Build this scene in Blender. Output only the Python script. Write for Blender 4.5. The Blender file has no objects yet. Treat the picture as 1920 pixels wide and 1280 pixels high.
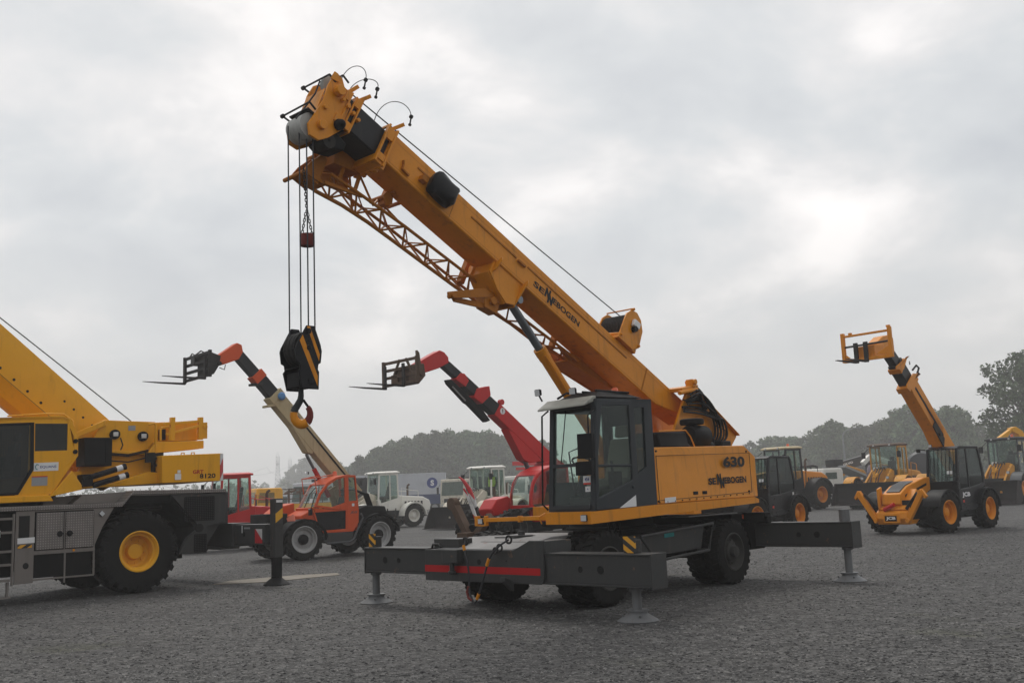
import bpy, bmesh, math, random
import numpy as np
from mathutils import Vector, Matrix
PI = math.pi
R = math.radians
scene = bpy.context.scene
C = scene.collection

# ---------------------------------------------------------------- camera
EYE = 1.6
cam_data = bpy.data.cameras.new("camera")
cam = bpy.data.objects.new("camera", cam_data)
C.objects.link(cam)
scene.camera = cam
cam_data.sensor_width = 36.0
cam_data.lens = 36.0 * 1850.0 / 1920.0
cam_data.clip_start = 0.1
cam_data.clip_end = 6000
_roll = R(2.4)
_pitch = math.atan((924.0 - 640.0) * math.cos(_roll) / 1850.0)
cam.matrix_world = (Matrix.Translation((0, 0, EYE)) @ Matrix.Rotation(R(90) + _pitch, 4, 'X')
                    @ Matrix.Rotation(-_roll, 4, 'Z'))

# ---------------------------------------------------------------- world, sun, exposure
SUN_EL, SUN_AZ = R(50), R(350)
world = bpy.data.worlds.new("World")
scene.world = world
world.use_nodes = True
wn, wl = world.node_tree.nodes, world.node_tree.links
wn.clear()
def wnode(t, **kw):
    n = wn.new(t)
    for k, v in kw.items():
        setattr(n, k, v)
    return n
out = wnode('ShaderNodeOutputWorld')
bg = wnode('ShaderNodeBackground')
bg.inputs['Strength'].default_value = 0.1
sky = wnode('ShaderNodeTexSky', sky_type='NISHITA', sun_disc=False)
sky.sun_elevation = SUN_EL
sky.sun_rotation = SUN_AZ
sky.air_density = 1.0
sky.dust_density = 3.0
tc = wnode('ShaderNodeTexCoord')
sep = wnode('ShaderNodeSeparateXYZ')
wl.new(tc.outputs['Generated'], sep.inputs[0])
def wmath(op, a, b=None, clamp=False):
    n = wnode('ShaderNodeMath', operation=op)
    n.use_clamp = clamp
    for i, x in enumerate((a, b)):
        if x is None: continue
        if isinstance(x, (int, float)): n.inputs[i].default_value = x
        else: wl.new(x, n.inputs[i])
    return n.outputs[0]
zc = wmath('MAXIMUM', sep.outputs['Z'], 0.0)
den = wmath('ADD', zc, 0.42)
px_ = wmath('DIVIDE', sep.outputs['X'], den)
py_ = wmath('DIVIDE', sep.outputs['Y'], den)
comb = wnode('ShaderNodeCombineXYZ')
wl.new(px_, comb.inputs[0]); wl.new(py_, comb.inputs[1])
n1 = wnode('ShaderNodeTexNoise')
n1.inputs['Scale'].default_value = 3.3
n1.inputs['Detail'].default_value = 7.0
n1.inputs['Roughness'].default_value = 0.52
n1.inputs['Distortion'].default_value = 0.25
mapn = wnode('ShaderNodeMapping')
mapn.inputs['Location'].default_value = (3.1, 0.55, 0.0)
wl.new(comb.outputs[0], mapn.inputs[0]); wl.new(mapn.outputs[0], n1.inputs['Vector'])
ramp = wnode('ShaderNodeValToRGB')
cr = ramp.color_ramp
cr.elements[0].position = 0.28; cr.elements[0].color = (0.52, 0.545, 0.575, 1)
cr.elements[1].position = 0.72; cr.elements[1].color = (1.04, 1.0, 0.975, 1)
e = cr.elements.new(0.46); e.color = (0.63, 0.65, 0.665, 1)
e = cr.elements.new(0.56); e.color = (0.74, 0.735, 0.735, 1)
wl.new(n1.outputs['Fac'], ramp.inputs[0])
# towards the horizon the cloud breaks up into an even pale murk
hz = wnode('ShaderNodeMapRange')
hz.inputs['From Min'].default_value = 0.0
hz.inputs['From Max'].default_value = 0.26
wl.new(zc, hz.inputs['Value'])
murk = wnode('ShaderNodeMix', data_type='RGBA')
murk.inputs['A'].default_value = (0.59, 0.59, 0.588, 1)
wl.new(hz.outputs[0], murk.inputs['Factor']); wl.new(ramp.outputs[0], murk.inputs['B'])
# an overcast sky is brighter overhead
up = wnode('ShaderNodeMapRange')
up.inputs['From Min'].default_value = 0.45
up.inputs['From Max'].default_value = 1.0
up.inputs['To Min'].default_value = 11.7
up.inputs['To Max'].default_value = 15.0
wl.new(zc, up.inputs['Value'])
vm = wnode('ShaderNodeVectorMath', operation='SCALE')
# the cloud is thinner, so brighter, on the sun's side of the sky
side = wnode('ShaderNodeMapRange'); side.inputs['From Min'].default_value = -0.8; side.inputs['From Max'].default_value = 0.2; side.inputs['To Min'].default_value = 0.72
wl.new(sep.outputs['Y'], side.inputs['Value'])
wl.new(murk.outputs['Result'], vm.inputs[0]); wl.new(wmath('MULTIPLY', up.outputs[0], side.outputs[0]), vm.inputs['Scale'])
mixs = wnode('ShaderNodeMix', data_type='RGBA')
mixs.inputs['Factor'].default_value = 0.93
wl.new(sky.outputs[0], mixs.inputs['A']); wl.new(vm.outputs[0], mixs.inputs['B'])
wl.new(mixs.outputs['Result'], bg.inputs['Color'])
wl.new(bg.outputs[0], out.inputs['Surface'])

sun_d = bpy.data.lights.new("sun", 'SUN')
sun_d.energy = 1.3
sun_d.angle = R(18)
sun_d.color = (1.0, 0.96, 0.9)
sun = bpy.data.objects.new("sun", sun_d)
C.objects.link(sun)
sun.location = (30, -20, 60)
# Nishita rotation is measured clockwise from +Y
_sd = Vector((math.sin(SUN_AZ) * math.cos(SUN_EL), math.cos(SUN_AZ) * math.cos(SUN_EL), math.sin(SUN_EL)))
sun.rotation_euler = _sd.to_track_quat('Z', 'Y').to_euler()
scene.view_settings.view_transform = 'Standard'
scene.view_settings.look = 'None'
scene.view_settings.exposure = 0.0
scene.view_settings.gamma = 1.0
scene.cycles.max_bounces = 8
scene.cycles.transparent_max_bounces = 24
scene.cycles.volume_bounces = 2

# ---------------------------------------------------------------- mesh helpers
class MB:
    WARP = None      # optional shape fit applied to authored points
    def __init__(s, T=None):
        s.v = []; s.f = []; s.T = T or Matrix()
    def add(s, verts, faces):
        o = len(s.v)
        T = s.T; W = MB.WARP
        s.v += [tuple(T @ Vector(p)) for p in verts] if W is None else [W(T @ Vector(p)) for p in verts]
        s.f += [tuple(i + o for i in f) for f in faces]
        return s
    def box(s, x0, x1, y0, y1, z0, z1):
        return s.add([(x0,y0,z0),(x1,y0,z0),(x1,y1,z0),(x0,y1,z0),(x0,y0,z1),(x1,y0,z1),(x1,y1,z1),(x0,y1,z1)],
                     [(0,3,2,1),(4,5,6,7),(0,1,5,4),(1,2,6,5),(2,3,7,6),(3,0,4,7)])
    def prism(s, pts, a, b, ax='y'):
        n = len(pts)
        if ax == 'y': f = lambda p, t: (p[0], t, p[1])
        elif ax == 'x': f = lambda p, t: (t, p[0], p[1])
        else: f = lambda p, t: (p[0], p[1], t)
        vs = [f(p, a) for p in pts] + [f(p, b) for p in pts]
        fs = [tuple(range(n)), tuple(range(2*n-1, n-1, -1))]
        fs += [(i, (i+1) % n, n+(i+1) % n, n+i) for i in range(n)]
        return s.add(vs, fs)
    def loft(s, rings, caps=True):
        n = len(rings[0]); vs = [p for r in rings for p in r]; fs = []
        for k in range(len(rings)-1):
            for i in range(n):
                fs.append((k*n+i, k*n+(i+1) % n, (k+1)*n+(i+1) % n, (k+1)*n+i))
        if caps:
            fs.append(tuple(range(n-1, -1, -1)))
            fs.append(tuple(range((len(rings)-1)*n, len(rings)*n)))
        return s.add(vs, fs)
    def tube(s, pts, r, n=8, closed=False):
        P = [Vector(p) for p in pts]; m = len(P); rings = []
        up = None
        for i in range(m):
            if closed: d = P[(i+1) % m] - P[i-1]
            else: d = P[min(i+1, m-1)] - P[max(i-1, 0)]
            d.normalize()
            if up is None:
                up = Vector((0,0,1)) if abs(d.z) < 0.9 else Vector((1,0,0))
            a = d.cross(up)
            if a.length < 1e-4: a = d.orthogonal()
            a.normalize(); b = a.cross(d).normalized(); up = b
            rr = r[i] if isinstance(r, (list, tuple)) else r
            rings.append([P[i] + (a*math.cos(t) + b*math.sin(t))*rr for t in (2*PI*k/n + PI/n for k in range(n))])
        if closed:
            s.loft(rings + [rings[0]], caps=False)
        else:
            s.loft(rings)
        return s
    def cyl(s, p0, p1, r0, r1=None, n=24):
        return s.tube([p0, p1], [r0, r0 if r1 is None else r1], n)
    def beam(s, p0, p1, w, h, w1=None, h1=None, side=(0,1,0)):
        p0, p1 = Vector(p0), Vector(p1); d = (p1-p0).normalized()
        a = Vector(side); a = a - d*a.dot(d)
        if a.length < 1e-3: a = d.orthogonal()
        a.normalize(); b = d.cross(a)
        w1 = w if w1 is None else w1; h1 = h if h1 is None else h1
        r = lambda p, ww, hh: [p+a*ww/2+b*hh/2, p-a*ww/2+b*hh/2, p-a*ww/2-b*hh/2, p+a*ww/2-b*hh/2]
        return s.loft([r(p0, w, h), r(p1, w1, h1)])
    def lathe(s, prof, o=(0,0,0), axis='y', n=32, closed=False):
        rings = []
        for k in range(n):
            t = 2*PI*k/n; c, q = math.cos(t), math.sin(t); ring = []
            for (r, h) in prof:
                if axis == 'y': ring.append((o[0]+r*c, o[1]+h, o[2]+r*q))
                elif axis == 'z': ring.append((o[0]+r*c, o[1]+r*q, o[2]+h))
                else: ring.append((o[0]+h, o[1]+r*c, o[2]+r*q))
            rings.append(ring)
        m = len(prof); vs = [p for r in rings for p in r]; fs = []
        for k in range(n):
            k2 = (k+1) % n
            for i in range(m - (0 if closed else 1)):
                j = (i+1) % m
                fs.append((k*m+i, k*m+j, k2*m+j, k2*m+i))
        return s.add(vs, fs)
    def grid(s, x0, x1, z0, z1, nx, nz, y, w, d):
        for i in range(nx+1):
            x = x0+(x1-x0)*i/nx; s.box(x-w/2, x+w/2, y-d/2, y+d/2, z0, z1)
        for k in range(nz+1):
            z = z0+(z1-z0)*k/nz; s.box(x0, x1, y-d/2-.001, y+d/2+.001, z-w/2, z+w/2)
        return s
    def mesh(s, name, mat, ang=35):
        me = bpy.data.meshes.new(name)
        me.from_pydata(s.v, [], s.f)
        bm = bmesh.new(); bm.from_mesh(me)
        bmesh.ops.remove_doubles(bm, verts=bm.verts, dist=1e-5)
        bmesh.ops.recalc_face_normals(bm, faces=bm.faces)
        bm.to_mesh(me); bm.free()
        me.polygons.foreach_set('use_smooth', [True]*len(me.polygons))
        me.set_sharp_from_angle(angle=R(ang))
        me.materials.append(mat)
        return me
    def build(s, name, mat, parent=None, bevel=0.0, ang=35, loc=None, label=None):
        return link(name, s.mesh(name, mat, ang), parent, bevel, loc, label)

def link(name, me, parent=None, bevel=0.0, loc=None, label=None):
    o = bpy.data.objects.new(name, me)
    C.objects.link(o)
    if parent is not None: o.parent = parent
    if loc is not None: o.location = loc
    if bevel:
        b = o.modifiers.new('bevel', 'BEVEL')
        b.width = bevel; b.segments = 2; b.limit_method = 'ANGLE'; b.angle_limit = R(40)
        b.harden_normals = False
    if label: o['label'] = label
    return o
def tag(o, label, cat, group=None):
    o['label'] = label; o['category'] = cat
    if group: o['group'] = group
    return o
def thing(name, label, cat, loc=(0,0,0), deg=0.0, group=None):
    o = bpy.data.objects.new(name, None); C.objects.link(o)
    o.empty_display_size = 0.3
    o.location = (loc[0], loc[1], loc[2] if len(loc) > 2 else 0.0)
    o.rotation_euler = (0, 0, R(deg))
    return tag(o, label, cat, group)
def copy_tree(o, parent=None):
    c = o.copy(); C.objects.link(c)
    if parent is not None: c.parent = parent
    for ch in list(o.children): copy_tree(ch, c)
    return c
def ground_at(px, depth):      # ground point at a bearing (photo column) and a depth
    return (px - 960.0) / 1850.0 * depth, depth

def text_mesh(body, w, h, bold=0.0, depth=0.003, shear=0.0):
    cu = bpy.data.curves.new('lettering', 'FONT')
    cu.body = body; cu.size = 1.0; cu.offset = bold; cu.extrude = 0.0; cu.shear = shear
    cu.resolution_u = 3
    o = bpy.data.objects.new('lettering', cu); C.objects.link(o)
    bpy.context.view_layer.update()
    me = bpy.data.meshes.new_from_object(o.evaluated_get(bpy.context.evaluated_depsgraph_get()))
    bpy.data.objects.remove(o); bpy.data.curves.remove(cu)
    vs = np.array([v.co[:] for v in me.vertices]); lo, hi = vs.min(0), vs.max(0)
    vs[:, 0] = (vs[:, 0]-lo[0])/(hi[0]-lo[0])*w
    vs[:, 1] = (vs[:, 1]-lo[1])/(hi[1]-lo[1])*h
    fs = [tuple(p.vertices) for p in me.polygons]
    bpy.data.meshes.remove(me)
    return vs, fs
def add_text(mb, body, o, u, v, w, h, bold=0.02, shear=0.0):
    vs, fs = text_mesh(body, w, h, bold, shear=shear)
    o, u, v = Vector(o), Vector(u).normalized(), Vector(v).normalized()
    mb.add([o+u*p[0]+v*p[1] for p in vs], fs)
    return mb

# ---------------------------------------------------------------- materials
MATS = {}
def newmat(name):
    m = bpy.data.materials.new(name); m.use_nodes = True
    nt = m.node_tree; nt.nodes.clear()
    o = nt.nodes.new('ShaderNodeOutputMaterial')
    MATS[name] = m
    return m, nt, o
def N(nt, t, **kw):
    n = nt.nodes.new(t)
    for k, v in kw.items(): setattr(n, k, v)
    return n
def noise(nt, vec, scale, detail=4, rough=.55, dist=0.0):
    n = N(nt, 'ShaderNodeTexNoise')
    n.inputs['Scale'].default_value = scale; n.inputs['Detail'].default_value = detail
    n.inputs['Roughness'].default_value = rough; n.inputs['Distortion'].default_value = dist
    nt.links.new(vec, n.inputs['Vector'])
    return n
def rng(nt, val, a, b, c=0.0, d=1.0):
    n = N(nt, 'ShaderNodeMapRange')
    n.inputs['From Min'].default_value = a; n.inputs['From Max'].default_value = b
    n.inputs['To Min'].default_value = c; n.inputs['To Max'].default_value = d
    nt.links.new(val, n.inputs['Value'])
    return n.outputs[0]
def mixc(nt, f, a, b):
    n = N(nt, 'ShaderNodeMix', data_type='RGBA')
    for k, x in (('Factor', f), ('A', a), ('B', b)):
        if isinstance(x, (int, float)): n.inputs[k].default_value = x
        elif isinstance(x, tuple): n.inputs[k].default_value = (*x[:3], 1)
        else: nt.links.new(x, n.inputs[k])
    return n.outputs['Result']
def paint(name, col, rough=0.45, dirt=0.35, dcol=(0.05, 0.042, 0.035), metal=0.0, spec=0.22, scale=1.0, bump=0.15, chip=0.0, ccol=(0.06, 0.035, 0.02)):
    m, nt, o = newmat(name)
    b = N(nt, 'ShaderNodeBsdfPrincipled')
    t = N(nt, 'ShaderNodeTexCoord').outputs['Object']
    big = noise(nt, t, 1.3*scale, 5, .6)
    st = N(nt, 'ShaderNodeMapping'); st.inputs['Scale'].default_value = (9*scale, 9*scale, .9*scale)
    nt.links.new(t, st.inputs[0])
    streak = noise(nt, st.outputs[0], 1.0, 4, .6)
    fine = noise(nt, t, 38*scale, 5, .65)
    f1 = rng(nt, big.outputs['Fac'], .48, .75, 0, dirt)
    f2 = rng(nt, streak.outputs['Fac'], .55, .8, 0, dirt*.8)
    c = mixc(nt, f1, col, tuple(x*.72+d*.28 for x, d in zip(col, dcol)))
    c = mixc(nt, f2, c, dcol)
    f3 = rng(nt, fine.outputs['Fac'], .5, .8, 0, dirt*.5)
    c = mixc(nt, f3, c, tuple(x*.6 for x in col))
    if chip:
        ch = noise(nt, t, 7*scale, 8, .7)
        c = mixc(nt, rng(nt, ch.outputs['Fac'], .64-.1*chip, .68-.1*chip, 0, 1), c, ccol)
    nt.links.new(c, b.inputs['Base Color'])
    nt.links.new(rng(nt, big.outputs['Fac'], .3, .7, rough*.8, min(1, rough*1.3)), b.inputs['Roughness'])
    b.inputs['Metallic'].default_value = metal
    b.inputs['Specular IOR Level'].default_value = spec
    if bump:
        bp = N(nt, 'ShaderNodeBump'); bp.inputs['Strength'].default_value = bump; bp.inputs['Distance'].default_value = .004
        nt.links.new(fine.outputs['Fac'], bp.inputs['Height']); nt.links.new(bp.outputs[0], b.inputs['Normal'])
    nt.links.new(b.outputs[0], o.inputs[0])
    return m
def glassmat(name, tint, refl=1.0):
    m, nt, o = newmat(name)
    tr = N(nt, 'ShaderNodeBsdfTransparent'); tr.inputs[0].default_value = (*tint, 1)
    g = N(nt, 'ShaderNodeBsdfGlossy'); g.inputs['Roughness'].default_value = .03
    g.inputs['Color'].default_value = (.9, .95, .95, 1)
    lw = N(nt, 'ShaderNodeLayerWeight'); lw.inputs['Blend'].default_value = .5
    p5 = N(nt, 'ShaderNodeMath', operation='POWER'); nt.links.new(lw.outputs['Facing'], p5.inputs[0]); p5.inputs[1].default_value = 4.5
    fr = N(nt, 'ShaderNodeMath', operation='MULTIPLY_ADD'); nt.links.new(p5.outputs[0], fr.inputs[0]); fr.inputs[1].default_value = .55; fr.inputs[2].default_value = .028
    t = N(nt, 'ShaderNodeTexCoord').outputs['Object']
    d = N(nt, 'ShaderNodeBsdfDiffuse'); d.inputs[0].default_value = (.22, .22, .2, 1)
    du = noise(nt, t, 2.5, 6, .7)
    mx = N(nt, 'ShaderNodeMixShader'); nt.links.new(fr.outputs[0], mx.inputs[0])
    nt.links.new(tr.outputs[0], mx.inputs[1]); nt.links.new(g.outputs[0], mx.inputs[2])
    m2 = N(nt, 'ShaderNodeMixShader')
    nt.links.new(rng(nt, du.outputs['Fac'], .45, .85, .0, .05), m2.inputs[0])
    nt.links.new(mx.outputs[0], m2.inputs[1]); nt.links.new(d.outputs[0], m2.inputs[2])
    nt.links.new(m2.outputs[0], o.inputs[0])
    return m
def checker(name, col):
    m, nt, o = newmat(name)
    b = N(nt, 'ShaderNodeBsdfPrincipled')
    t = N(nt, 'ShaderNodeTexCoord').outputs['Object']
    sp = N(nt, 'ShaderNodeSeparateXYZ'); nt.links.new(t, sp.inputs[0])
    def mth(op, a, bb=None):
        n = N(nt, 'ShaderNodeMath', operation=op)
        for i, x in enumerate((a, bb)):
            if x is None: continue
            if isinstance(x, (int, float)): n.inputs[i].default_value = x
            else: nt.links.new(x, n.inputs[i])
        return n.outputs[0]
    k = 2*PI/.062
    yz = mth('ADD', sp.outputs['Z'], sp.outputs['Y'])
    w = mth('MULTIPLY', mth('SINE', mth('MULTIPLY', mth('ADD', sp.outputs['X'], yz), k*.7)), mth('SINE', mth('MULTIPLY', mth('SUBTRACT', sp.outputs['X'], yz), k*.7)))
    f = rng(nt, w, .35, .6, 0, 1)
    big = noise(nt, t, 2.5, 6, .65)
    c = mixc(nt, f, col, tuple(min(1, x*1.9) for x in col))
    c = mixc(nt, rng(nt, big.outputs['Fac'], .4, .8, 0, .6), c, tuple(x*.5 for x in col))
    nt.links.new(c, b.inputs['Base Color'])
    b.inputs['Metallic'].default_value = .25; b.inputs['Roughness'].default_value = .5
    bp = N(nt, 'ShaderNodeBump'); bp.inputs['Distance'].default_value = .004; bp.inputs['Strength'].default_value = .8
    nt.links.new(f, bp.inputs['Height']); nt.links.new(bp.outputs[0], b.inputs['Normal'])
    nt.links.new(b.outputs[0], o.inputs[0])
    return m

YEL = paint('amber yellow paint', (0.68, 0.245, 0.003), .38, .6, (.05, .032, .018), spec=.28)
YELD = paint('shade-darkened amber yellow paint', (0.40, 0.135, 0.004), .5, .6, (.09, .04, .02))  # crane amber darkened so the jib looks shaded; also on rails and seams
YELR = paint('chrome yellow paint', (0.78, 0.365, 0.004), .36, .35, (.06, .04, .02), spec=.28)
YELJ = paint('orange yellow paint', (0.72, 0.25, 0.003), .4, .5, (.05, .035, .02))
YELO = paint('old yellow paint', (0.62, 0.27, 0.012), .55, .7, (.06, .04, .025), chip=.4)
ORA = paint('orange red paint', (0.62, 0.085, 0.018), .42, .28)
ORANGE = paint('loader orange paint', (0.76, 0.26, 0.004), .42, .3)
REDP = paint('red paint', (0.50, 0.010, 0.010), .36, .3, spec=.3)
REDD = paint('rusty red weight paint', (0.16, 0.025, 0.02), .6, .6)
STRIPE = paint('red stripe paint', (0.42, 0.008, 0.01), .45, .3)
CREAM = paint('cream beige paint', (0.48, 0.39, 0.23), .5, .5)
WHITE = paint('white paint', (0.74, 0.72, 0.66), .45, .4, (.12, .09, .05))
WHITED = paint('weathered white paint', (0.62, 0.57, 0.46), .55, .8, (.14, .09, .05), chip=.35, ccol=(.2, .1, .05))
WHITEB = paint('trailer white', (0.50, 0.515, 0.545), .5, .3)
NAVY = paint('navy paint', (0.03, 0.05, 0.13), .5, .3)
CHASS = paint('charcoal chassis paint', (0.046, 0.0465, 0.0465), .5, .6, (.085, .075, .065), chip=.12, ccol=(.11, .075, .055))
CHASSD = paint('dirty chassis black', (0.009, 0.009, 0.009), .7, .45, (.025, .022, .02), spec=.1)
CHTOP = paint('worn grey top plate', (0.20, 0.197, 0.195), .55, .8, (.09, .075, .068), chip=.15, ccol=(.16, .035, .04))
CAB = paint('cab slate grey', (0.034, 0.039, 0.044), .5, .35, (.065, .06, .055), spec=.18)
GREYC = paint('loader cab grey', (0.075, 0.08, 0.085), .5, .4)
VISOR = paint('pale roof visor', (0.33, 0.33, 0.29), .5, .6)
BLK = paint('black plastic', (0.007, 0.007, 0.008), .55, .25, (.018, .018, .017), spec=.14)
BLKG = paint('gloss black paint', (0.006, 0.006, 0.008), .3, .2, (.018, .018, .017), spec=.18)
SLEEVE = paint('inner boom dark steel', (0.010, 0.0105, 0.013), .34, .5, (.05, .047, .044), scale=1.6)
STEEL = paint('bare steel', (0.30, 0.30, 0.30), .4, .5, (.1, .07, .05), metal=.7)
CHROME = paint('chrome rod', (0.17, 0.19, 0.21), .28, .25, metal=.8)
GALV = paint('grey pad steel', (0.17, 0.175, 0.18), .55, .7, (.07, .055, .04), metal=.2)
ALU = paint('brushed panel grey', (0.19, 0.172, 0.158), .5, .5, (.09, .075, .065), metal=.2)
RUST = paint('rusty steel', (0.10, 0.065, 0.045), .75, .9, (.05, .03, .02))
BUCKET = paint('worn bucket steel', (0.018, 0.014, 0.014), .6, .8, (.05, .028, .02))
FORK = paint('fork steel', (0.022, 0.021, 0.02), .6, .6, (.06, .045, .035))
RUB = paint('tyre rubber', (0.011, 0.0105, 0.010), .85, .5, (.035, .031, .027), spec=.15, scale=2)
RUBN = paint('new tyre rubber', (0.010, 0.010, 0.010), .8, .3, (.025, .023, .02), spec=.15)
HOSE = paint('black hose rubber', (0.012, 0.012, 0.012), .45, .2)
ROPE = paint('steel rope', (0.045, 0.045, 0.05), .5, .3, metal=.3)
NYLON = paint('white nylon sheave', (0.40, 0.40, 0.38), .5, .5, (.2, .18, .15))
GREYR = paint('silver rim', (0.42, 0.42, 0.42), .5, .6, (.1, .09, .08), metal=.2)
SEATM = paint('seat fabric', (0.05, 0.05, 0.05), .9, .3)
BEIGE = paint('beige seat cover', (0.30, 0.27, 0.20), .9, .3)
STICK = paint('white sticker', (0.72, 0.72, 0.72), .5, .15)
STICKR = paint('red sticker', (0.6, 0.05, 0.03), .5, .1)
INK = paint('black lettering', (0.010, 0.010, 0.010), .5, .05, bump=0)
INKR = paint('red lettering', (0.40, 0.01, 0.01), .5, .05, bump=0)
INKW = paint('white lettering', (0.75, 0.75, 0.75), .5, .05, bump=0)
INKB = paint('blue lettering', (0.03, 0.05, 0.22), .5, .05, bump=0)
TEAL = paint('teal tag', (0.02, 0.20, 0.20), .5, .2)
BLUEC = paint('blue cap', (0.10, 0.25, 0.50), .5, .2)
AMBER = paint('amber beacon lens', (0.75, 0.12, 0.03), .25, .05, spec=.6)
LAMP = paint('lamp lens', (0.55, 0.57, 0.58), .15, .1, spec=.7)
PINKP = paint('faded orange reflector', (0.80, 0.24, 0.16), .5, .1)
HIVIS = paint('yellow safety vest', (0.45, 0.60, 0.03), .8, .1)
CLOTH = paint('dark work clothing', (0.02, 0.022, 0.03), .9, .2)
SKIN = paint('skin', (0.42, 0.24, 0.17), .6, .05)
BARK = paint('bark', (0.055, 0.045, 0.036), .9, .5)
CONC = paint('concrete slab', (0.24, 0.215, 0.18), .85, .6, (.1, .09, .07), scale=2)
POLE = paint('galvanised pole', (0.30, 0.31, 0.32), .5, .3)
GLASS = glassmat('cab glass', (.83, .89, .86))
GLASSD = glassmat('dark tinted glass', (.58, .65, .63))
GLASSK = glassmat('dark cab glass', (.30, .34, .33))
CHECK = checker('checker plate aluminium', (0.17, 0.155, 0.145))

def hazard(name, a, b, k, deg=45.0):    # diagonal warning stripes in the local x-z / y-z plane
    m, nt, o = newmat(name)
    bs = N(nt, 'ShaderNodeBsdfPrincipled')
    t = N(nt, 'ShaderNodeTexCoord').outputs['Object']
    sp = N(nt, 'ShaderNodeSeparateXYZ'); nt.links.new(t, sp.inputs[0])
    def mth(op, x, y):
        n = N(nt, 'ShaderNodeMath', operation=op)
        for i, q in enumerate((x, y)):
            if isinstance(q, (int, float)): n.inputs[i].default_value = q
            else: nt.links.new(q, n.inputs[i])
        return n.outputs[0]
    s = mth('ADD', mth('ADD', mth('MULTIPLY', sp.outputs['X'], math.sin(R(deg))), mth('MULTIPLY', sp.outputs['Y'], math.sin(R(deg)))), mth('MULTIPLY', sp.outputs['Z'], math.cos(R(deg))))
    f = mth('GREATER_THAN', mth('PINGPONG', s, k), k/2)
    big = noise(nt, t, 6, 5, .6)
    c = mixc(nt, f, a, b)
    c = mixc(nt, rng(nt, big.outputs['Fac'], .5, .8, 0, .5), c, (.05, .045, .04))
    nt.links.new(c, bs.inputs['Base Color']); bs.inputs['Roughness'].default_value = .5
    nt.links.new(bs.outputs[0], o.inputs[0])
    return m
HAZY = hazard('yellow black warning stripes', (0.70, 0.33, 0.01), (0.02, 0.02, 0.02), .055, 35)
HAZY2 = hazard('broad yellow black warning stripes', (0.70, 0.36, 0.01), (0.03, 0.033, 0.035), .15, 35)
HAZR = hazard('red white warning stripes', (0.50, 0.012, 0.02), (0.6, 0.6, 0.6), .22, 40)

# ---------------------------------------------------------------- shared machine parts
_ty = {}
def tyre_mesh(Rr, W, r, nl, lug, mat, skew=.55):
    key = (Rr, W, r, nl, lug, mat.name)
    if key in _ty: return _ty[key]
    mb = MB(); h = W/2; B = Rr-lug
    mb.lathe([(r, -h*.72), (r+.03*Rr, -h*.86), (r+(B-r)*.5, -h), (B-.06*Rr, -h*.97), (B, -h*.80), (B+.004, 0),
              (B, h*.80), (B-.06*Rr, h*.97), (r+(B-r)*.5, h), (r+.03*Rr, h*.86), (r, h*.72)], n=56)
    for i in range(nl):
        for sgn in (-1, 1):
            t0 = 2*PI*(i+(0.25 if sgn > 0 else -.25))/nl; da = 2*PI/nl*.27
            t1 = t0 + skew*2*PI/nl
            def pt(rad, a, y): return (rad*math.cos(a), y*sgn, rad*math.sin(a))
            rings = []
            for (y, a, ro, ri) in ((h*.03, t0, Rr, B-.02), (h*.55, (t0+t1)/2, Rr, B-.02), (h*.93, t1, Rr-.018*Rr, B-.05*Rr), (h*1.02, t1, B-.10*Rr, B-.14*Rr)):
                rings.append([pt(ri, a-da, y), pt(ro, a-da*.85, y), pt(ro, a+da*.85, y), pt(ri, a+da, y)])
            mb.loft(rings)
    _ty[key] = mb.mesh('wheel', mat, 30)
    return _ty[key]
_rm = {}
def rim_mesh(r, W, mat, style='dish', depth=.5):
    key = (r, W, mat.name, style, depth)
    if key in _rm: return _rm[key]
    mb = MB(); h = W/2
    f = h*.86
    if style == 'dish':
        d = f - W*depth
        mb.lathe([(r*1.10, f-.01), (r*1.12, f+.015), (r*1.06, f+.02), (r*.98, f-.02), (r*.95, f-.06), (r*.86, f-.07), (r*.82, d+.02), (r*.74, d), (r*.48, d), (r*.45, d+.05), (r*.40, d+.09), (r*.20, d+.10), (.001, d+.105)], n=40)
        for k in range(10):
            a = 2*PI*k/10
            mb.cyl((r*.62*math.cos(a), d, r*.62*math.sin(a)), (r*.62*math.cos(a), d+.03, r*.62*math.sin(a)), r*.05, n=6)
    else:   # shallow rim with a big hub
        d = f - W*depth
        mb.lathe([(r*1.10, f-.01), (r*1.12, f+.015), (r*1.05, f+.02), (r*.97, f-.03), (r*.93, d+.03), (r*.82, d), (r*.60, d+.01), (r*.56, d+.06), (r*.36, d+.07), (r*.33, d+.14), (.001, d+.15)], n=40)
        for k in range(12):
            a = 2*PI*k/12
            mb.cyl((r*.70*math.cos(a), d, r*.70*math.sin(a)), (r*.70*math.cos(a), d+.035, r*.70*math.sin(a)), r*.055, n=6)
    mb.lathe([(r*.9, -h*.75), (r*1.1, -h*.84), (r*.9, -h*.6), (.02, -h*.3)], n=28)
    _rm[key] = mb.mesh('rim', mat, 30)
    return _rm[key]
def wheel(t, x, y, Rr, W, r, rim_mat, side=1, nl=22, lug=.035, style='dish', depth=.45, steer=0.0, mat=None, hub=None, skew=.55):
    o = link('wheel', tyre_mesh(Rr, W, r, nl, lug, mat or RUB, skew), t, loc=(x, y, Rr))
    o.rotation_euler = (0, random.uniform(0, 1), (0 if side > 0 else PI) + R(steer))
    rm = link('rim', rim_mesh(r, W, rim_mat, style, depth), o)
    if hub:
        mb = MB(); d = W/2*.86 - W*depth
        mb.lathe([(r*.47, d+.012), (r*.42, d+.11), (r*.18, d+.13), (.001, d+.13)], n=20)
        mb.build('hub', hub, o)
    return o
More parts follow.
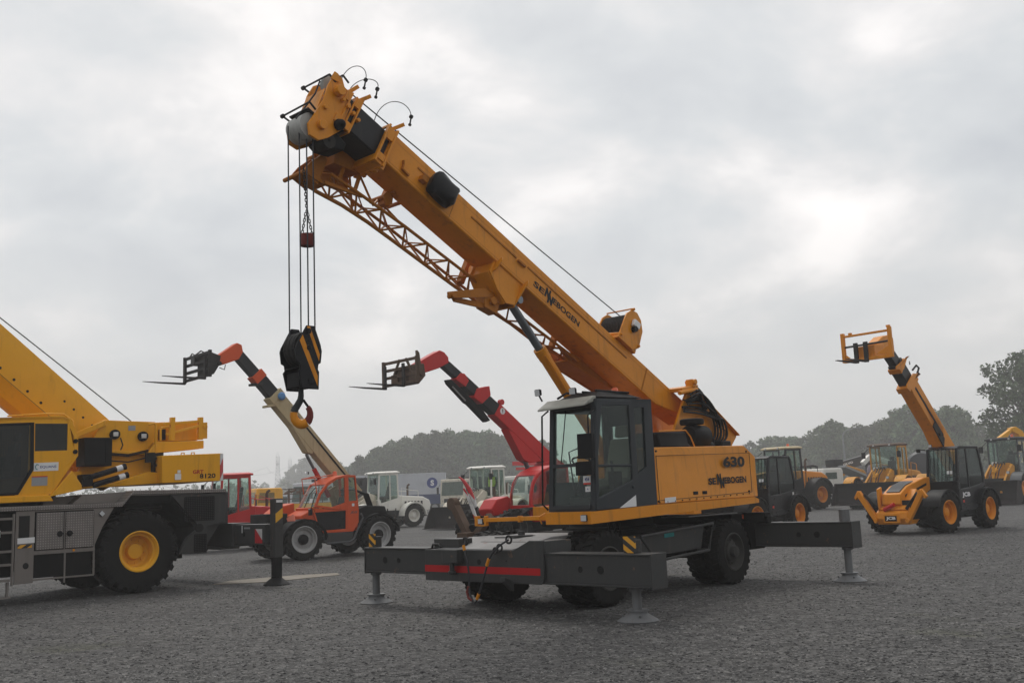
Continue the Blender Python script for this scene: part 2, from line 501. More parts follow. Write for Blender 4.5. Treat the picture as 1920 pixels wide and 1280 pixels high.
def pane(t, name, pts, thick=.012, mat=None):
    P = [Vector(p) for p in pts]; n = (P[1]-P[0]).cross(P[2]-P[0]).normalized()*thick/2
    mb = MB(); k = len(P)
    mb.add([p+n for p in P]+[p-n for p in P], [tuple(range(k)), tuple(range(2*k-1, k-1, -1))]+[(i, (i+1) % k, k+(i+1) % k, k+i) for i in range(k)])
    return mb.build(name, mat or GLASS, t)
def shrink(pts, d):
    n = len(pts); cx = sum(p[0] for p in pts)/n; cz = sum(p[1] for p in pts)/n; o = []
    for x, z in pts:
        L = math.hypot(x-cx, z-cz); k = (L-d)/L; o.append((cx+(x-cx)*k, cz+(z-cz)*k))
    return o
def seat(t, x, y, z, mat=None, s=1.0):
    mb = MB()
    mb.box(x-.25*s, x+.25*s, y-.24*s, y+.24*s, z, z+.14*s)
    mb.beam((x-.22*s, y, z+.1*s), (x-.36*s, y, z+.72*s), .46*s, .12*s, .38*s, .10*s)
    mb.beam((x-.37*s, y, z+.74*s), (x-.40*s, y, z+.92*s), .24*s, .09*s)
    mb.box(x-.12*s, x+.12*s, y-.12*s, y+.12*s, z-.3*s, z)
    return mb.build('seat', mat or SEATM, t, bevel=.03)
def steering(t, x, y, z):
    mb = MB(); c = Vector((x, y, z)); ax = Vector((-.45, 0, .9)).normalized(); a = Vector((0, 1, 0)); b = ax.cross(a)
    mb.tube([c+(a*math.cos(q)+b*math.sin(q))*.19 for q in (2*PI*k/20 for k in range(20))], .014, 6, closed=True)
    mb.tube([c+a*.19, c-a*.19], .01, 5); mb.tube([c, c-ax*.5], .025, 8)
    return mb.build('steering_wheel', BLK, t)
def mirror(t, p, q, w=.2, h=.34):
    mb = MB(); mb.tube([p, q], .016, 6); x, y, z = q
    mb.box(x-.04, x+.04, y-w/2, y+w/2, z-h*.8, z+h*.2)
    return mb.build('mirror', BLK, t, bevel=.02)
def beacon(t, p, s=1.0):
    mb = MB(); mb.lathe([(.001, .15*s), (.05*s, .14*s), (.065*s, .1*s), (.07*s, .02*s), (.075*s, 0), (.001, 0)], o=p, axis='z', n=16)
    return mb.build('beacon', AMBER, t)
def lamp(t, p, d=(1, 0, 0), s=.1, name='headlight', mat=None):
    p = Vector(p); d = Vector(d).normalized(); mb = MB()
    mb.beam(p-d*s*.8, p, s*1.5, s*1.3, s*1.9, s*1.7)
    o = mb.build(name, mat or BLK, t, bevel=.008)
    m2 = MB(); m2.beam(p+d*.002, p+d*.014, s*1.6, s*1.4); m2.build('lens', LAMP, o)
    return o
def sticker(t, o, u, v, w, h, mat=None, name='sticker'):
    o, u, v = Vector(o), Vector(u).normalized(), Vector(v).normalized(); n = u.cross(v)*.004
    mb = MB(); q = [o, o+u*w, o+u*w+v*h, o+v*h]
    mb.add([p for p in q]+[p+n for p in q], [(0,1,2,3), (7,6,5,4), (0,1,5,4), (1,2,6,5), (2,3,7,6), (3,0,4,7)])
    return mb.build(name, mat or STICK, t)
def letters(t, items, mat, name='lettering'):
    mb = MB()
    for it in items: add_text(mb, *it[:7], **(it[7] if len(it) > 7 else {}))
    return mb.build(name, mat, t)
# ================================================================ ground
m, nt, o = newmat('gravel')
b = N(nt, 'ShaderNodeBsdfPrincipled'); t = N(nt, 'ShaderNodeTexCoord').outputs['Object']
v1 = N(nt, 'ShaderNodeTexVoronoi'); v1.inputs['Scale'].default_value = 34; nt.links.new(t, v1.inputs['Vector'])
v2 = N(nt, 'ShaderNodeTexVoronoi'); v2.inputs['Scale'].default_value = 70; nt.links.new(t, v2.inputs['Vector'])
v3 = N(nt, 'ShaderNodeTexVoronoi'); v3.inputs['Scale'].default_value = 15; nt.links.new(t, v3.inputs['Vector'])
def chan(v):
    n_ = N(nt, 'ShaderNodeSeparateColor'); nt.links.new(v.outputs['Color'], n_.inputs[0]); return n_
hs, hs2, hs3 = chan(v1), chan(v2), chan(v3)
c = mixc(nt, rng(nt, hs.outputs[0], 0, 1), (.038, .0375, .039), (.108, .105, .101))
c = mixc(nt, rng(nt, hs2.outputs[1], .72, 1, 0, .8), c, (.185, .18, .172))
c = mixc(nt, rng(nt, hs2.outputs[0], .7, 1, 0, .6), c, (.026, .0255, .026))
c = mixc(nt, rng(nt, hs3.outputs[0], .90, .94, 0, .45), c, (.15, .146, .14))
def gain(c_, val, lo, hi):
    vm_ = N(nt, 'ShaderNodeVectorMath', operation='SCALE'); nt.links.new(c_, vm_.inputs[0]); nt.links.new(rng(nt, val, 0, 1, lo, hi), vm_.inputs['Scale']); return vm_.outputs[0]
big = noise(nt, t, .16, 6, .6); med = noise(nt, t, .9, 7, .7)
c = mixc(nt, rng(nt, big.outputs['Fac'], .42, .60, 0, .45), c, (.045, .044, .045))
c = mixc(nt, rng(nt, med.outputs['Fac'], .50, .66, 0, .45), c, (.100, .097, .091))
str_ = N(nt, 'ShaderNodeMapping'); str_.inputs['Rotation'].default_value = (0, 0, R(40)); str_.inputs['Scale'].default_value = (.12, 1.3, 1); nt.links.new(t, str_.inputs[0])
trk = noise(nt, str_.outputs[0], 1.0, 6, .65)
c = mixc(nt, rng(nt, trk.outputs['Fac'], .50, .64, 0, .55), c, (.036, .035, .036))
grain = noise(nt, t, 6.0, 9, .8)
c = mixc(nt, rng(nt, grain.outputs['Fac'], .50, .62, 0, .55), c, (.128, .124, .118))
c = mixc(nt, rng(nt, grain.outputs['Fac'], .48, .38, 0, .5), c, (.034, .033, .034))
moss = noise(nt, t, .30, 7, .7)
c = mixc(nt, rng(nt, moss.outputs['Fac'], .58, .70, 0, .6), c, (.062, .066, .032))
damp = noise(nt, t, .55, 5, .6)
c = mixc(nt, rng(nt, damp.outputs['Fac'], .62, .72, 0, .5), c, (.022, .0215, .022))
c = gain(c, hs3.outputs[2], .46, 1.22); c = gain(c, hs.outputs[2], .62, 1.42)
nt.links.new(c, b.inputs['Base Color']); b.inputs['Roughness'].default_value = .85; b.inputs['Specular IOR Level'].default_value = .3
bu = N(nt, 'ShaderNodeBump'); bu.inputs['Strength'].default_value = .55; bu.inputs['Distance'].default_value = .016
inv = rng(nt, v1.outputs['Distance'], 0, .7, 1, 0)
nt.links.new(inv, bu.inputs['Height']); nt.links.new(bu.outputs[0], b.inputs['Normal'])
nt.links.new(b.outputs[0], o.inputs[0]); GRAVEL = m
mb = MB(); n = 24
xs = [-740, -400, -150, -60, -30, -15, -8, 0, 8, 15, 30, 60, 150, 400, 740]; ys = [-55, -25, 0, 6, 10, 15, 20, 30, 50, 90, 160, 300, 500, 740]
vs = [(x, y, 0.0) for y in ys for x in xs]; W_ = len(xs)
mb.add(vs, [(j*W_+i, j*W_+i+1, (j+1)*W_+i+1, (j+1)*W_+i) for j in range(len(ys)-1) for i in range(W_-1)])
g = mb.build('ground', GRAVEL); g['kind'] = 'structure'; g['label'] = 'dark grey crushed stone yard surface'
# loose stones in the foreground
rs = np.random.default_rng(7)
NS = 70000
d_ = 7.2+24*rs.random(NS)**2.1; xs_ = (rs.random(NS)-.5)*1.16*d_
oct_ = np.array([(1,0,0), (-1,0,0), (0,1,0), (0,-1,0), (0,0,1), (0,0,-1)], float)
of = np.array([(0,2,4), (2,1,4), (1,3,4), (3,0,4), (2,0,5), (1,2,5), (3,1,5), (0,3,5)])
sz = .006+.017*rs.random(NS)**3.0
V = oct_[None]*(sz[:, None, None]*(.6+.8*rs.random((NS, 6, 1)))); V[:, :, 2] *= .6
ang = rs.random(NS)*6.28; ca, sa = np.cos(ang)[:, None], np.sin(ang)[:, None]
X = V[:, :, 0]*ca-V[:, :, 1]*sa+xs_[:, None]; Y = V[:, :, 0]*sa+V[:, :, 1]*ca+d_[:, None]; Z_ = V[:, :, 2]+sz[:, None]*.1
P_ = np.stack([X, Y, Z_], -1).reshape(-1, 3); F_ = (of[None]+(np.arange(NS)*6)[:, None, None]).reshape(-1, 3)
me = bpy.data.meshes.new('gravel'); me.vertices.add(len(P_)); me.vertices.foreach_set('co', P_.ravel())
me.loops.add(F_.size); me.loops.foreach_set('vertex_index', F_.ravel().astype(np.int32)); me.polygons.add(len(F_))
me.polygons.foreach_set('loop_start', np.arange(0, F_.size, 3, dtype=np.int32)); me.update(calc_edges=True); me.validate()
m, nt, o = newmat('loose stones'); b = N(nt, 'ShaderNodeBsdfPrincipled'); gi = N(nt, 'ShaderNodeNewGeometry')
rr = N(nt, 'ShaderNodeValToRGB'); nt.links.new(gi.outputs['Random Per Island'], rr.inputs[0])
rr.color_ramp.elements[0].color = (.035, .034, .035, 1); rr.color_ramp.elements[1].color = (.22, .214, .205, 1)
e = rr.color_ramp.elements.new(.6); e.color = (.076, .074, .073, 1)
nt.links.new(rr.outputs[0], b.inputs['Base Color']); b.inputs['Roughness'].default_value = .8; nt.links.new(b.outputs[0], o.inputs[0])
me.materials.append(m); st = bpy.data.objects.new('gravel', me); C.objects.link(st); st['kind'] = 'stuff'; st['label'] = 'loose crushed stones lying over the yard'
# ================================================================ main mobile crane
CR = thing('mobile_crane', 'large amber yellow wheeled crane standing on outriggers in the middle of the yard', 'crane', (1.449, 16.0), 227)
random.seed(4)
def ring_panel(mb, outer, inner, a, b, ax='y'):
    n = len(outer)
    f = {'y': lambda p, t: (p[0], t, p[1]), 'x': lambda p, t: (t, p[0], p[1]), 'z': lambda p, t: (p[0], p[1], t)}[ax]
    vs = [f(p, a) for p in outer]+[f(p, a) for p in inner]+[f(p, b) for p in outer]+[f(p, b) for p in inner]
    fs = []
    for i in range(n):
        j = (i+1) % n
        fs += [(i, j, n+j, n+i), (2*n+i, 2*n+j, 3*n+j, 3*n+i), (i, j, 2*n+j, 2*n+i), (n+i, n+j, 3*n+j, 3*n+i)]
    return mb.add(vs, fs)

# ---- chassis
mb = MB()
mb.box(-2.55, 2.5, -.45, .45, .48, .93)
mb.box(-1.9, -1.4, -.95, .95, .42, .62); mb.box(1.45, 1.95, -.95, .95, .42, .62)
mb.box(-.9, .9, -.75, .75, .55, .98)
mb.box(-2.42, -2.0, -1.0, 1.0, .95, 1.10)
mb.build('chassis', CHASSD, CR, bevel=.015)
mb = MB(); mb.lathe([(.001, .93), (.72, .93), (.72, 1.02), (.66, 1.03), (.66, 1.14), (.001, 1.14)], axis='z', n=48)
mb.build('slewing_ring', CHASSD, CR)
# front outrigger box
mb = MB()
mb.prism([(-1.225, .84), (-1.225, .405), (1.03, .405), (1.07, .43), (1.09, .50), (1.09, .80), (1.11, .97), (.85, .97), (.55, .84)], 2.84, 2.87, 'x')
mb.box(2.46, 2.84, -1.22, 1.03, .43, .835)
mb.prism([(.52, .80), (.86, .96), (1.10, .96), (1.10, .80)], 2.30, 2.838, 'x')
mb.prism([(2.84, .44), (3.02, .50), (3.02, .44), (2.84, .30)], .44, .52, 'y')
mb.build('outrigger_box', CHASS, CR, bevel=.008)
mb = MB(); mb.add([(2.874, -1.225, .527), (2.874, 1.03, .521), (2.874, 1.03, .612), (2.874, -1.225, .622), (2.871, -1.225, .527), (2.871, 1.03, .521), (2.871, 1.03, .612), (2.871, -1.225, .622)],
    [(0,1,2,3), (7,6,5,4), (0,1,5,4), (1,2,6,5), (2,3,7,6), (3,0,4,7)])
mb.build('red_stripe', STRIPE, CR)
mb = MB()
mb.loft([[(1.25, -.72, .95), (1.25, .78, .95), (1.25, .78, .985), (1.25, -.72, .985)], [(2.25, -.92, .94), (2.25, .70, .94), (2.25, .70, .98), (2.25, -.92, .98)], [(2.83, -1.0, .80), (2.83, .50, .80), (2.83, .50, .85), (2.83, -1.0, .85)]])
mb.box(1.9, 2.3, -.35, .1, .972, .99)
mb.build('deck_plate', CHTOP, CR, bevel=.006)
mb = MB(); mb.box(2.50, 2.78, -1.12, -.60, .845, .985); mb.tube([(2.79, -1.15, .85), (2.8, -1.12, .91), (2.8, -1.0, .91), (2.8, -.95, .87)], .02, 8)
mb.build('battery_box', CHASS, CR, bevel=.015)
mb = MB(); mb.box(2.872, 3.0, -.72, -.42, .66, .85); mb.cyl((2.94, -.58, .66), (2.94, -.58, .55), .035, n=12); mb.lathe([(.001, -.02), (.05, -.02), (.06, .02), (.001, .03)], o=(2.94, -.58, .53), axis='z', n=14)
mb.build('tow_coupling', CHASS, CR, bevel=.01)
mb = MB(); mb.lathe([(.001, 0), (.17, 0), (.17, .012), (.05, .014), (.05, .07), (.001, .07)], o=(2.15, .05, .99), axis='z', n=24)
mb.build('hatch_cover', CHASS, CR)
mb = MB()
for p in ((2.871, -.103, .677, .038), (2.871, .42, .70, .012), (2.871, .80, .62, .012)):
    mb.lathe([(p[3], 0), (.001, .001)], o=p[:3], axis='x', n=20)
mb.build('pin_hole', INK, CR)
def outrigger(y0, y1, x, zb, zt, jy, face, hz=True, topcyl=False):
    s = 1 if jy > 0 else -1
    mb = MB()
    mb.box(x-.15, x+.15, min(y0, y1), max(y0, y1), zb+.02, zt-.02)
    mb.box(x-.17, x+.17, min(y0, y1), max(y0, y1), zt-.02, zt); mb.box(x-.17, x+.17, min(y0, y1), max(y0, y1), zb, zb+.02)
    ye = y1
    mb.box(x-.165, x+.165, min(ye, ye+s*.02), max(ye, ye+s*.02), zb-.02, zt+.004)
    b = mb.build('outrigger_beam', CHASS, CR, bevel=.006)
    mb = MB(); fx = x+.1515*face
    for (yy, zz, rr) in ((jy-s*.42, (zb+zt)/2, .052), (jy-s*.74, (zb+zt)/2, .04)):
        mb.lathe([(rr, 0), (rr*.9, -.004*face), (.001, -.004*face)], o=(fx+.004*face, yy, zz), axis='x', n=22)
    mb.build('pin_hole', INK, b)
    mb = MB(); mb.cyl((x, jy, .13), (x, jy, zb), .058, n=20); mb.cyl((x, jy, zb-.05), (x, jy, zb), .085, n=20)
    j = mb.build('outrigger_jack', GALV if face > 0 or topcyl else CHASS, CR)
    if topcyl:
        mb = MB(); mb.cyl((x, jy, zt), (x, jy, zt+.19), .085, n=20); mb.build('jack_head', GALV, b)
    mb = MB(); mb.lathe([(.001, 0), (.25, 0), (.255, .012), (.24, .022), (.125, .095), (.12, .12), (.14, .125), (.14, .14), (.001, .14)], o=(x, jy, 0), axis='z', n=36)
    for k in range(4):
        a = PI/4+k*PI/2; mb.cyl((x+.17*math.cos(a), jy+.17*math.sin(a), .06), (x+.19*math.cos(a), jy+.19*math.sin(a), .09), .014, n=6)
    mb.build('outrigger_pad', GALV, j)
    if hz:
        mb = MB(); mb.cyl((x-.03, jy, zt), (x-.03, jy, zt+.16), .075, n=18); mb.build('jack_head', CHASS, b)
        mb = MB(); mb.box(x+.05, x+.065, jy-(.11 if s > 0 else .08), jy+.07, zt+.006, zt+.205)
        mb.build('warning_plate', HAZY, b)
outrigger(1.03, 2.76, 2.68, .41, .81, 2.42, 1)
outrigger(-1.22, -2.66, 2.68, .48, .855, -2.60, 1)
outrigger(.9, 2.85, -2.62, .54, .935, 2.69, 1, hz=False, topcyl=True)
outrigger(-.9, -2.7, -2.62, .54, .935, -2.6, 1, hz=False, topcyl=True)
mb = MB(); mb.box(-2.78, -2.3, -1.15, 1.15, .50, .96); mb.box(-2.55, -2.35, 1.0, 1.42, .94, 1.11); mb.box(-2.5, -2.36, 1.42, 1.46, .93, 1.05)
mb.build('outrigger_box', CHASSD, CR, bevel=.01)
sticker(CR, (-2.345, .96, 1.01), (0, 1, 0), (0, 0, 1), .07, .07, AMBER, 'reflector')
# wheels, twin tyres each end
DKR = paint('grimy hub grey', (0.045, 0.043, 0.04), .6, .6, (.09, .08, .07))
for x, st in ((-1.62, 0), (1.66, 0)):
    for s in (1, -1):
        wheel(CR, x, s*1.10, .52, .29, .27, DKR, s, 26, .022, 'hub', .30, st, skew=.35)
        wheel(CR, x, s*.77, .52, .29, .27, DKR, s, 26, .022, 'hub', .30, st, skew=.35)
mb = MB()
for s in (1, -1): mb.box(-2.0, -.55, s*.62-.02, s*.62+.5, 1.115, 1.13) if s > 0 else mb.box(-2.0, -.55, -1.1, -.6, 1.115, 1.13)
mb.build('mudguard', CHTOP, CR)
# steps and toolbox between the axles
mb = MB(); mb.prism([(.80, .57), (.80, .88), (-1.02, .97), (-.90, .62)], .55, 1.08, 'y')
mb.build('toolbox', CHASS, CR, bevel=.01)
mb = MB()
mb.tube([(.86, 1.2, .90), (-1.10, 1.2, .995), (-.93, 1.2, .59), (.50, 1.2, .53), (.86, 1.2, .90)], .022, 8)
for x in (.5, -.9): mb.tube([(x, 1.2, .6), (x, 1.0, .6)], .018, 6)
mb.build('side_step', CHASS, CR)
sticker(CR, (.1, 1.084, .84), (-1, 0, 0.03), (0, 0, 1), .26, .06, TEAL)
mb = MB()
for k in range(3): mb.tube([(.95, .9-.1*k, 1.1), (1.05, 1.0-.1*k, 1.0), (1.0, .95-.1*k, .8), (.7, .9-.1*k, .7)], .018, 6)
mb.build('hydraulic_hose', HOSE, CR)

# ---- upper carriage
mb = MB()
mb.prism([(2.05, 1.14), (2.05, 1.305), (.47, 1.345), (-2.36, 1.37), (-2.49, 1.33), (-2.49, 1.27), (-2.37, 1.265)], .44, 1.262, 'y')
mb.prism([(.45, 1.14), (.45, 1.36), (-2.36, 1.37), (-2.49, 1.33), (-2.49, 1.27)], -1.25, .44, 'y')
mb.build('upper_frame', YEL, CR, bevel=.012)
mb = MB()
side = [(.452, 1.352), (.458, 2.08), (.458, 2.19), (-2.29, 2.237), (-2.49, 2.04), (-2.49, 1.372)]
mb.loft([[(x, .52, z) for x, z in side], [(x, 1.16 if z > 2.15 else 1.25, z) for x, z in side]])
mb.build('engine_housing', YEL, CR, bevel=.012)
mb = MB(); mb.prism([(-.75, 1.352), (-.75, 2.2), (-2.29, 2.237), (-2.49, 2.04), (-2.49, 1.372)], -1.25, -.52, 'y'); mb.build('engine_housing', YEL, CR, bevel=.012)
mb = MB(); mb.prism([(-2.20, -1.2), (-2.20, 1.05), (-2.6, .95), (-2.95, .6), (-3.0, 0), (-2.95, -.6), (-2.6, -1.0)], 1.36, 2.12, 'z'); mb.build('counterweight', YEL, CR, bevel=.03)
mb = MB()   # panel seams of the big side door
for (a, b) in (((.40, 1.40), (-2.30, 1.455)), ((.42, 2.06), (-2.30, 2.105)), ((.42, 2.06), (.40, 1.40)), ((-2.30, 2.105), (-2.30, 1.455))):
    mb.beam((a[0], 1.2505, a[1]), (b[0], 1.2505, b[1]), .006, .007)
mb.build('panel_seam', INK, CR)
mb = MB()
for x in (-.58, -.84): mb.box(x-.065, x+.065, 1.251, 1.258, 1.41+.05, 1.51)
mb.build('vent', BLK, CR, bevel=.005)
sticker(CR, (.27, 1.256, 1.36), (-1, 0, .03), (0, 0, 1), .29, .075)
mb = MB()
for p in ((.43, 1.39), ( -2.2, 1.47), (-2.2, 2.13), (.42, 2.13)): mb.cyl((p[0], 1.245, p[1]), (p[0], 1.265, p[1]), .016, n=8)
mb.build('latch', BLK, CR)
L = MB()
U, V = (-1, 0, .012), (0, 0, 1)
add_text(L, "630", (-1.445, 1.2545, 1.868), U, V, .68, .178, .045)
zb = 1.600
add_text(L, "SE", (-.965, 1.2545, zb), U, V, .235, .108, .04)
add_text(L, "N", (-1.225, 1.2545, zb-.005), U, V, .125, .178, .09)
add_text(L, "N", (-1.318, 1.2555, zb-.06), U, V, .118, .172, .09)
add_text(L, "EBOGEN", (-1.448, 1.2545, zb+.008), U, V, .69, .108, .04)
L.build('lettering', INK, CR)
# light reinforcement edge + walkway kit on top
mb = MB(); mb.loft([[(-.04, .55, 2.2), (-.04, 1.02, 2.2), (-.04, .98, 2.44), (-.04, .55, 2.45)], [(-.82, .55, 2.2), (-.82, 1.02, 2.2), (-.82, .98, 2.47), (-.82, .55, 2.48)], [(-.98, .55, 2.2), (-.98, 1.02, 2.2), (-.96, .9, 2.27), (-.96, .55, 2.28)]])
mb.build('engine_cover', BLK, CR, bevel=.03)
mb = MB(); mb.tube([(-.04, 1.0, 2.452), (-.80, 1.0, 2.482), (-.93, 1.0, 2.38), (-1.0, 1.02, 2.22)], .012, 6); mb.build('cover_trim', YEL, CR)
mb = MB()
mb.lathe([(.001, -.26), (.16, -.26), (.185, -.22), (.19, .18), (.16, .25), (.001, .26)], o=(-1.50, .74, 2.41), axis='x', n=28)
mb.cyl((-1.40, .74, 2.55), (-1.40, .74, 2.64), .085, n=20)
mb.lathe([(.001, .0), (.19, .0), (.205, .03), (.20, .085), (.17, .10), (.001, .105)], o=(-1.40, .74, 2.60), axis='z', n=28)
mb.cyl((-1.70, .74, 2.3), (-1.95, .7, 2.24), .1, n=16)
mb.build('air_filter', BLK, CR)
mb = MB(); mb.box(-2.42, -2.12, .55, .85, 2.2, 2.34); mb.cyl((-2.03, .7, 2.2), (-2.03, .7, 2.4), .06, n=14); mb.build('filter_box', BLK, CR, bevel=.02)

# ---- mast plates that carry the boom foot
mast = [(-.75, 1.36), (-1.0, 2.2), (-1.25, 2.45), (-1.62, 3.0), (-1.84, 3.30), (-2.0, 3.30), (-2.80, 2.76), (-3.3, 2.45), (-2.9, 2.1), (-2.6, 1.36)]
for s in (1, -1):
    mb = MB()
    inner = [(-1.4, 1.9), (-1.5, 2.1), (-1.6, 2.3), (-1.75, 2.45), (-1.85, 2.5), (-1.95, 2.5), (-2.2, 2.4), (-2.35, 2.3), (-2.3, 2.1), (-2.2, 1.9)]
    mb.prism(mast, s*.40, s*.45, 'y')
    mb.lathe([(.16, -.04), (.16, .04), (.08, .06), (.001, .06)], o=(-2.05, s*.45, 2.62), axis='y', n=24)
    mb.beam((-1.86, s*.44, 3.32), (-3.3, s*.44, 2.47), .16, .02, side=(0, 1, 0))
    mb.build('mast_plate', YEL, CR, bevel=.006)
mb = MB(); mb.beam((-1.55, 0, 3.22), (-2.05, 0, 3.30), 1.0, .07); mb.box(-1.97, -1.85, .38, .52, 3.28, 3.42); mb.cyl((-1.9, .36, 3.37), (-1.9, .56, 3.37), .05, n=12)
mb.tube([(-1.45, .5, 3.16), (-2.0, .5, 3.25)], .04, 8)
mb.build('mast_head', YEL, CR, bevel=.008)
mb = MB(); random.seed(3)
for k in range(9):
    o = .042*k-.06; y = .47+.04*(k % 3)
    pts = []
    P = [(-1.75+o, y, 3.12-o), (-1.98, y+.03, 3.20-o*1.4), (-2.26-o*.4, y+.05, 3.02-o), (-2.46-o*.6, y+.06, 2.72), (-2.50-o*.8, y+.05, 2.48), (-2.40-o*.8, y+.03, 2.34), (-2.20-o, y, 2.30-.01*k), (-1.95, y-.05, 2.34)]
    for i in range(len(P)-1):
        a, b = Vector(P[i]), Vector(P[i+1])
        p0, p3 = Vector(P[max(i-1, 0)]), Vector(P[min(i+2, len(P)-1)])
        for q in range(5):
            t = q/5
            pts.append(.5*((2*a)+(b-p0)*t+(2*p0-5*a+4*b-p3)*t*t+(3*a-p0-3*b+p3)*t**3))
    mb.tube(pts, .017 if k % 2 else .021, 7)
for k in range(6):
    y = .5+.02*k
    mb.tube([(-1.55-.05*k, y, 3.05), (-1.7-.03*k, y+.06, 3.0+.03*k), (-1.9, y+.04, 3.12), (-2.15+.03*k, y, 3.10-.02*k), (-2.2, y-.05, 2.9)], .013, 6)
for k in range(5):
    mb.tube([(-2.15-.1*k, .5, 3.02-.1*k), (-2.32-.1*k, .5+.02*k, 3.10-.14*k), (-2.42-.09*k, .52, 2.98-.16*k), (-2.35-.08*k, .5, 2.85-.12*k)], .009, 5)
mb.build('hose_bundle', HOSE, CR)

# ---- boom (u along, v up in the boom's own frame)
TH = R(27.2)
TB = Matrix.Translation((0, 0, 3.81)) @ Matrix.Rotation(-TH, 4, 'Y')
def bp(u, y, v): return TB @ Vector((u, y, v))
mb = MB(TB)
def bsec(u, w=.25, t=.225, b=-.235, c=.014): return [(u, w, b+c), (u, w, t-c), (u, w-c, t), (u, -w+c, t), (u, -w, t-c), (u, -w, b+c), (u, -w+c, b), (u, w-c, b)]
mb.loft([bsec(-2.42, t=.21, b=-.02), bsec(-2.0, b=-.06), bsec(-1.35), bsec(1), bsec(3), bsec(5.2)])
mb.build('boom', YEL, CR, ang=25)
for (a, b, v) in ((-.35, 2.27, .075), (2.53, 3.55, .06), (4.42, 4.66, .06)):
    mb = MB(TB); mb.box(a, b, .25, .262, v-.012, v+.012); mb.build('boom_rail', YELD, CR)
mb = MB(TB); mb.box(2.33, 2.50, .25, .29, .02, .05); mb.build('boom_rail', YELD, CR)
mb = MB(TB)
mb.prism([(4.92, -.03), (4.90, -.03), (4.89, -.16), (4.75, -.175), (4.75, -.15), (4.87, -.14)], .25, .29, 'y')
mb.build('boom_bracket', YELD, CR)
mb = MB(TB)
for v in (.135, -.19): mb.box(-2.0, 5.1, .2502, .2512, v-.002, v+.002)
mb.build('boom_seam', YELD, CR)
mb = MB(TB)
for u in (5.175, 5.315):
    ring_panel(mb, [(-.31, -.36), (.31, -.36), (.31, .26), (-.31, .26)], [(-.25, -.24), (.25, -.24), (.25, .226), (-.25, .226)], u-.014, u+.014, 'x')
mb.box(5.19, 5.30, .25, .30, -.30, -.20); mb.box(5.19, 5.30, .262, .30, .05, .22); mb.box(5.19, 5.30, -.30, -.25, -.30, .2)
mb.box(5.18, 5.31, -.28, .28, -.345, -.25)
mb.beam((5.25, .22, .24), (5.13, .27, .42), .07, .05); mb.beam((5.25, -.1, .24), (5.2, -.1, .33), .3, .04)
for k in range(5): mb.box(5.12, 5.18, -.28+.12*k, -.22+.12*k, -.37, -.25)
mb.build('boom_collar', YEL, CR, bevel=.004)
mb = MB(TB); mb.loft([bsec(5.1, .225, .19, -.235, .02), bsec(6.0, .225, .19, -.235, .02)]); mb.build('inner_boom', SLEEVE, CR, ang=25)
mb = MB(TB)
for u, w, t, b in ((5.79, .27, .27, -.30), (5.88, .255, .25, -.28), (5.96, .26, .25, -.31), (6.05, .23, .24, -.28)):
    ring_panel(mb, [(-w, b), (w, b), (w, t), (-w, t)], [(-.2, -.2), (.2, -.2), (.2, .17), (-.2, .17)], u-.012, u+.012, 'x')
for u0, u1, w in ((5.80, 5.87, .265), (5.97, 6.04, .255)):
    mb.box(u0, u1, .21, w, -.28, -.16); mb.box(u0, u1, .21, w, .10, .24); mb.box(u0, u1, -w, -.21, -.28, .22)
    mb.box(u0, u1, -.2, .2, .17, .24)
mb.beam((5.83, .2, .24), (5.73, .25, .40), .07, .05); mb.beam((6.0, .15, .24), (5.92, .2, .42), .07, .05)
for k in range(4): mb.cyl((5.75+.1*k, .24, -.05+.03*k), (5.75+.1*k, .30, -.05+.03*k), .028, n=8)
mb.build('boom_collar', YEL, CR, bevel=.004)
TBH = TB @ Matrix.Translation((-.11, 0, -.02))
mb = MB(TBH)   # boom head
hp = [(6.28, .34), (6.12, .18), (6.02, .12), (5.99, -.30), (6.10, -.52), (6.20, -.65), (6.34, -.67), (6.42, -.55), (6.40, -.40), (6.38, -.09), (6.41, .10), (6.40, .28), (6.36, .34)]
for s in (1, -1): mb.prism(hp, s*.20, s*.235, 'y')
mb.prism([(6.02, .12), (6.02, -.30), (6.2, -.30), (6.34, -.2), (6.345, .02), (6.2, .12)], -.2, .2, 'y')
mb.beam((6.41, 0, .06), (6.38, 0, -.36), .40, .012)
mb.prism([(6.30, .24), (6.36, .34), (6.42, .33), (6.43, .20)], .235, .25, 'y')
mb.tube([bp(0, 0, 0)*0+Vector((6.26, .22, .12)), Vector((6.26, .33, .12))], .07, 10)
mb.tube([(6.26, .24, -.45), (6.26, .29, -.45)], .06, 12); mb.tube([(6.32, .24, -.20), (6.32, .27, -.2)], .03, 8)
mb.build('boom_head', YEL, CR, bevel=.005)
for (a, b) in (((6.46, .24, .24), (6.47, -.30, .22)), ((6.53, .24, -.30), (6.54, -.30, -.34)), ((6.30, .25, .37), (6.30, -.24, .37))):
    mb = MB(TBH); mb.tube([a, b], .012, 6); mb.lathe([(.001, -.02), (.028, -.02), (.028, .02), (.001, .02)], o=b, axis='y', n=10)
    mb.tube([a, (a[0]-.12, a[1]-.01, a[2]-.02)], .014, 6); mb.tube([b, (b[0]-.14, b[1]+.06, b[2]-.03)], .014, 6)
    mb.build('rope_guard', FORK, CR)
mb = MB(TBH); mb.box(6.36, 6.5, -.2, .2, -.36, -.345); mb.build('sheave_cover', FORK, CR)
for k in range(4):
    y = -.115+.077*k; mb = MB(TBH)
    mb.lathe([(.05, -.036), (.168, -.036), (.168, -.024), (.156, 0), (.168, .024), (.168, .036), (.05, .036)], o=(6.335, y, -.495), axis='y', n=36)
    mb.build('sheave', NYLON, CR)
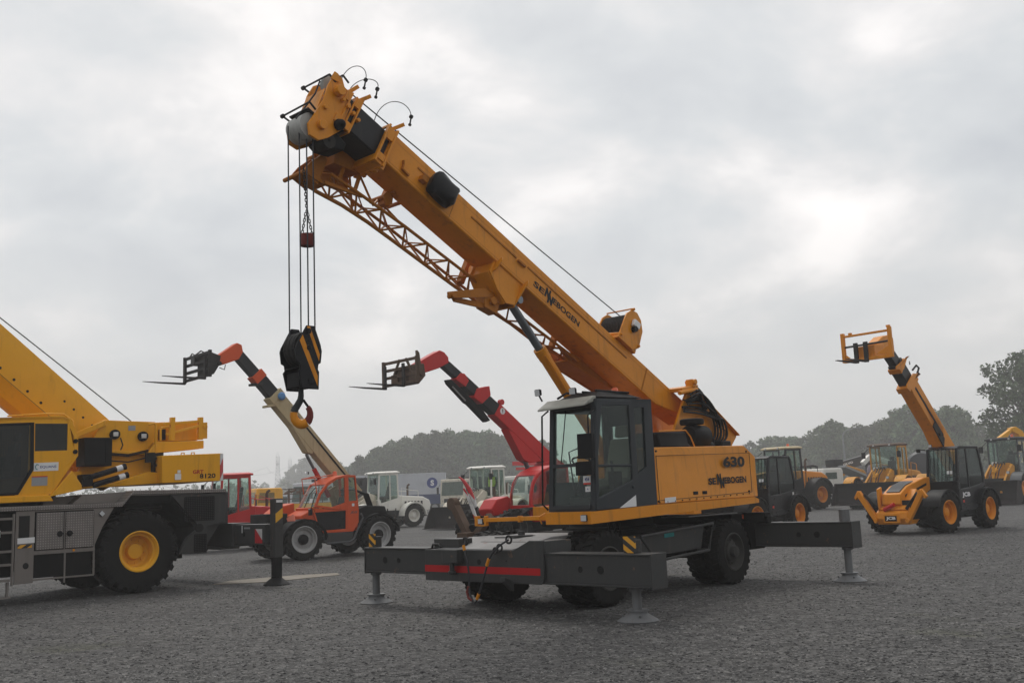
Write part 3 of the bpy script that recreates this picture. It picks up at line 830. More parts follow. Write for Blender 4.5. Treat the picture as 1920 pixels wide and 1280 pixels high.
mb = MB(TBH); mb.lathe([(.03, -.03), (.15, -.03), (.13, 0), (.15, .03), (.03, .03)], o=(6.30, .09, .22), axis='y', n=32); mb.build('sheave', NYLON, CR)
mb = MB(TBH); mb.lathe([(.02, -.1), (.10, -.1), (.10, .1), (.02, .1)], o=(6.05, .08, -.50), axis='y', n=28); mb.build('sheave', FORK, CR)
mb = MB(TBH); mb.prism([(6.02, -.3), (5.8, -.34), (5.8, -.46), (6.0, -.56), (6.12, -.54)], -.18, .15, 'y'); mb.lathe([(.001, -.05), (.06, -.05), (.08, 0), (.05, .08), (.001, .1)], o=(6.06, .27, -.28), axis='y', n=10)
mb.build('rope_socket', BLK, CR, bevel=.02)
# lettering on the boom
L = MB(TB); U = (-1, 0, -.012); V = (0, 0, 1); yb = .2535
add_text(L, "SE", (2.06, yb, -.115), U, V, .255, .095, .03)
add_text(L, "N", (1.79, yb, -.115), U, V, .12, .155, .085)
add_text(L, "N", (1.70, yb+.001, -.175), U, V, .12, .155, .085)
add_text(L, "EBOGEN", (1.575, yb, -.117), U, V, .67, .095, .03)
L.build('lettering', INK, CR)
# cover over the boom-side hose reel
bm = bmesh.new(); bmesh.ops.create_icosphere(bm, subdivisions=3, radius=1.0); random.seed(12)
vs = []
for v in bm.verts:
    c = v.co; k = 1+.10*math.sin(c.x*5+c.z*3)*math.cos(c.y*4+1)+random.uniform(-.03, .03)
    p = [math.copysign(abs(q)**.72, q) for q in c]
    vs.append((4.22+.25*p[0]*k, .35+.13*p[1]*k, -.01+.185*p[2]*k))
mb = MB(TB); mb.add(vs, [tuple(x.index for x in f.verts) for f in bm.faces]); bm.free()
mb.build('reel_cover', BLKG, CR, ang=22)
mb = MB(TB); mb.box(4.48, 4.58, .25, .34, -.10, -.02); mb.build('reel_bracket', YELD, CR)
# winch
mb = MB(TB)
wp = [(.05, .225), (.02, .55), (.0, .72), (-.10, .85), (-.24, .88), (-.38, .82), (-.49, .66), (-.50, .34), (-.36, .225)]
mb.prism(wp, .30, .33, 'y'); mb.prism(wp, -.21, -.18, 'y')
mb.box(-.48, .04, -.18, .30, .227, .30); mb.beam((-.50, .06, .34), (-.34, .06, .24), .48, .02)
mb.tube([(-.10, .33, .87), (-.10, -.21, .87)], .014, 6); mb.tube([(.02, .33, .30), (.06, -.21, .33)], .03, 6)
for p in ((-.12, .87), (-.47, .36), (.0, .3)): mb.cyl((p[0], .29, p[1]), (p[0], .36, p[1]), .025, n=8)
mb.build('winch_frame', YEL, CR, bevel=.005)
mb = MB(TB); pr = [(.001, -.18)]
for k in range(30): pr += [(.215+.012*(k % 2), -.175+.47*k/29)]
pr += [(.001, .298)]; mb.lathe(pr, o=(-.22, 0, .58), axis='y', n=32); mb.build('winch_drum', FORK, CR)
mb = MB(TB); mb.box(-.33, -.16, .332, .40, .58, .70); mb.build('winch_motor', STICK, CR, bevel=.015)
mb = MB(TB); mb.cyl((-.24, .33, .545), (-.24, .40, .545), .05, n=12); mb.build('winch_fitting', BLK, CR)
# ropes
mb = MB(TB); mb.tube([(6.19, .09, .352), (6.0, .09, .345), (-.14, .06, .80)], .0095, 6)
mb.build('hoist_rope', ROPE, CR)
for (x, y) in ((5.98, -.04), (5.90, .08), (5.80, .09), (5.72, .11)):
    mb = MB(); z0 = 6.20
    mb.tube([(x, y, 3.45), (x, y, z0)], .0095, 6); mb.build('hoist_rope', ROPE, CR)
mb = MB(TB); mb.tube([(6.35, .06, .18), (6.33, .06, -.02), (6.37, .05, -.34), (6.395, .04, -.50)], .012, 6); mb.build('hoist_rope', ROPE, CR)
def hoop(a, b, c, d):
    mb = MB(TB); pts = []
    a, b, c, d = map(Vector, (a, b, c, d))
    for k in range(21):
        t = k/20; pts.append(a*(1-t)**3+b*3*t*(1-t)**2+c*3*t*t*(1-t)+d*t**3)
    mb.tube(pts, .006, 5)
    mb.lathe([(.001, -.015), (.028, -.015), (.028, .015), (.001, .015)], o=d, axis='z', n=10)
    dn = d+Vector((-.03, 0, -.12)); mb.tube([d, dn], .012, 6); mb.lathe([(.001, -.01), (.022, -.01), (.022, .01), (.001, .01)], o=dn, axis='z', n=10)
    mb.build('cable_loop', HOSE, CR)
hoop((5.42, .06, .22), (5.55, .06, .75), (5.12, .15, .95), (5.07, .27, .62))
hoop((6.06, .05, .24), (6.22, .05, .72), (5.88, .1, .98), (5.86, .2, .60))
hoop((5.95, .1, .24), (6.02, .1, .62), (5.66, .2, .86), (5.68, .25, .58))
# cylinder bracket under the boom
mb = MB(TB)
bk = [(2.88, -.225), (2.90, -.42), (2.66, -.58), (2.42, -.67), (2.26, -.60), (2.24, -.225)]
for s in (1, -1): mb.prism(bk, s*.19, s*.225, 'y')
for u0, u1 in ((2.84, 2.90), (2.24, 2.28)):
    zz = -.42 if u0 > 2.7 else -.62
    mb.prism([(-.33, -.16), (-.25, -.236), (.25, -.236), (.33, -.16), (.345, -.22), (.29, -.36), (.2, zz), (-.2, zz), (-.29, -.36), (-.345, -.22)], u0-.012, u0+.012, 'x')
mb.prism([(2.89, -.42), (2.91, -.44), (2.43, -.69), (2.41, -.66)], -.2, .2, 'y')
mb.build('cylinder_bracket', YEL, CR, bevel=.004)
top = Vector((2.14, 0, 4.41)); d = Vector((-.58, 0, -.617)).normalized()
mb = MB(); mb.cyl(top-d*.02, top+d*1.0, .064, n=24); mb.cyl((top.x, -.19, top.z), (top.x, .22, top.z), .06, n=20); mb.build('lift_cylinder_rod', CHROME, CR)
mb = MB(); mb.cyl(top+d*.90, top+d*1.02, .100, n=28); mb.cyl(top+d*1.0, top+d*3.4, .088, n=28); mb.cyl(top+d*1.02, top+d*1.10, .096, n=28); mb.tube([top+d*.95+Vector((0, .09, -.08)), top+d*1.1+Vector((0, .11, -.1)), top+d*1.6+Vector((0, .09, -.1))], .014, 6)
mb.build('lift_cylinder', YEL, CR)
# folded lattice jib under the boom
def ev(tab, u):
    for (a, va), (b, vb) in zip(tab, tab[1:]):
        if a >= u >= b: return va+(vb-va)*(u-a)/(b-a)
    return tab[-1][1] if u < tab[-1][0] else tab[0][1]
lowt = [(6.05, -1.15), (5.9, -1.14), (5.35, -1.02), (4.93, -.98), (3.81, -.91), (3.08, -.86), (1.76, -.70), (.9, -.60), (.2, -.50)]
upt = [(6.05, -.95), (5.39, -.87), (4.63, -.80), (3.25, -.72), (1.85, -.66), (1.06, -.61), (.2, -.55)]
TBJ = TB @ Matrix.Translation((-.31, -.33, .235))
fart = [(a, b+.06) for a, b in [(6.05, -.80), (4.6, -.70), (3.2, -.66), (1.8, -.60), (.9, -.56), (.2, -.52)]]
mb = MB(TBJ)
us = [5.9-.44*k for k in range(13)]
A = lambda u: (u, .22, ev(upt, u)); B = lambda u: (u, .0, ev(lowt, u)); D = lambda u: (u, -.28, ev(fart, u))
for f, r_ in ((A, .023), (B, .027), (D, .023)):
    mb.tube([f(u) for u in us], r_, 8)
for i in range(len(us)-1):
    a, b = us[i], us[i+1]; m_ = (a+b)/2
    mb.tube([A(a), B(m_)], .015, 6); mb.tube([B(m_), A(b)], .015, 6)
    mb.tube([D(a), B(m_)], .014, 6); mb.tube([B(m_), D(b)], .014, 6)
    mb.tube([A(a), D(a)], .012, 6); mb.tube([A(a), D(b)], .010, 6)
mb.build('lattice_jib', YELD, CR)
mb = MB(TBJ)
jh = [(6.22, -1.12), (6.20, -.93), (6.10, -.60), (5.98, -.50), (5.55, -.52), (5.40, -.66), (5.40, -.95), (5.88, -1.12), (6.02, -1.15)]
mb.prism([(6.10, -.62), (5.98, -.50), (5.62, -.48), (5.45, -.62), (5.5, -.82), (5.9, -.95)], -.12, -.09, 'y')
mb.prism([(6.22, -1.12), (6.18, -.93), (6.08, -.70), (5.98, -.72), (5.95, -1.12)], .10, .125, 'y'); mb.prism([(6.22, -1.12), (6.18, -.93), (6.08, -.70), (5.98, -.72), (5.95, -1.12)], -.16, -.135, 'y')
mb.prism([(5.98, -.50), (5.62, -.44), (5.50, -.58), (5.90, -.72)], -.3, .16, 'y')
mb.beam((6.18, 0, -1.10), (5.86, 0, -1.05), .30, .04); mb.beam((5.9, .15, -1.05), (5.35, .2, -.86), .04, .05)
mb.tube([(6.20, .2, -1.10), (6.20, -.3, -1.12)], .03, 8); mb.tube([(6.04, .2, -.62), (6.04, -.3, -.62)], .03, 8)
mb.beam((5.75, .13, -.5), (5.70, .13, -1.0), .03, .05); mb.beam((5.5, .15, -.46), (5.45, .15, -.9), .03, .05)
mb.prism([(5.06, -.60), (5.02, -.50), (4.92, -.50), (4.88, -.62), (4.96, -.72)], .16, .185, 'y')
for (p_, q_) in (((5.5, .12, -.55), (5.15, .2, -.86)), ((5.15, .2, -.86), (4.95, -.1, -.52)), ((5.5, -.25, -.52), (5.15, -.28, -.74)), ((5.6, .0, -.5), (5.3, 0, -1.0)), ((4.95, -.1, -.52), (4.6, .2, -.80)), ((4.95, -.1, -.52), (4.55, -.28, -.64))): mb.tube([p_, q_], .018, 6)
mb.tube([(4.95, .24, -.5), (4.95, -.28, -.5)], .035, 8); mb.tube([(4.7, .24, -.42), (4.7, -.28, -.42)], .03, 8)
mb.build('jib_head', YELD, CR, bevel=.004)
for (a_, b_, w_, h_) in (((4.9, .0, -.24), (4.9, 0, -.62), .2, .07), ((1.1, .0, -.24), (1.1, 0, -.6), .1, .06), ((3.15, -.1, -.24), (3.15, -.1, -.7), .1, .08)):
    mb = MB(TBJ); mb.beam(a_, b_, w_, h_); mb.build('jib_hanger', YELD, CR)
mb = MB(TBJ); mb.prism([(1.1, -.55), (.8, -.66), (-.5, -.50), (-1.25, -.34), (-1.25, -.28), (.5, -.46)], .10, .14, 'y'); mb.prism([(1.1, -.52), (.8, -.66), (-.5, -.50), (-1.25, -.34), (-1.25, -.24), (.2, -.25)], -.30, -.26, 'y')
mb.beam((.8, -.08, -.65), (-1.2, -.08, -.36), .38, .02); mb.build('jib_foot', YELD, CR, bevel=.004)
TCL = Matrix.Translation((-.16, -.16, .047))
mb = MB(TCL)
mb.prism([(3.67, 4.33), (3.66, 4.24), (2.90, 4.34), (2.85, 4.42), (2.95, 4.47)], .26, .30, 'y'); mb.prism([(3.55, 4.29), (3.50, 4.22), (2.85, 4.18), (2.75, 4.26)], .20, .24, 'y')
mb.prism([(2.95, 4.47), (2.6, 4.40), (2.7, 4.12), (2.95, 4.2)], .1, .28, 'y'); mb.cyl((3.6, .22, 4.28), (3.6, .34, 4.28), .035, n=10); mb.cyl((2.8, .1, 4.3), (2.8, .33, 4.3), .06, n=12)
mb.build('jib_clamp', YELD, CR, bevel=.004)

mb = MB(TB)
for u in (-.9, -.92, 3.9): mb.box(u-.006, u+.006, .2502, .2535, -.22, .21)
mb.build('weld_seam', YELD, CR)
mb = MB()
for k in range(14): mb.cyl((.40-.2*k, 1.25, 1.372+.0045*k), (.40-.2*k, 1.262, 1.372+.0045*k), .010, n=6)
mb.build('bolt_row', CHASSD, CR)
# ---- operator's cab
shear = Matrix(((1, 0, -.084, .084*1.31), (0, 1, 0, 0), (0, 0, 1, 0), (0, 0, 0, 1)))
mb = MB()
ring_panel(mb, [(.46, 1.33), (.975, 1.32), (.975, 2.87), (.46, 2.90)], [(.67, 1.90), (.90, 1.80), (.90, 2.77), (.65, 2.78)], 1.20, 1.25)
mb.box(.46, .50, .40, 1.2, 1.33, 1.8); mb.box(.46, .50, .40, 1.2, 2.55, 2.9); mb.box(.46, .50, .40, .5, 1.8, 2.55); mb.box(.46, .50, 1.1, 1.2, 1.8, 2.55)
ring_panel(mb, [(.46, 1.33), (1.92, 1.31), (1.79, 2.86), (.46, 2.90)], [(.60, 1.72), (1.78, 1.72), (1.70, 2.72), (.60, 2.74)], .40, .44)
mb.prism([(.46, 2.855), (1.78, 2.83), (1.78, 2.87), (.46, 2.905)], .40, 1.25); mb.box(.5, 1.9, .44, 1.2, 1.31, 1.35)
mb.T = shear
ring_panel(mb, [(.40, 1.31), (1.25, 1.31), (1.25, 2.86), (.40, 2.86)], [(.475, 1.385), (1.165, 1.385), (1.165, 2.755), (.475, 2.755)], 1.88, 1.93, 'x')
mb.box(1.885, 1.94, .46, 1.17, 1.93, 1.975); mb.box(1.93, 1.96, .52, 1.18, 1.34, 1.40)
mb.T = Matrix()
mb.build('cab_shell', CAB, CR, bevel=.018)
mb = MB()
ring_panel(mb, [(.985, 1.325), (1.92, 1.315), (1.885, 2.1), (1.79, 2.84), (.985, 2.865)], [(1.04, 1.72), (1.84, 1.49), (1.81, 2.08), (1.67, 2.765), (1.04, 2.795)], 1.215, 1.262)
mb.box(1.04, 1.83, 1.22, 1.255, 1.905, 1.945); mb.cyl((1.06, 1.26, 1.62), (1.06, 1.285, 1.62), .025, n=10)
d_ = mb.build('cab_door', CAB, CR, bevel=.014)
pane(d_, 'window', [(1.04, 1.238, 1.72), (1.84, 1.238, 1.49), (1.81, 1.238, 2.08), (1.67, 1.238, 2.765), (1.04, 1.238, 2.795)], mat=GLASSD)
pane(CR, 'window', [(.67, 1.225, 1.90), (.90, 1.225, 1.80), (.90, 1.225, 2.77), (.65, 1.225, 2.78)], mat=GLASSD)
pane(CR, 'window', [(.60, .42, 1.72), (1.78, .42, 1.72), (1.70, .42, 2.72), (.60, .42, 2.74)])
pane(CR, 'window', [(.48, .5, 1.8), (.48, 1.1, 1.8), (.48, 1.1, 2.55), (.48, .5, 2.55)])
fx = lambda z: 1.905-(z-1.31)*.084
pane(CR, 'windscreen', [(fx(1.975), .475, 1.975), (fx(1.975), 1.165, 1.975), (fx(2.755), 1.165, 2.755), (fx(2.755), .475, 2.755)])
pane(CR, 'lower_windscreen', [(fx(1.385), .475, 1.385), (fx(1.385), 1.165, 1.385), (fx(1.93), 1.165, 1.93), (fx(1.93), .475, 1.93)])
mb = MB(); mb.loft([[(1.74, .34, 2.84), (2.02, .34, 2.74), (2.02, .34, 2.77), (1.80, .34, 2.90), (1.74, .34, 2.90)], [(1.74, 1.22, 2.84), (1.99, 1.20, 2.76), (1.99, 1.20, 2.79), (1.80, 1.22, 2.91), (1.74, 1.22, 2.91)]])
mb.build('sun_visor', VISOR, CR, bevel=.02)
mb = MB(); mb.loft([[(1.70, .44, 2.905), (1.70, 1.16, 2.905), (.55, 1.16, 2.925), (.55, .44, 2.925)], [(1.45, .52, 3.0), (1.45, 1.05, 3.0), (.75, 1.02, 3.0), (.75, .52, 3.0)]])
mb.box(.7, 1.5, .52, .56, 3.0, 3.03); mb.box(.7, 1.5, .76, .80, 3.0, 3.03); mb.box(.7, 1.5, 1.0, 1.04, 3.0, 3.03)
mb.tube([(1.74, .5, 2.93), (1.55, .52, 3.02), (.75, .52, 3.03)], .02, 6)
mb.build('roof_guard', BLK, CR, bevel=.015)
beacon(CR, (.72, .78, 3.0), .8)
lamp(CR, (1.95, .30, 3.03), (1, -.15, -.1), .06, 'work_light')
mb = MB(); mb.tube([(1.92, .36, 2.90), (1.92, .31, 2.98)], .014, 6); mb.build('light_stalk', BLK, CR)
lamp(CR, (1.85, .88, 3.0), (1, 0, -.1), .06, 'work_light')
mb = MB(); mb.tube([(1.90, .36, 1.34), (2.0, .35, 1.42), (1.93, .35, 2.68), (1.82, .38, 2.76)], .014, 7); mb.build('grab_rail', BLK, CR)
mb = MB(); mb.tube([(1.80, 1.24, 2.74), (2.0, 1.26, 2.62), (2.02, 1.26, 2.0), (1.95, 1.24, 1.8)], .012, 6)
mb.box(2.0, 2.07, 1.10, 1.36, 2.03, 2.37); mb.box(2.01, 2.06, 1.04, 1.33, 1.80, 1.99)
mb.build('mirror', BLK, CR, bevel=.025)
mb = MB(); mb.tube([(fx(1.99)+.02, .62, 1.99), (fx(2.35)+.03, .67, 2.35), (fx(2.74)+.02, .70, 2.74)], .008, 5); mb.build('wiper', BLK, CR)
seat(CR, 1.0, .80, 1.62, BEIGE, 1.0)
steering(CR, 1.55, .80, 1.98)
mb = MB(); mb.box(1.45, 1.72, .62, .98, 1.35, 1.5); mb.cyl((1.62, .8, 1.4), (1.56, .8, 1.96), .035, n=10); mb.box(1.15, 1.35, 1.05, 1.15, 1.6, 1.85); mb.cyl((1.3, 1.1, 1.8), (1.32, 1.1, 2.0), .02, n=8)
mb.tube([(1.6, .62, 1.6), (1.66, .60, 2.15), (1.58, .78, 2.22), (1.56, .9, 2.22)], .012, 6)
mb.build('control_console', BLK, CR, bevel=.015)
sx = fx(1.62)+.01
sticker(CR, (fx(1.70)+.008, 1.02, 1.70), (0, 1, 0), (-.084, 0, 1), .135, .095)
sticker(CR, (fx(1.66)+.008, 1.03, 1.675), (0, 1, 0), (-.084, 0, 1), .125, .024, STICKR)
sticker(CR, (fx(1.58)+.008, 1.06, 1.575), (0, 1, 0), (-.084, 0, 1), .09, .075)
letters(CR, [("454", (fx(1.73)+.0145, 1.05, 1.722), (0, 1, 0), (-.084, 0, 1), .078, .05, .03)], INKB)
letters(CR, [("A", (fx(1.60)+.0145, 1.09, 1.598), (0, 1, 0), (-.084, 0, 1), .03, .03, .02)], INKB)
mb = MB(); mb.prism([(1.40, 1.33), (1.0, 1.50), (1.0, 1.34)], 1.2622, 1.266); mb.build('white_flash', STICK, CR)
lamp(CR, (2.075, 1.155, 1.222), (1, 0, 0), .055)
mb = MB(); mb.beam((2.02, .44, 1.235), (2.02, -.92, 1.215), .05, .06, side=(1, 0, 0)); mb.box(1.99, 2.05, -1.0, -.93, 1.13, 1.28); mb.box(1.99, 2.05, -.80, -.76, 1.13, 1.28); mb.box(1.99, 2.05, -.93, -.80, 1.125, 1.145)
mb.box(1.98, 2.06, -.1, -.06, 1.18, 1.27); mb.tube([(2.0, .4, 1.3), (2.1, .36, 1.25), (2.05, .36, 1.15)], .012, 6)
mb.build('front_bumper_bar', YEL, CR, bevel=.006)
lamp(CR, (2.06, -.865, 1.20), (1, 0, 0), .05)

# ---- hook block, warning weight, slings (each hangs from the crane)
HB = thing('hook_block', 'black hook block with amber stripes and a large lifting hook hanging on four ropes', 'hook block', (1.449+0, 16.0), 227)
HB.location = (*(Matrix.Rotation(R(227), 3, 'Z') @ Vector((5.88, .04, 0)) + Vector((1.449, 16.0, 0)))[:2], 2.45)
HB.scale = (.86, .86, 1)
ck = [(-.10, 1.22), (.03, 1.22), (.10, 1.12), (.20, .97), (.22, .92), (.20, .78), (.15, .76), (.14, .70), (.17, .67), (.11, .46), (-.16, .46), (-.17, .67), (-.15, .70), (-.16, .76), (-.20, .78), (-.22, .92), (-.20, 1.0)]
for s in (1, -1):
    mb = MB(); mb.prism(ck, s*.17, s*.195)
    for p in ((0, .95), (0, 1.15), (-.02, .55)): mb.cyl((p[0], s*.19, p[1]), (p[0], s*.215, p[1]), .035, n=12)
    c_ = mb.build('cheek_plate', BLKG, HB, bevel=.006)
    mb = MB()
    mb.prism([(-.0, 1.215), (-.06, 1.215), (.195, .55)[:2], (.12, .47), (.08, .47)] if False else [(.10, 1.10), (.15, 1.03), (-.135, .50), (-.14, .62)], s*.1955, s*.1985)
    mb.prism([(-.02, 1.21), (.03, 1.21), (-.165, .80), (-.18, .88)], s*.1955, s*.1985)
    mb.build('warning_stripe', YEL, c_)
for y in (-.09, .0, .09):
    mb = MB(); mb.lathe([(.03, -.04), (.20, -.04), (.20, -.025), (.175, 0), (.20, .025), (.20, .04), (.03, .04)], o=(0, y, .95), axis='y', n=32); mb.build('sheave', FORK, HB)
mb = MB(); mb.box(-.13, .13, -.15, .15, .48, .66); mb.box(-.16, .16, -.165, .165, .70, .72); mb.cyl((0, -.16, .84), (0, .16, .84), .03); mb.box(.17, .19, -.165, .165, .92, .95); mb.build('crosshead', BLK, HB, bevel=.01)
mb = MB()
e1 = Vector((-.78, .62, 0)).normalized(); zz = Vector((0, 0, 1))
pts, rad = [], []
def hk(x, z, r_): pts.append(e1*x+zz*z); rad.append(r_)
hk(0, .48, .035); hk(0, .40, .04); hk(-.01, .34, .045)
for k in range(15):
    t = R(128+k*(405-128)/14); hk(.01+.112*math.cos(t), .175+.118*math.sin(t), .046+.018*math.sin(PI*k/14)-.012*(k/14))
n3 = 6
mb.tube(pts[:n3], rad[:n3], 14); hookm = mb.build('hook', paint('grey hook steel', (.03, .034, .035), .5, .5), HB)
mb = MB(); mb.tube(pts[n3-1:n3+7], rad[n3-1:n3+7], 14); mb.build('hook_belly', YEL, hookm)
mb = MB(); mb.tube(pts[n3+6:], rad[n3+6:], 14); mb.build('hook_tip', REDD, hookm)
mb = MB(); mb.beam(e1*.03+zz*.345, e1*.10+zz*.255, .03, .02); mb.build('hook_latch', BLK, hookm)

def cw_(x, y, z): return Matrix.Rotation(R(227), 3, 'Z') @ Vector((x, y, 0)) + Vector((1.449, 16.0, z))
AW = thing('warning_weight', 'small red weight hanging on two short chains beside the hoist ropes', 'weight', cw_(5.74, .0, 4.70), 227)
mb = MB(); mb.lathe([(.03, 0), (.085, 0), (.09, .02), (.09, .13), (.085, .15), (.03, .15)], axis='z', n=20); mb.build('weight', REDD, AW)
mb = MB()
def chain(mb, a, b, link=.05, r_=.006, w=.013):
    a, b = Vector(a), Vector(b); L_ = (b-a).length; n = int(L_/(link*.72)); d = (b-a).normalized(); p = d.orthogonal().normalized(); q = d.cross(p)
    for k in range(n):
        c = a+d*(L_*(k+.5)/n); s_ = p if k % 2 else q
        mb.tube([c+d*(link/2-w)*math.copysign(1, math.cos(t))*1.0+d*w*math.cos(t)*.9+s_*w*math.sin(t) for t in (2*PI*i/8+PI/8 for i in range(8))], r_, 5, closed=True)
chain(mb, (.075, 0, .15), (.02, 0, .42)); chain(mb, (-.075, .0, .15), (-.01, 0, .42)); chain(mb, (0, 0, .42), (.045, 0, 1.0))
mb.build('chain', FORK, AW)
SL = thing('lifting_sling', 'hook sling with shackles and yellow tags slung over the grey front outrigger box', 'sling', (1.449, 16.0), 227)
SL.location = cw_(2.9, .15, 0)
mb = MB()
mb.tube([(.0, .36, .985), (.06, .26, .92), (.075, .10, .80), (.075, .03, .70), (.075, -.08, .45), (.075, -.15, .30), (.075, -.22, .17), (.075, -.27, .13)], .014, 7)
mb.tube([(0, -.48, .965), (.07, -.44, .88), (.075, -.38, .70), (.075, -.35, .50), (.075, -.36, .36), (.075, -.35, .26), (.075, -.27, .12)], .014, 7)
mb.build('rope', ROPE, SL)
for (p, r_) in (((.05, .23, .88), .045), ((.06, .16, .84), .04), ((.0, .36, .985), .05), ((0, -.48, .96), .05)):
    mb = MB(); mb.tube([(p[0], p[1]+r_*math.cos(t), p[2]+r_*math.sin(t)) for t in (2*PI*k/14 for k in range(14))], .014, 6, closed=True); mb.build('shackle', FORK, SL)
for (a, b) in (((.078, .05, .735), (.078, .0, .64)), ((.078, -.17, .26), (.078, -.21, .19)), ((.065, -.455, .91), (.07, -.43, .84))):
    mb = MB(); mb.cyl(a, b, .022, n=10); mb.build('tag_sleeve', YEL, SL)
mb = MB(); mb.tube([(.075, -.36, .36), (.08, -.40, .28), (.08, -.37, .20), (.08, -.30, .17)], .02, 8); mb.build('hook', REDD, SL)
# ================================================================ rough-terrain crane at the left edge
RT = thing('rough_terrain_crane', 'yellow and grey rough terrain crane cut off by the left edge of the photo', 'crane', (-8.40, 20.46), 224)
random.seed(9)
RTY = paint('rough terrain rim yellow', (0.80, 0.40, 0.02), .4, .25)
for x, y, s in ((.0, 1.23, 1), (.0, -1.23, -1), (3.95, 1.23, 1), (3.95, -1.23, -1)):
    wheel(RT, x, y, .79, .64, .35, RTY, s, 24, .05, 'dish', .42, mat=RUBN, skew=.5)
RTY0 = [1.58]
def rt_fit(p):     # the flank was measured on one plane: spread the stations along x to the machine's true heading
    k = 1/(1+.0333*p.x); z = p.z if p.z < 1.6 else 1.6+(p.z-1.6)*k
    return ((-.77*(1.58-RTY0[0])+1.042*p.x)*k, p.y-.03, z)
mb = MB(); mb.box(-1.3, 4.8, -.6, .6, .55, 1.3); mb.box(-.25, .15, -1.0, 1.0, .6, .98); mb.box(3.7, 4.2, -1., 1., .6, .98); mb.box(-.9, 5, -1.55, -1.1, 1.2, 1.9); mb.build('chassis', CHASSD, RT)
mb = MB(); mb.lathe([(.001, 1.3), (.8, 1.3), (.8, 1.95), (.001, 1.95)], o=(1.9, 0, 0), axis='z', n=40); mb.build('slewing_ring', CHASSD, RT)
MB.WARP = rt_fit
# deck and side panels
mb = MB()
mb.prism([(5.2, 1.66), (.36, 1.655), (.17, 1.88), (-1.62, 1.85), (-1.62, 1.915), (.14, 1.955), (.33, 1.735), (5.2, 1.745)], 1.22, 1.60)
mb.build('checker_deck', CHECK, RT, bevel=.006)
mb = MB(); mb.prism([(1.15, 1.75), (.95, 1.92), (.14, 1.94), (.33, 1.74)], .3, 1.22); mb.prism([(1.6, 1.70), (1.6, 1.9), (-1.6, 1.90), (-1.6, 1.83)], -1.5, .9); mb.build('deck_plate', ALU, RT)
mb = MB()
mb.prism([(2.34, 1.652), (2.34, .37), (1.985, .375), (1.985, 1.62), (1.43, 1.62), (.88, 1.62), (.88, .425), (.845, .425), (.85, .98), (.72, 1.28), (.50, 1.652)], 1.55, 1.575)
mb.box(.86, 1.985, 1.555, 1.578, .86, .93); mb.box(.86, 1.985, 1.55, 1.578, .41, .44); mb.box(1.39, 1.42, 1.55, 1.58, .33, .9); mb.box(1.415, 1.435, 1.57, 1.588, .93, 1.6)
mb.build('side_panel', ALU, RT, bevel=.004)
mb = MB(); mb.box(2.08, 2.28, 1.576, 1.582, 1.16, 1.56); mb.build('opening', INK, RT, bevel=.002); mb = MB(); mb.lathe([(.055, 0), (.04, .006), (.001, .004)], o=(2.13, 1.577, .68), axis='y', n=24); mb.box(.80, .68, 1.57, 1.6, 1.52, 1.62) if False else None; mb.build('opening', INK, RT, bevel=.002)
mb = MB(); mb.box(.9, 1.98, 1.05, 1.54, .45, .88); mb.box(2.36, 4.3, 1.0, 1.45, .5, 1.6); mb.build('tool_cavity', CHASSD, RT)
for x0, x1, hx in ((1.97, 1.44, 1.52), (1.415, .88, 1.34)):
    mb = MB(); mb.box(min(x0, x1)+.012, max(x0, x1)-.012, 1.578, 1.594, .945, 1.60); d_ = mb.build('locker_door', CHECK, RT, bevel=.005)
    mb = MB(); mb.lathe([(.05, 0), (.055, .012), (.03, .02), (.001, .02)], o=(hx, 1.594, 1.21), axis='y', n=18); mb.box(hx-.06, hx+.02, 1.60, 1.625, 1.20, 1.225); mb.build('handle', BLK, d_)
lamp(RT, (.74, 1.60, 1.54), (0, 1, 0), .05, 'side_lamp')
mb = MB(); mb.tube([(1.25, 1.5, .90), (1.25, 1.6, .90)], .022, 10); mb.build('coupling', YEL, RT)
sticker(RT, (2.30, 1.580, .99+.08), (-1, 0, .02), (0, 0, 1), .32, .10); sticker(RT, (2.29, 1.580, .99), (-1, 0, .02), (0, 0, 1), .26, .06, HAZY)
mb = MB()
for z in (1.52, 1.28, .95, .72, .45): mb.box(2.40, 3.0, 1.50, 1.60, z-.02, z+.02)
mb.tube([(2.38, 1.58, 1.6), (2.38, 1.58, .35)], .025, 6); mb.tube([(3.0, 1.58, 1.6), (3.0, 1.58, .2)], .025, 6); mb.tube([(2.45, 1.55, .42), (2.45, 1.55, .16)], .03, 6); mb.box(2.40, 3.0, 1.40, 1.60, .14, .17)
mb.build('ladder', ALU, RT)
sticker(RT, (2.78, 1.46, 1.2), (-1, 0, 0), (0, 0, 1), .2, .12)
RTY0[0] = 1.52
# rear body around the wheel
mb = MB()
mb.prism([(-.53, 1.85), (-1.62, 1.848), (-1.56, 1.25), (-1.235, 1.20), (-1.23, .665), (-.70, .68), (-.86, 1.0), (-1.10, 1.18)], 1.46, 1.56)
mb.prism([(-.55, 1.84), (-1.6, 1.84), (-1.5, 1.2), (-1.2, .7), (-.95, .7), (-1.02, 1.2)], -1.4, 1.46)
mb.box(-1.66, -1.3, 1.2, 1.5, 1.22, 1.86)
mb.build('rear_body', CHASS, RT, bevel=.008)
mb = MB(); mb.grid(-1.36, -.80, 1.32, 1.78, 16, 13, 1.565, .014, .012); mb.grid(-1.21, -.99, .70, 1.04, 7, 10, 1.565, .014, .012); mb.build('grille', BLK, RT)
mb = MB(); mb.lathe([(.085, 0), (.06, .006), (.001, .003)], o=(-1.08, 1.561, 1.17), axis='y', n=24); mb.build('opening', INK, RT)
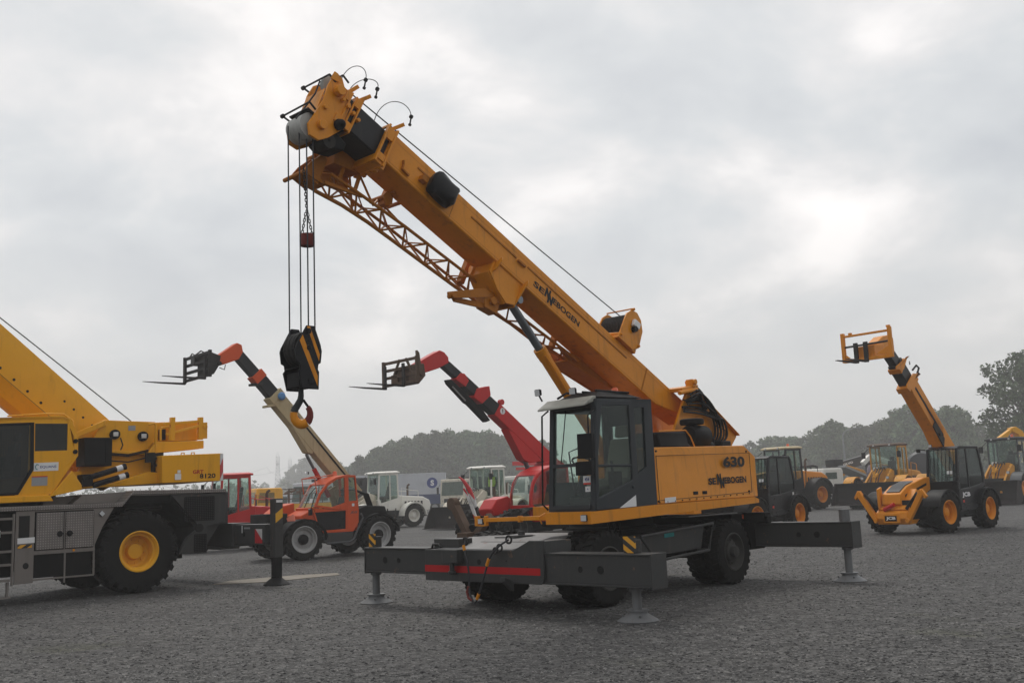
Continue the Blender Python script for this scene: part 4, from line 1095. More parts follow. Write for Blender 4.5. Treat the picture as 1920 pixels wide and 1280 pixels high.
mb = MB(); mb.box(.15, -1.2, 1.1, 1.5, 1.55, 1.84) if False else mb.prism([(.35, 1.72), (.2, 1.86), (-.55, 1.84), (-.55, 1.7)], 1.0, 1.5); mb.tube([(.3, 1.45, 1.6), (-.4, 1.45, 1.62)], .02, 6); mb.build('mudguard', CHASSD, RT)
# rear outrigger reaching out sideways
MB.WARP = None
mb = MB(); mb.box(-2.36, -2.06, -2.6, 2.62, .79, 1.19); mb.box(-2.42, -2.0, -1.5, 1.42, .74, 1.22); mb.box(-2.40, -1.95, .4, 1.0, .68, .74); b_ = mb.build('outrigger_beam', CHASS, RT, bevel=.01)
mb = MB(); mb.box(-2.058, -2.054, 2.26, 2.54, .82, 1.10); mb.build('warning_plate', HAZR, b_)
mb = MB(); mb.lathe([(.055, 0), (.045, .004), (.001, .002)], o=(-2.057, 1.80, 1.0), axis='x', n=20); mb.build('pin_hole', INK, b_)
sticker(b_, (-2.056, 1.82, 1.10), (0, 1, 0), (0, 0, 1), .24, .035, POLE); sticker(b_, (-2.056, 1.72, 1.02), (0, 1, 0), (0, 0, 1), .03, .15, STICK)
mb = MB(); mb.box(-2.32, -2.14, 2.70, 2.90, .54, 1.69); j_ = mb.build('outrigger_jack', CHASS, RT, bevel=.01)
mb = MB(); mb.box(-2.31, -2.15, 2.902, 2.906, 1.20, 1.58); mb.build('warning_plate', HAZY2, j_)
sticker(j_, (-2.165, 2.904, 1.61), (-1, 0, 0), (0, 0, 1), .14, .05)
mb = MB(); mb.box(-2.305, -2.155, 2.715, 2.885, .14, .54); mb.build('jack_leg', BLK, j_, bevel=.008)
mb = MB(); mb.lathe([(.001, 0), (.26, 0), (.27, .02), (.11, .14), (.10, .18), (.001, .18)], o=(-2.23, 2.79, 0), axis='z', n=8); mb.build('outrigger_pad', BLK, j_)
mb = MB(); mb.box(-2.32, -2.14, -2.90, -2.70, .14, 1.69); j2 = mb.build('outrigger_jack', CHASS, RT); mb = MB(); mb.lathe([(.001, 0), (.26, 0), (.27, .02), (.11, .14), (.001, .18)], o=(-2.23, -2.79, 0), axis='z', n=8); mb.build('outrigger_pad', BLK, j2)
MB.WARP = rt_fit
# superstructure
RTY0[0] = .85
mb = MB()
mb.prism([(1.44, 2.15), (.86, 2.12), (.15, 2.33), (-.28, 2.30), (-.28, 2.10), (3.4, 1.98), (3.4, 2.3), (1.44, 2.4)], -.95, .92)
for s in (1, -1): mb.prism([(1.55, 2.10), (.95, 3.44), (.43, 3.40), (-.1, 3.36), (-.13, 2.30), (.15, 2.30), (.8, 2.1)], s*.62, s*.68)
mb.prism([(1.58, 3.17), (.93, 3.43), (.90, 3.32), (1.55, 3.06)], .68, .74)
mb.box(-.95, .45, -.7, .66, 2.95, 3.35)
mb.prism([(.92, 2.82), (.14, 2.74), (.14, 2.68), (.92, 2.76)], .68, .80)
mb.build('superstructure', YELR, RT, bevel=.01)
mb = MB(); mb.prism([(1.45, 3.07), (.90, 3.05), (.90, 2.48), (1.43, 2.50)], .60, 1.05); mb.box(1.02, 1.03, 1.051, 1.06, 2.55, 3.0); mb.build('cooler_box', BLK, RT, bevel=.015)
mb = MB(); mb.prism([(-1.0, 2.93), (-.05, 2.94), (.15, 2.68), (-.25, 2.72), (-1.0, 2.77)], .3, .85); mb.prism([(-1.0, 2.95), (-1.0, 3.35), (-.3, 3.35), (-.3, 2.95)], .35, .55); mb.prism([(-.05, 2.94), (.15, 2.68), (-.25, 2.72), (-.55, 2.80)], .45, .83); mb.build('winch_housing', YELR, RT, bevel=.01)
mb = MB()
for x, z0, z1 in ((-.38, 2.95, 3.43), (-.94, 2.95, 3.41), (-1.02, 2.97, 3.3)): mb.box(x-.045, x+.045, .78, .86, z0, z1)
mb.beam((-.2, .82, 3.30), (-.95, .82, 3.33), .05, .05); mb.beam((-.25, .83, 3.08), (-.98, .83, 3.25), .05, .05); mb.box(-1.06, -.98, .78, .88, 3.18, 3.24)
for x0, x1, zt in ((.1, -.02, 3.32), (-.14, -.30, 3.24)): mb.tube([(x0, .84, zt-.02), (x1, .84, zt), (x1-.02, .84, zt-.05), (x1-.02, .84, 2.75 if x0 > 0 else 2.95)], .022, 8)
mb.tube([(-.14, .84, 2.95), (-.14, .84, 3.18), (-.18, .84, 3.23), (-.30, .84, 3.24)], .022, 8)
mb.build('guard_rail', YELR, RT, bevel=.004)
mb = MB(); mb.box(-.30, -.17, .66, .70, 2.98, 3.2); mb.box(.02, .2, .92, .98, 2.52, 2.72); mb.box(-.02, -.2, .5, .85, 2.2, 2.72); mb.build('recess_shade_block', INK, RT)  # solid black boxes; the shade of the recesses is put in as colour
mb = MB()
for z in (2.3, 2.45, 2.6): mb.tube([(.02, .88, z), (-.24, .88, z+.03)], .03, 8)
for z in (2.72, 2.60, 2.75): mb.tube([(.9, .82, z), (.5, .84, z-.05), (.1, .84, z+.03)], .014, 6)
mb.tube([(.66, .85, 3.05), (.62, .87, 2.9), (.66, .87, 2.8)], .014, 6)
mb.build('hydraulic_hose', HOSE, RT)
for (x, z) in ((.72, 3.13), (.16, 3.07)):
    mb = MB(); mb.lathe([(.001, 0), (.10, 0), (.10, .05), (.06, .06), (.001, .06)], o=(x, .69, z), axis='y', n=26); c_ = mb.build('hose_reel', BLK, RT)
    mb = MB(); mb.box(x-.05, x+.05, .75, .78, z-.045, z+.045); mb.build('reel_hub', LAMP, c_, bevel=.01)
sticker(RT, (.44, .682, 3.2), (-1, 0, 0), (0, 0, 1), .14, .1, POLE)
RTY0[0] = 1.16
# counterweight
mb = MB(); mb.prism([(-.27, -1.2), (-.27, 1.15), (-.55, 1.2), (-1.38, 1.2), (-1.47, 1.12), (-1.47, -1.12)], 2.085, 2.635, 'z'); c_ = mb.build('counterweight', YELR, RT, bevel=.012)
mb = MB(); mb.add([(-1.385, 1.198, 2.09), (-1.478, 1.115, 2.09), (-1.478, 1.115, 2.63), (-1.385, 1.198, 2.63), (-1.39, 1.204, 2.09), (-1.483, 1.12, 2.09), (-1.483, 1.12, 2.63), (-1.39, 1.204, 2.63)], [(0,1,2,3), (7,6,5,4), (0,1,5,4), (1,2,6,5), (2,3,7,6), (3,0,4,7)]); mb.build('warning_plate', HAZR, c_)
mb = MB()
for x in (-.75, -.95): mb.tube([(x, .9, 2.63), (x, .9, 2.68), (x-.06, .9, 2.68), (x-.06, .9, 2.63)], .012, 6)
mb.build('lifting_eye', YELR, c_)
letters(c_, [("GRT", (-.85, 1.2035, 2.245), (-1, 0, 0), (0, 0, 1), .21, .075, .03)], INKR)
letters(c_, [("8120", (-.985, 1.2045, 2.15), (-1, 0, 0), (0, 0, 1), .31, .092, .03)], INK)
sticker(c_, (-.50, 1.2025, 2.14), (-1, 0, 0), (0, 0, 1), .12, .12); sticker(c_, (-.55, 1.2025, 2.27), (-1, 0, 0), (0, 0, 1), .06, .06)
for (a, b) in (((1.20, 1.2, 2.24), (.49, 1.2, 2.44)), ((1.08, 1.2, 2.10), (.44, 1.2, 2.27))):
    a, b = Vector(a), Vector(b); mb = MB(); mb.cyl(a, b, .058, n=18); mb.cyl(b, b+(b-a).normalized()*.03, .066, n=18); c_ = mb.build('cylinder_pair', BLKG, RT)
    d_ = (b-a).normalized(); mb = MB(); mb.cyl(b-d_*.16, b-d_*.04, .0592, n=18); mb.build('sticker', STICK, c_)
mb = MB(); mb.box(1.1, 1.32, 1.0, 1.25, 2.08, 2.32); mb.tube([(1.25, 1.2, 2.1), (1.3, 1.25, 2.25), (1.15, 1.27, 2.3)], .03, 7); mb.build('valve_block', BLK, RT, bevel=.02)
RTY0[0] = 1.25
# cab
mb = MB()
cp = [(3.7, 3.50), (1.62, 3.485), (1.50, 3.44), (1.345, 3.10), (1.335, 2.69), (1.83, 1.945), (3.7, 1.93)]
mb.prism(cp, .30, .36); mb.prism([(3.7, 3.44), (1.6, 3.43), (1.6, 3.49), (3.7, 3.51)], .3, 1.25)
mb.prism([(1.66, 3.45), (1.50, 3.44), (1.345, 3.10), (1.335, 2.69), (1.83, 1.945), (1.9, 1.97), (1.42, 2.72), (1.43, 3.08), (1.56, 3.38)], .3, 1.25)
ring_panel(mb, [(2.29, 3.49), (1.55, 3.46), (1.40, 2.72), (2.29, 1.945)][::1], [(2.18, 3.36), (1.55, 3.335), (1.545, 2.805), (2.17, 2.805)], 1.20, 1.25)
mb.prism([(2.17, 2.81), (1.545, 2.805), (1.40, 2.70), (1.88, 1.945), (2.52, 1.945), (2.26, 2.45), (2.25, 2.81)], 1.198, 1.248)
mb.prism([(3.7, 3.385), (2.28, 3.385), (2.28, 3.50), (3.7, 3.50)], 1.2, 1.25); mb.box(1.9, 3.7, .3, 1.25, 1.90, 1.96)
mb.build('cab_shell', YELR, RT, bevel=.012)
pane(RT, 'window', [(2.18, 1.225, 3.36), (1.55, 1.225, 3.335), (1.545, 1.225, 2.805), (2.17, 1.225, 2.805)], mat=GLASSK)
mb = MB(); ring_panel(mb, [(3.7, 3.38), (2.20, 3.385), (2.18, 2.45), (2.46, 1.97), (3.7, 1.96)], [(3.6, 3.33), (2.27, 3.335), (2.25, 2.47), (2.50, 2.02), (3.6, 2.01)], 1.23, 1.262); d_ = mb.build('cab_door', BLK, RT, bevel=.008)
pane(d_, 'window', [(3.6, 1.245, 3.33), (2.27, 1.245, 3.335), (2.25, 1.245, 2.47), (2.50, 1.245, 2.02), (3.6, 1.245, 2.01)], mat=GLASSK)
mb = MB(); mb.grid(2.45, 3.3, 2.75, 3.27, 18, 11, 1.0, .008, .008); mb.build('window_mesh', FORK, RT)
seat(RT, 2.75, .8, 2.3); mb = MB(); mb.box(2.2, 2.9, .45, .6, 2.0, 2.75); mb.tube([(2.5, 1.0, 2.3), (2.5, 1.0, 2.8)], .03, 8); mb.build('control_console', BLK, RT, bevel=.03)
mb = MB(); mb.prism([(1.46, 2.40), (1.27, 2.11), (1.26, 2.02), (1.90, 1.90), (1.83, 1.96)], .3, 1.3); mb.prism([(3.7, 1.93), (1.88, 1.94), (1.8, 1.82), (3.7, 1.82)], .3, 1.3); mb.build('cab_foot', YELR, RT, bevel=.01)
mb = MB(); mb.tube([(2.7, 1.2, 3.53), (2.0, 1.2, 3.55), (1.62, 1.2, 3.53), (1.45, 1.2, 3.40), (1.40, 1.24, 3.1), (1.40, 1.24, 2.7), (1.5, 1.24, 2.55)], .018, 8); mb.build('grab_rail', YELR, RT)
mb = MB()
for z in (2.98, 2.77): mb.lathe([(.001, 0), (.045, 0), (.045, .02), (.001, .02)], o=(1.395, 1.251, z), axis='y', n=16)
mb.build('tail_lamp', BLK, RT)
sticker(RT, (2.185, 1.2515, 2.415), (-1, 0, 0), (0, 0, 1), .475, .165)
letters(RT, [("EQUANS", (2.06, 1.257, 2.465), (-1, 0, 0), (0, 0, 1), .31, .055, .012)], INKB)
mb = MB(); mb.tube([(2.09, 1.258, 2.54), (2.13, 1.258, 2.55), (2.155, 1.258, 2.51), (2.14, 1.258, 2.46), (2.11, 1.258, 2.45)], .008, 5); mb.build('emblem', TEAL, RT)
sticker(RT, (2.215, 1.2515, 2.13), (-1, 0, 0), (0, 0, 1), .30, .19, POLE); sticker(RT, (2.215, 1.2565, 2.30), (-1, 0, 0), (0, 0, 1), .30, .02, STICKR)
# boom
MB.WARP = None
TBR = Matrix.Translation((2.25, 0, 4.47)) @ Matrix.Rotation(-R(40.3), 4, 'Y')
mb = MB(TBR); sec = lambda u, w, h: [(u, w, h*.55), (u, w*.86, h), (u, -w*.86, h), (u, -w, h*.55), (u, -w, -h*.4), (u, -w*.62, -h*.85), (u, -w*.2, -h), (u, w*.2, -h), (u, w*.62, -h*.85), (u, w, -h*.4)]
mb.loft([sec(-3.2, .42, .53), sec(4.5, .42, .55)]); mb.build('boom', YELR, RT, ang=22)
mb = MB(TBR); mb.loft([sec(4.4, .36, .45), sec(7.0, .36, .45)]); mb.box(6.9, 7.4, -.36, .36, -.5, .5); mb.build('inner_boom', YELR, RT, ang=22)
mb = MB(TBR)
for k in range(5): mb.lathe([(.024, 0), (.02, .004), (.001, .002)], o=(-1.35-.24*k, .4205, .21), axis='y', n=12)
for k in range(5): mb.lathe([(.028, 0), (.023, .004), (.001, .002)], o=(-1.04+.33*k, .4205, -.11), axis='y', n=12)
mb.build('bolt_hole', INK, RT)
mb = MB(TBR); mb.box(-2.5, 4.0, .4205, .4235, -.205, -.198); mb.build('boom_seam', INK, RT)
mb = MB(); mb.tube([(6.0, 0, 8.25), (.277, .0, 3.957), (-.45, .0, 3.41)], .012, 6); mb.build('hoist_rope', ROPE, RT)
mb = MB(); mb.lathe([(.001, -.3), (.22, -.3), (.22, .3), (.001, .3)], o=(-.3, 0, 3.15), axis='y', n=24); mb.build('winch_drum', FORK, RT)
# ================================================================ telehandlers
def boom_seg(t, name, p0, p1, w, h, y, mat, bev=.01):
    mb = MB(); mb.beam((p0[0], y, p0[1]), (p1[0], y, p1[1]), w, h); return mb.build(name, mat, t, bevel=bev)
def carriage(t, x, y0, y1, z0, z1, mat, forks, flen, rows=3, post=.07, name='fork_carriage'):
    mb = MB()
    for y in (y0, y1): mb.box(x-.05, x+.04, y-post/2, y+post/2, z0, z1)
    for k in range(rows):
        z = z0+.06+(z1-z0-.12)*k/(rows-1); mb.box(x-.04, x+.02, y0, y1, z-.04, z+.04)
    c = mb.build(name, mat, t, bevel=.006)
    for fy in forks:
        mb = MB(); zt = z0+(z1-z0)*.8
        mb.box(x+.045, x+.095, fy-.05, fy+.05, z0-.06, zt)
        mb.loft([[(x+.05, fy-.05, z0-.06), (x+.05, fy+.05, z0-.06), (x+.05, fy+.05, z0-.005), (x+.05, fy-.05, z0-.005)], [(x+flen*.6, fy-.05, z0-.045), (x+flen*.6, fy+.05, z0-.045), (x+flen*.6, fy+.05, z0-.01), (x+flen*.6, fy-.05, z0-.01)], [(x+flen, fy-.03, z0-.02), (x+flen, fy+.03, z0-.02), (x+flen, fy+.03, z0-.01), (x+flen, fy-.03, z0-.01)]])
        mb.build('fork', FORK, t, bevel=.004)
    return c
# ---- orange and beige one
TO = thing('telehandler', 'orange telehandler with beige boom raised behind the black hook block', 'telehandler', (-6.91, 28.425), 221, 'telehandlers with raised booms')
random.seed(21)
for x, y, s, st in ((-.30, .95, 1, -8), (-.30, -.80, -1, -8), (-2.75, .95, 1, 0), (-2.75, -.80, -1, 0)):
    wheel(TO, x, y, .57, .42, .33, GREYR, s, 18, .045, 'dish', .35, st, mat=RUB, hub=BLK)
mb = MB(); mb.box(-3.2, .2, -.45, .45, .45, .85); mb.box(-.42, -.18, -.8, .8, .45, .66); mb.box(-2.87, -2.63, -.8, .8, .45, .66); mb.prism([(-.1, .6), (.55, .75), (.55, 1.3), (-.1, 1.3)], -.5, .5); mb.build('chassis', CHASSD, TO, bevel=.02)
cabp = [(-.64, 1.44), (-.80, 1.80), (-1.05, 2.10), (-1.35, 2.26), (-1.70, 2.325), (-2.0, 2.30), (-2.09, 1.29), (-2.08, .95), (-1.90, .705), (-.79, .71), (-.61, 1.27)]
mb = MB()
gl = [(-.735, 1.49), (-.86, 1.78), (-1.08, 2.02), (-1.36, 2.19), (-1.625, 2.245), (-1.63, 1.53), (-1.20, 1.42)]
lo = [(-.64, 1.44), (-.80, 1.80), (-1.05, 2.10), (-1.35, 2.26), (-1.70, 2.325), (-1.70, 1.50), (-1.20, 1.36)]
ring_panel(mb, lo, gl, 1.0, 1.06)
mb.prism([(-.61, 1.42), (-1.20, 1.36), (-1.70, 1.50), (-1.70, 1.32), (-.66, 1.30)], 1.0, 1.06)
ring_panel(mb, [(-.60, 1.31), (-1.70, 1.33), (-1.70, .705), (-.79, .71)], [(-.655, 1.29), (-1.655, 1.305), (-1.645, .79), (-.815, .775)], 1.0, 1.06)
d_ = mb.build('cab_door', ORA, TO, bevel=.008)
mb = MB(); mb.prism([(-.655, 1.29), (-1.655, 1.305), (-1.645, .79), (-.815, .775)], 1.01, 1.03); mb.build('lower_door_glass', BLKG, d_)
pane(d_, 'window', [(x, 1.03, z) for x, z in gl])
mb = MB()
ring_panel(mb, [(-1.70, 2.325), (-2.0, 2.30), (-2.07, 1.50), (-1.70, 1.48)], [(-1.755, 2.25), (-1.965, 2.24), (-2.03, 1.575), (-1.76, 1.56)], .99, 1.055)
mb.prism([(-1.705, 1.5), (-2.07, 1.5), (-2.09, 1.29), (-2.08, .95), (-1.90, .705), (-1.705, .705)], .99, 1.05)
mb.loft([[(x, y, z) for x, z in [(-1.02, 2.07), (-1.35, 2.25), (-1.70, 2.32), (-2.0, 2.295), (-2.0, 2.25), (-1.70, 2.27), (-1.36, 2.2), (-1.05, 2.03)]] for y in (.12, .99)])
for (a, b) in (((-2.0, 2.28), (-2.06, 1.3)), ((-.66, 1.42), (-1.05, 2.07)), ((-.62, 1.42), (-.62, 1.0))): mb.beam((a[0], .15, a[1]), (b[0], .15, b[1]), .07, .07)
mb.prism([(-2.03, .72), (-2.09, .72), (-2.09, 1.5), (-2.03, 1.5)], .12, .99); mb.prism([(-.62, .8), (-.55, 1.42), (-.62, 1.44), (-.72, .8)], .12, 1.0)
for y in (.2, .95): mb.tube([(-.78, y, 1.80), (-.72, y, 2.25), (-1.3, y, 2.34)], .018, 6)
mb.tube([(-.72, .2, 2.25), (-.72, .95, 2.25)], .018, 6)
mb.build('cab_shell', ORA, TO, bevel=.012)
pane(TO, 'windscreen', [(-.64, .16, 1.45), (-.64, 1.0, 1.45), (-.81, 1.0, 1.80), (-.81, .16, 1.80)]); pane(TO, 'windscreen', [(-.82, .16, 1.81), (-.82, 1.0, 1.81), (-1.07, 1.0, 2.09), (-1.07, .16, 2.09)])
pane(TO, 'window', [(-1.755, 1.03, 2.25), (-1.965, 1.03, 2.24), (-2.03, 1.03, 1.575), (-1.76, 1.03, 1.56)]); pane(TO, 'rear_window', [(-2.0, .2, 2.25), (-2.0, .95, 2.25), (-2.06, .95, 1.52), (-2.06, .2, 1.52)])
seat(TO, -1.55, .55, 1.05, s=.9); steering(TO, -1.05, .55, 1.42)
mb = MB(); mb.tube([(-.62, .5, 1.42), (-.78, .55, 1.8), (-.95, .6, 2.0)], .012, 5); mb.build('wiper', BLK, TO)
mirror(TO, (-.70, 1.05, 1.85), (-.45, 1.16, 1.35), .10, .16); lamp(TO, (-.52, 1.0, 1.36), (1, .1, 0), .06); sticker(TO, (-.66, .72, 1.56), (0, 1, 0), (-.2, 0, .8), .16, .12); sticker(TO, (-1.86, 1.052, 1.42), (-1, 0, 0), (0, 0, 1), .08, .08)
lamp(TO, (-.9, .2, 2.42), (1, 0, 0), .05, 'work_light'); beacon(TO, (-1.9, .05, 2.32), 1.0)
mb = MB(); mb.prism([(-.80, .705), (-1.88, .69), (-1.84, .47), (-1.70, .43), (-1.0, .42), (-.86, .5)], .85, 1.08); mb.build('side_skirt', CHASS, TO, bevel=.015)
mb = MB(); mb.tube([(-2.14, 1.08, 1.20), (-2.2, 1.09, 1.08), (-1.88, 1.09, .5), (-1.75, 1.09, .425), (-1.0, 1.09, .415)], .03, 8); mb.build('step_rail', GREYC, TO)
mb = MB(); pts = [(-.3+.70*math.cos(R(a)), .57+.56*math.sin(R(a))) for a in range(-5, 186, 12)]; q = [(-.3+.66*math.cos(R(a)), .57+.52*math.sin(R(a))) for a in range(185, -6, -12)]
mb.prism(pts+q, .70, 1.16); mb.prism(pts+q, -1.0, -.6); pts = [(-2.75+.72*math.cos(R(a)), .57+.62*math.sin(R(a))) for a in range(5, 176, 12)]; q = [(-2.75+.68*math.cos(R(a)), .57+.58*math.sin(R(a))) for a in range(175, 4, -12)]
mb.prism(pts+q, .68, 1.12); mb.build('mudguard', BLK, TO)
mb = MB(); mb.prism([(-2.1, 1.30), (-2.45, 1.42), (-3.1, 1.38), (-3.2, 1.1), (-3.2, .8), (-2.1, .8)], -.1, .9); mb.build('engine_cover', CHASSD, TO, bevel=.03)
mb = MB(); mb.prism([(.10, 1.30), (-.20, 1.50), (-.62, 1.58), (-.62, .85), (.05, .85)], -.62, -.05); mb.prism([(-.60, 1.38), (-.25, 1.22), (-.25, .98), (-.62, .85)], .1, 1.0); mb.build('front_hood', ORA, TO, bevel=.03)
pane(TO, 'reflector_board', [(-.05, .95, 1.28), (-.02, .60, 1.16), (-.02, .72, 1.02), (-.05, 1.05, 1.04)], .02, PINKP)
letters(TO, [("JLG", (-1.80, 1.057, 1.20), (-1, 0, 0), (0, 0, 1), .24, .085, .03, dict(shear=.3))], GREYC)
boom_y = -.22
mb = MB(); mb.prism([(-2.7, 1.35), (-2.6, 1.75), (-2.2, 2.05), (-1.9, 1.9), (-2.2, 1.1), (-2.7, 1.0)], boom_y-.22, boom_y-.18); mb.prism([(-2.7, 1.35), (-2.6, 1.75), (-2.2, 2.05), (-1.9, 1.9), (-2.2, 1.1), (-2.7, 1.0)], boom_y+.18, boom_y+.22); mb.build('boom_pivot', CREAM, TO)
mb = MB(); mb.beam((-2.75, boom_y, 1.72), (-.10, boom_y, 4.63), .36, .44); mb.prism([(-.50, 3.90), (-1.06, 3.03), (-1.22, 2.98), (-1.3, 3.2), (-.7, 4.0)], boom_y-.17, boom_y+.17); b_ = mb.build('boom', CREAM, TO, bevel=.012)
letters(b_, [("JLG", (-.52, boom_y+.1815, 4.36), (-.673, 0, -.74), (-.74, 0, .673), .26, .11, .03, dict(shear=.2))], GREYC)
mb = MB(); mb.beam((-2.5, boom_y+.185, 2.14), (-.62, boom_y+.185, 4.20), .012, .05); mb.build('boom_groove', BLK, b_)
mb = MB(); mb.lathe([(.001, 0), (.11, 0), (.12, .05), (.08, .09), (.001, .1)], o=(-.20, boom_y+.185, 4.66), axis='y', n=18); mb.build('blue_cap', BLUEC, b_)
boom_seg(TO, 'boom_section', (-.25, 4.47), (.53, 5.30), .29, .35, boom_y, SLEEVE); boom_seg(TO, 'boom_section', (.45, 5.20), (1.16, 5.92), .24, .29, boom_y, SLEEVE)
for (p0, p1, w, h, m_) in (((-.14, 4.59), (.0, 4.74), .40, .49, CREAM), ((.38, 5.13), (.55, 5.31), .34, .40, ORA)): boom_seg(TO, 'boom_collar', p0, p1, w, h, boom_y, m_)
boom_seg(TO, 'boom_collar', (.36, 5.0), (.66, 4.98), .30, .07, boom_y, FORK); boom_seg(TO, 'boom_collar', (-.15, 4.42), (.22, 4.36), .34, .07, boom_y, CREAM)
mb = MB(); mb.prism([(1.72, 5.74), (1.15, 6.15), (1.0, 6.10), (.96, 5.90), (1.08, 5.68), (1.55, 5.50), (1.68, 5.55)], boom_y-.15, boom_y+.15); mb.build('boom_head', ORA, TO, bevel=.02)
mb = MB(); mb.prism([(1.7, 5.72), (1.95, 5.8), (2.12, 5.78), (2.12, 5.15), (1.9, 5.2), (1.75, 5.45)], boom_y-.3, boom_y+.3); mb.cyl((1.75, boom_y-.35, 5.5), (1.75, boom_y+.35, 5.5), .06, n=12); mb.tube([(1.5, boom_y+.16, 5.5), (1.55, boom_y+.2, 5.35), (1.7, boom_y+.2, 5.4)], .015, 6); mb.build('carriage_mount', FORK, TO, bevel=.01)
carriage(TO, 2.22, -1.16, .52, 5.06, 5.80, FORK, (-1.0, .36), 1.25, 4)
mb = MB(); mb.tube([(2.2, -.9, 5.75), (2.2, -.7, 5.85), (2.2, -.5, 5.78), (2.2, -.1, 5.85), (2.2, .1, 5.78)], .02, 6); mb.cyl((2.1, -.55, 5.62), (2.25, -.55, 5.62), .14, n=16); mb.build('hydraulic_hose', HOSE, TO)
mb = MB(); mb.cyl((-1.10, boom_y, 2.98), (-1.65, boom_y, 2.05), .045, n=12); mb.build('lift_ram', CHROME, TO); mb = MB(); mb.cyl((-1.35, boom_y, 2.56), (-1.85, boom_y, 1.72), .07, n=12); mb.build('lift_ram', REDP, TO)
mb = MB()
for k in range(5): mb.tube([(-2.0, .1+.06*k, 1.9), (-2.35, .12+.06*k, 1.98-.02*k), (-2.85, .12+.06*k, 1.75), (-3.0, .1+.06*k, 1.4), (-2.8, .1+.06*k, 1.2)], .03, 6)
mb.build('hydraulic_hose', HOSE, TO)

# ---- red one behind the crane cab
TR = thing('telehandler', 'red telehandler half hidden behind the crane cab, its red and black boom raised', 'telehandler', (-.805, 29.52), 223, 'telehandlers with raised booms')
random.seed(22)
for x, y, s in ((.0, .95, 1), (.0, -.85, -1), (-2.7, .95, 1), (-2.7, -.85, -1)): wheel(TR, x, y, .58, .42, .32, DKR, s, 18, .045, 'hub', .35)
mb = MB(); mb.box(-3.2, .5, -.45, .45, .45, .9); mb.box(-.12, .12, -.8, .8, .48, .68); mb.box(-2.82, -2.58, -.8, .8, .48, .68); mb.build('chassis', CHASSD, TR, bevel=.02)
MB.WARP = lambda p: (p.x-.55, p.y+.15, p.z)     # cab and bonnet sit further back on the chassis
cp = [(.08, 1.24), (.05, 1.55), (-.05, 1.88), (-.22, 2.10), (-.42, 2.23), (-.9, 2.37), (-1.55, 2.36), (-1.6, .75), (-.15, .75), (.05, .95)]
for y0, y1 in ((.95, 1.03), (.12, .17)):
    mb = MB(); ring_panel(mb, cp[:8]+[(-.15, .75)], [(.0, 1.26), (-.03, 1.54), (-.12, 1.82), (-.27, 2.02), (-.46, 2.15), (-.9, 2.28), (-1.48, 2.27), (-1.5, 1.3), (-.12, 1.16)], y0, y1)
    mb.build('cab_shell', REDP, TR, bevel=.012)
mb = MB()
for a, b in zip(cp[3:7], cp[4:8]): mb.beam((a[0], .57, a[1]-.02), (b[0], .57, b[1]-.02), .85, .05)
mb.box(-1.62, -1.56, .15, 1.0, .75, 1.3); mb.prism([(.08, .85), (.10, 1.24), (.0, 1.24), (-.05, .85)], .15, 1.0); mb.build('cab_roof', REDP, TR, bevel=.01)
pane(TR, 'window', [(x, .99, z) for x, z in [(.0, 1.26), (-.03, 1.54), (-.12, 1.82), (-.27, 2.02), (-.46, 2.15), (-.9, 2.28), (-1.48, 2.27), (-1.5, 1.3), (-.12, 1.16)]])
for a, b in zip(cp[0:3], cp[1:4]): pane(TR, 'windscreen', [(a[0]-.01, .17, a[1]), (a[0]-.01, .96, a[1]), (b[0]-.01, .96, b[1]), (b[0]-.01, .17, b[1])])
sticker(TR, (.0, .72, 1.55), (0, 1, 0), (-.1, 0, 1), .12, .10); sticker(TR, (.02, .74, 1.38), (0, 1, 0), (0, 0, 1), .09, .09); seat(TR, -.95, .55, 1.1)
mb = MB(); mb.prism([(.78, 1.16), (.55, 1.43), (.12, 1.52), (-.1, 1.40), (-.1, 1.0), (.70, .96)], -.5, .1); mb.prism([(.10, 1.2), (-.02, .75), (-1.0, .75), (-1.0, 1.0)], .9, 1.1); mb.build('front_hood', REDP, TR, bevel=.03)
mb = MB(); pts = [(.70*math.cos(R(a)), .60+.58*math.sin(R(a))) for a in range(0, 181, 12)]; q = [(.66*math.cos(R(a)), .60+.54*math.sin(R(a))) for a in range(180, -1, -12)]; mb.prism(pts+q, .72, 1.16); mb.build('mudguard', BLK, TR)
MB.WARP = None
ry = -.30
mb = MB(); mb.beam((-3.0, ry, 2.35), (-.50, ry, 4.13), .36, .42); mb.prism([(-.9, 3.55), (-1.5, 2.62), (-1.75, 2.50), (-2.3, 2.55), (-1.6, 3.2)], ry-.17, ry+.17); mb.lathe([(.001, 0), (.1, 0), (.001, .01)], o=(-.62, ry+.181, 4.17), axis='y', n=20) if False else None; b_ = mb.build('boom', REDP, TR, bevel=.012)
mb = MB(); mb.lathe([(.001, .004), (.10, .004), (.10, 0), (.001, 0)], o=(-.70, ry+.1805, 4.08), axis='y', n=24); mb.build('sticker', STICK, b_)
mb = MB(); mb.prism([(-.72, 4.14), (-.68, 4.14), (-.70, 3.98)], ry+.185, ry+.188); mb.build('emblem', INK, b_)
mb = MB(); mb.lathe([(.001, -.06), (.09, -.06), (.09, .06), (.001, .06)], o=(-.72, ry+.1, 4.36), axis='y', n=14); mb.build('boom_boss', REDP, b_)
mb = MB(); mb.prism([(-2.9, 2.0), (-3.3, 2.0), (-3.4, 2.4), (-3.0, 2.6), (-2.3, 2.5), (-2.0, 1.2), (-2.8, .9)], ry-.2, ry+.2); mb.build('boom_pivot', REDP, TR, bevel=.02)
boom_seg(TR, 'boom_section', (-.55, 4.10), (.20, 4.61), .30, .38, ry, SLEEVE); boom_seg(TR, 'boom_section', (.15, 4.57), (.82, 5.03), .26, .31, ry, SLEEVE); boom_seg(TR, 'boom_section', (.78, 5.02), (1.5, 5.50), .22, .26, ry, SLEEVE)
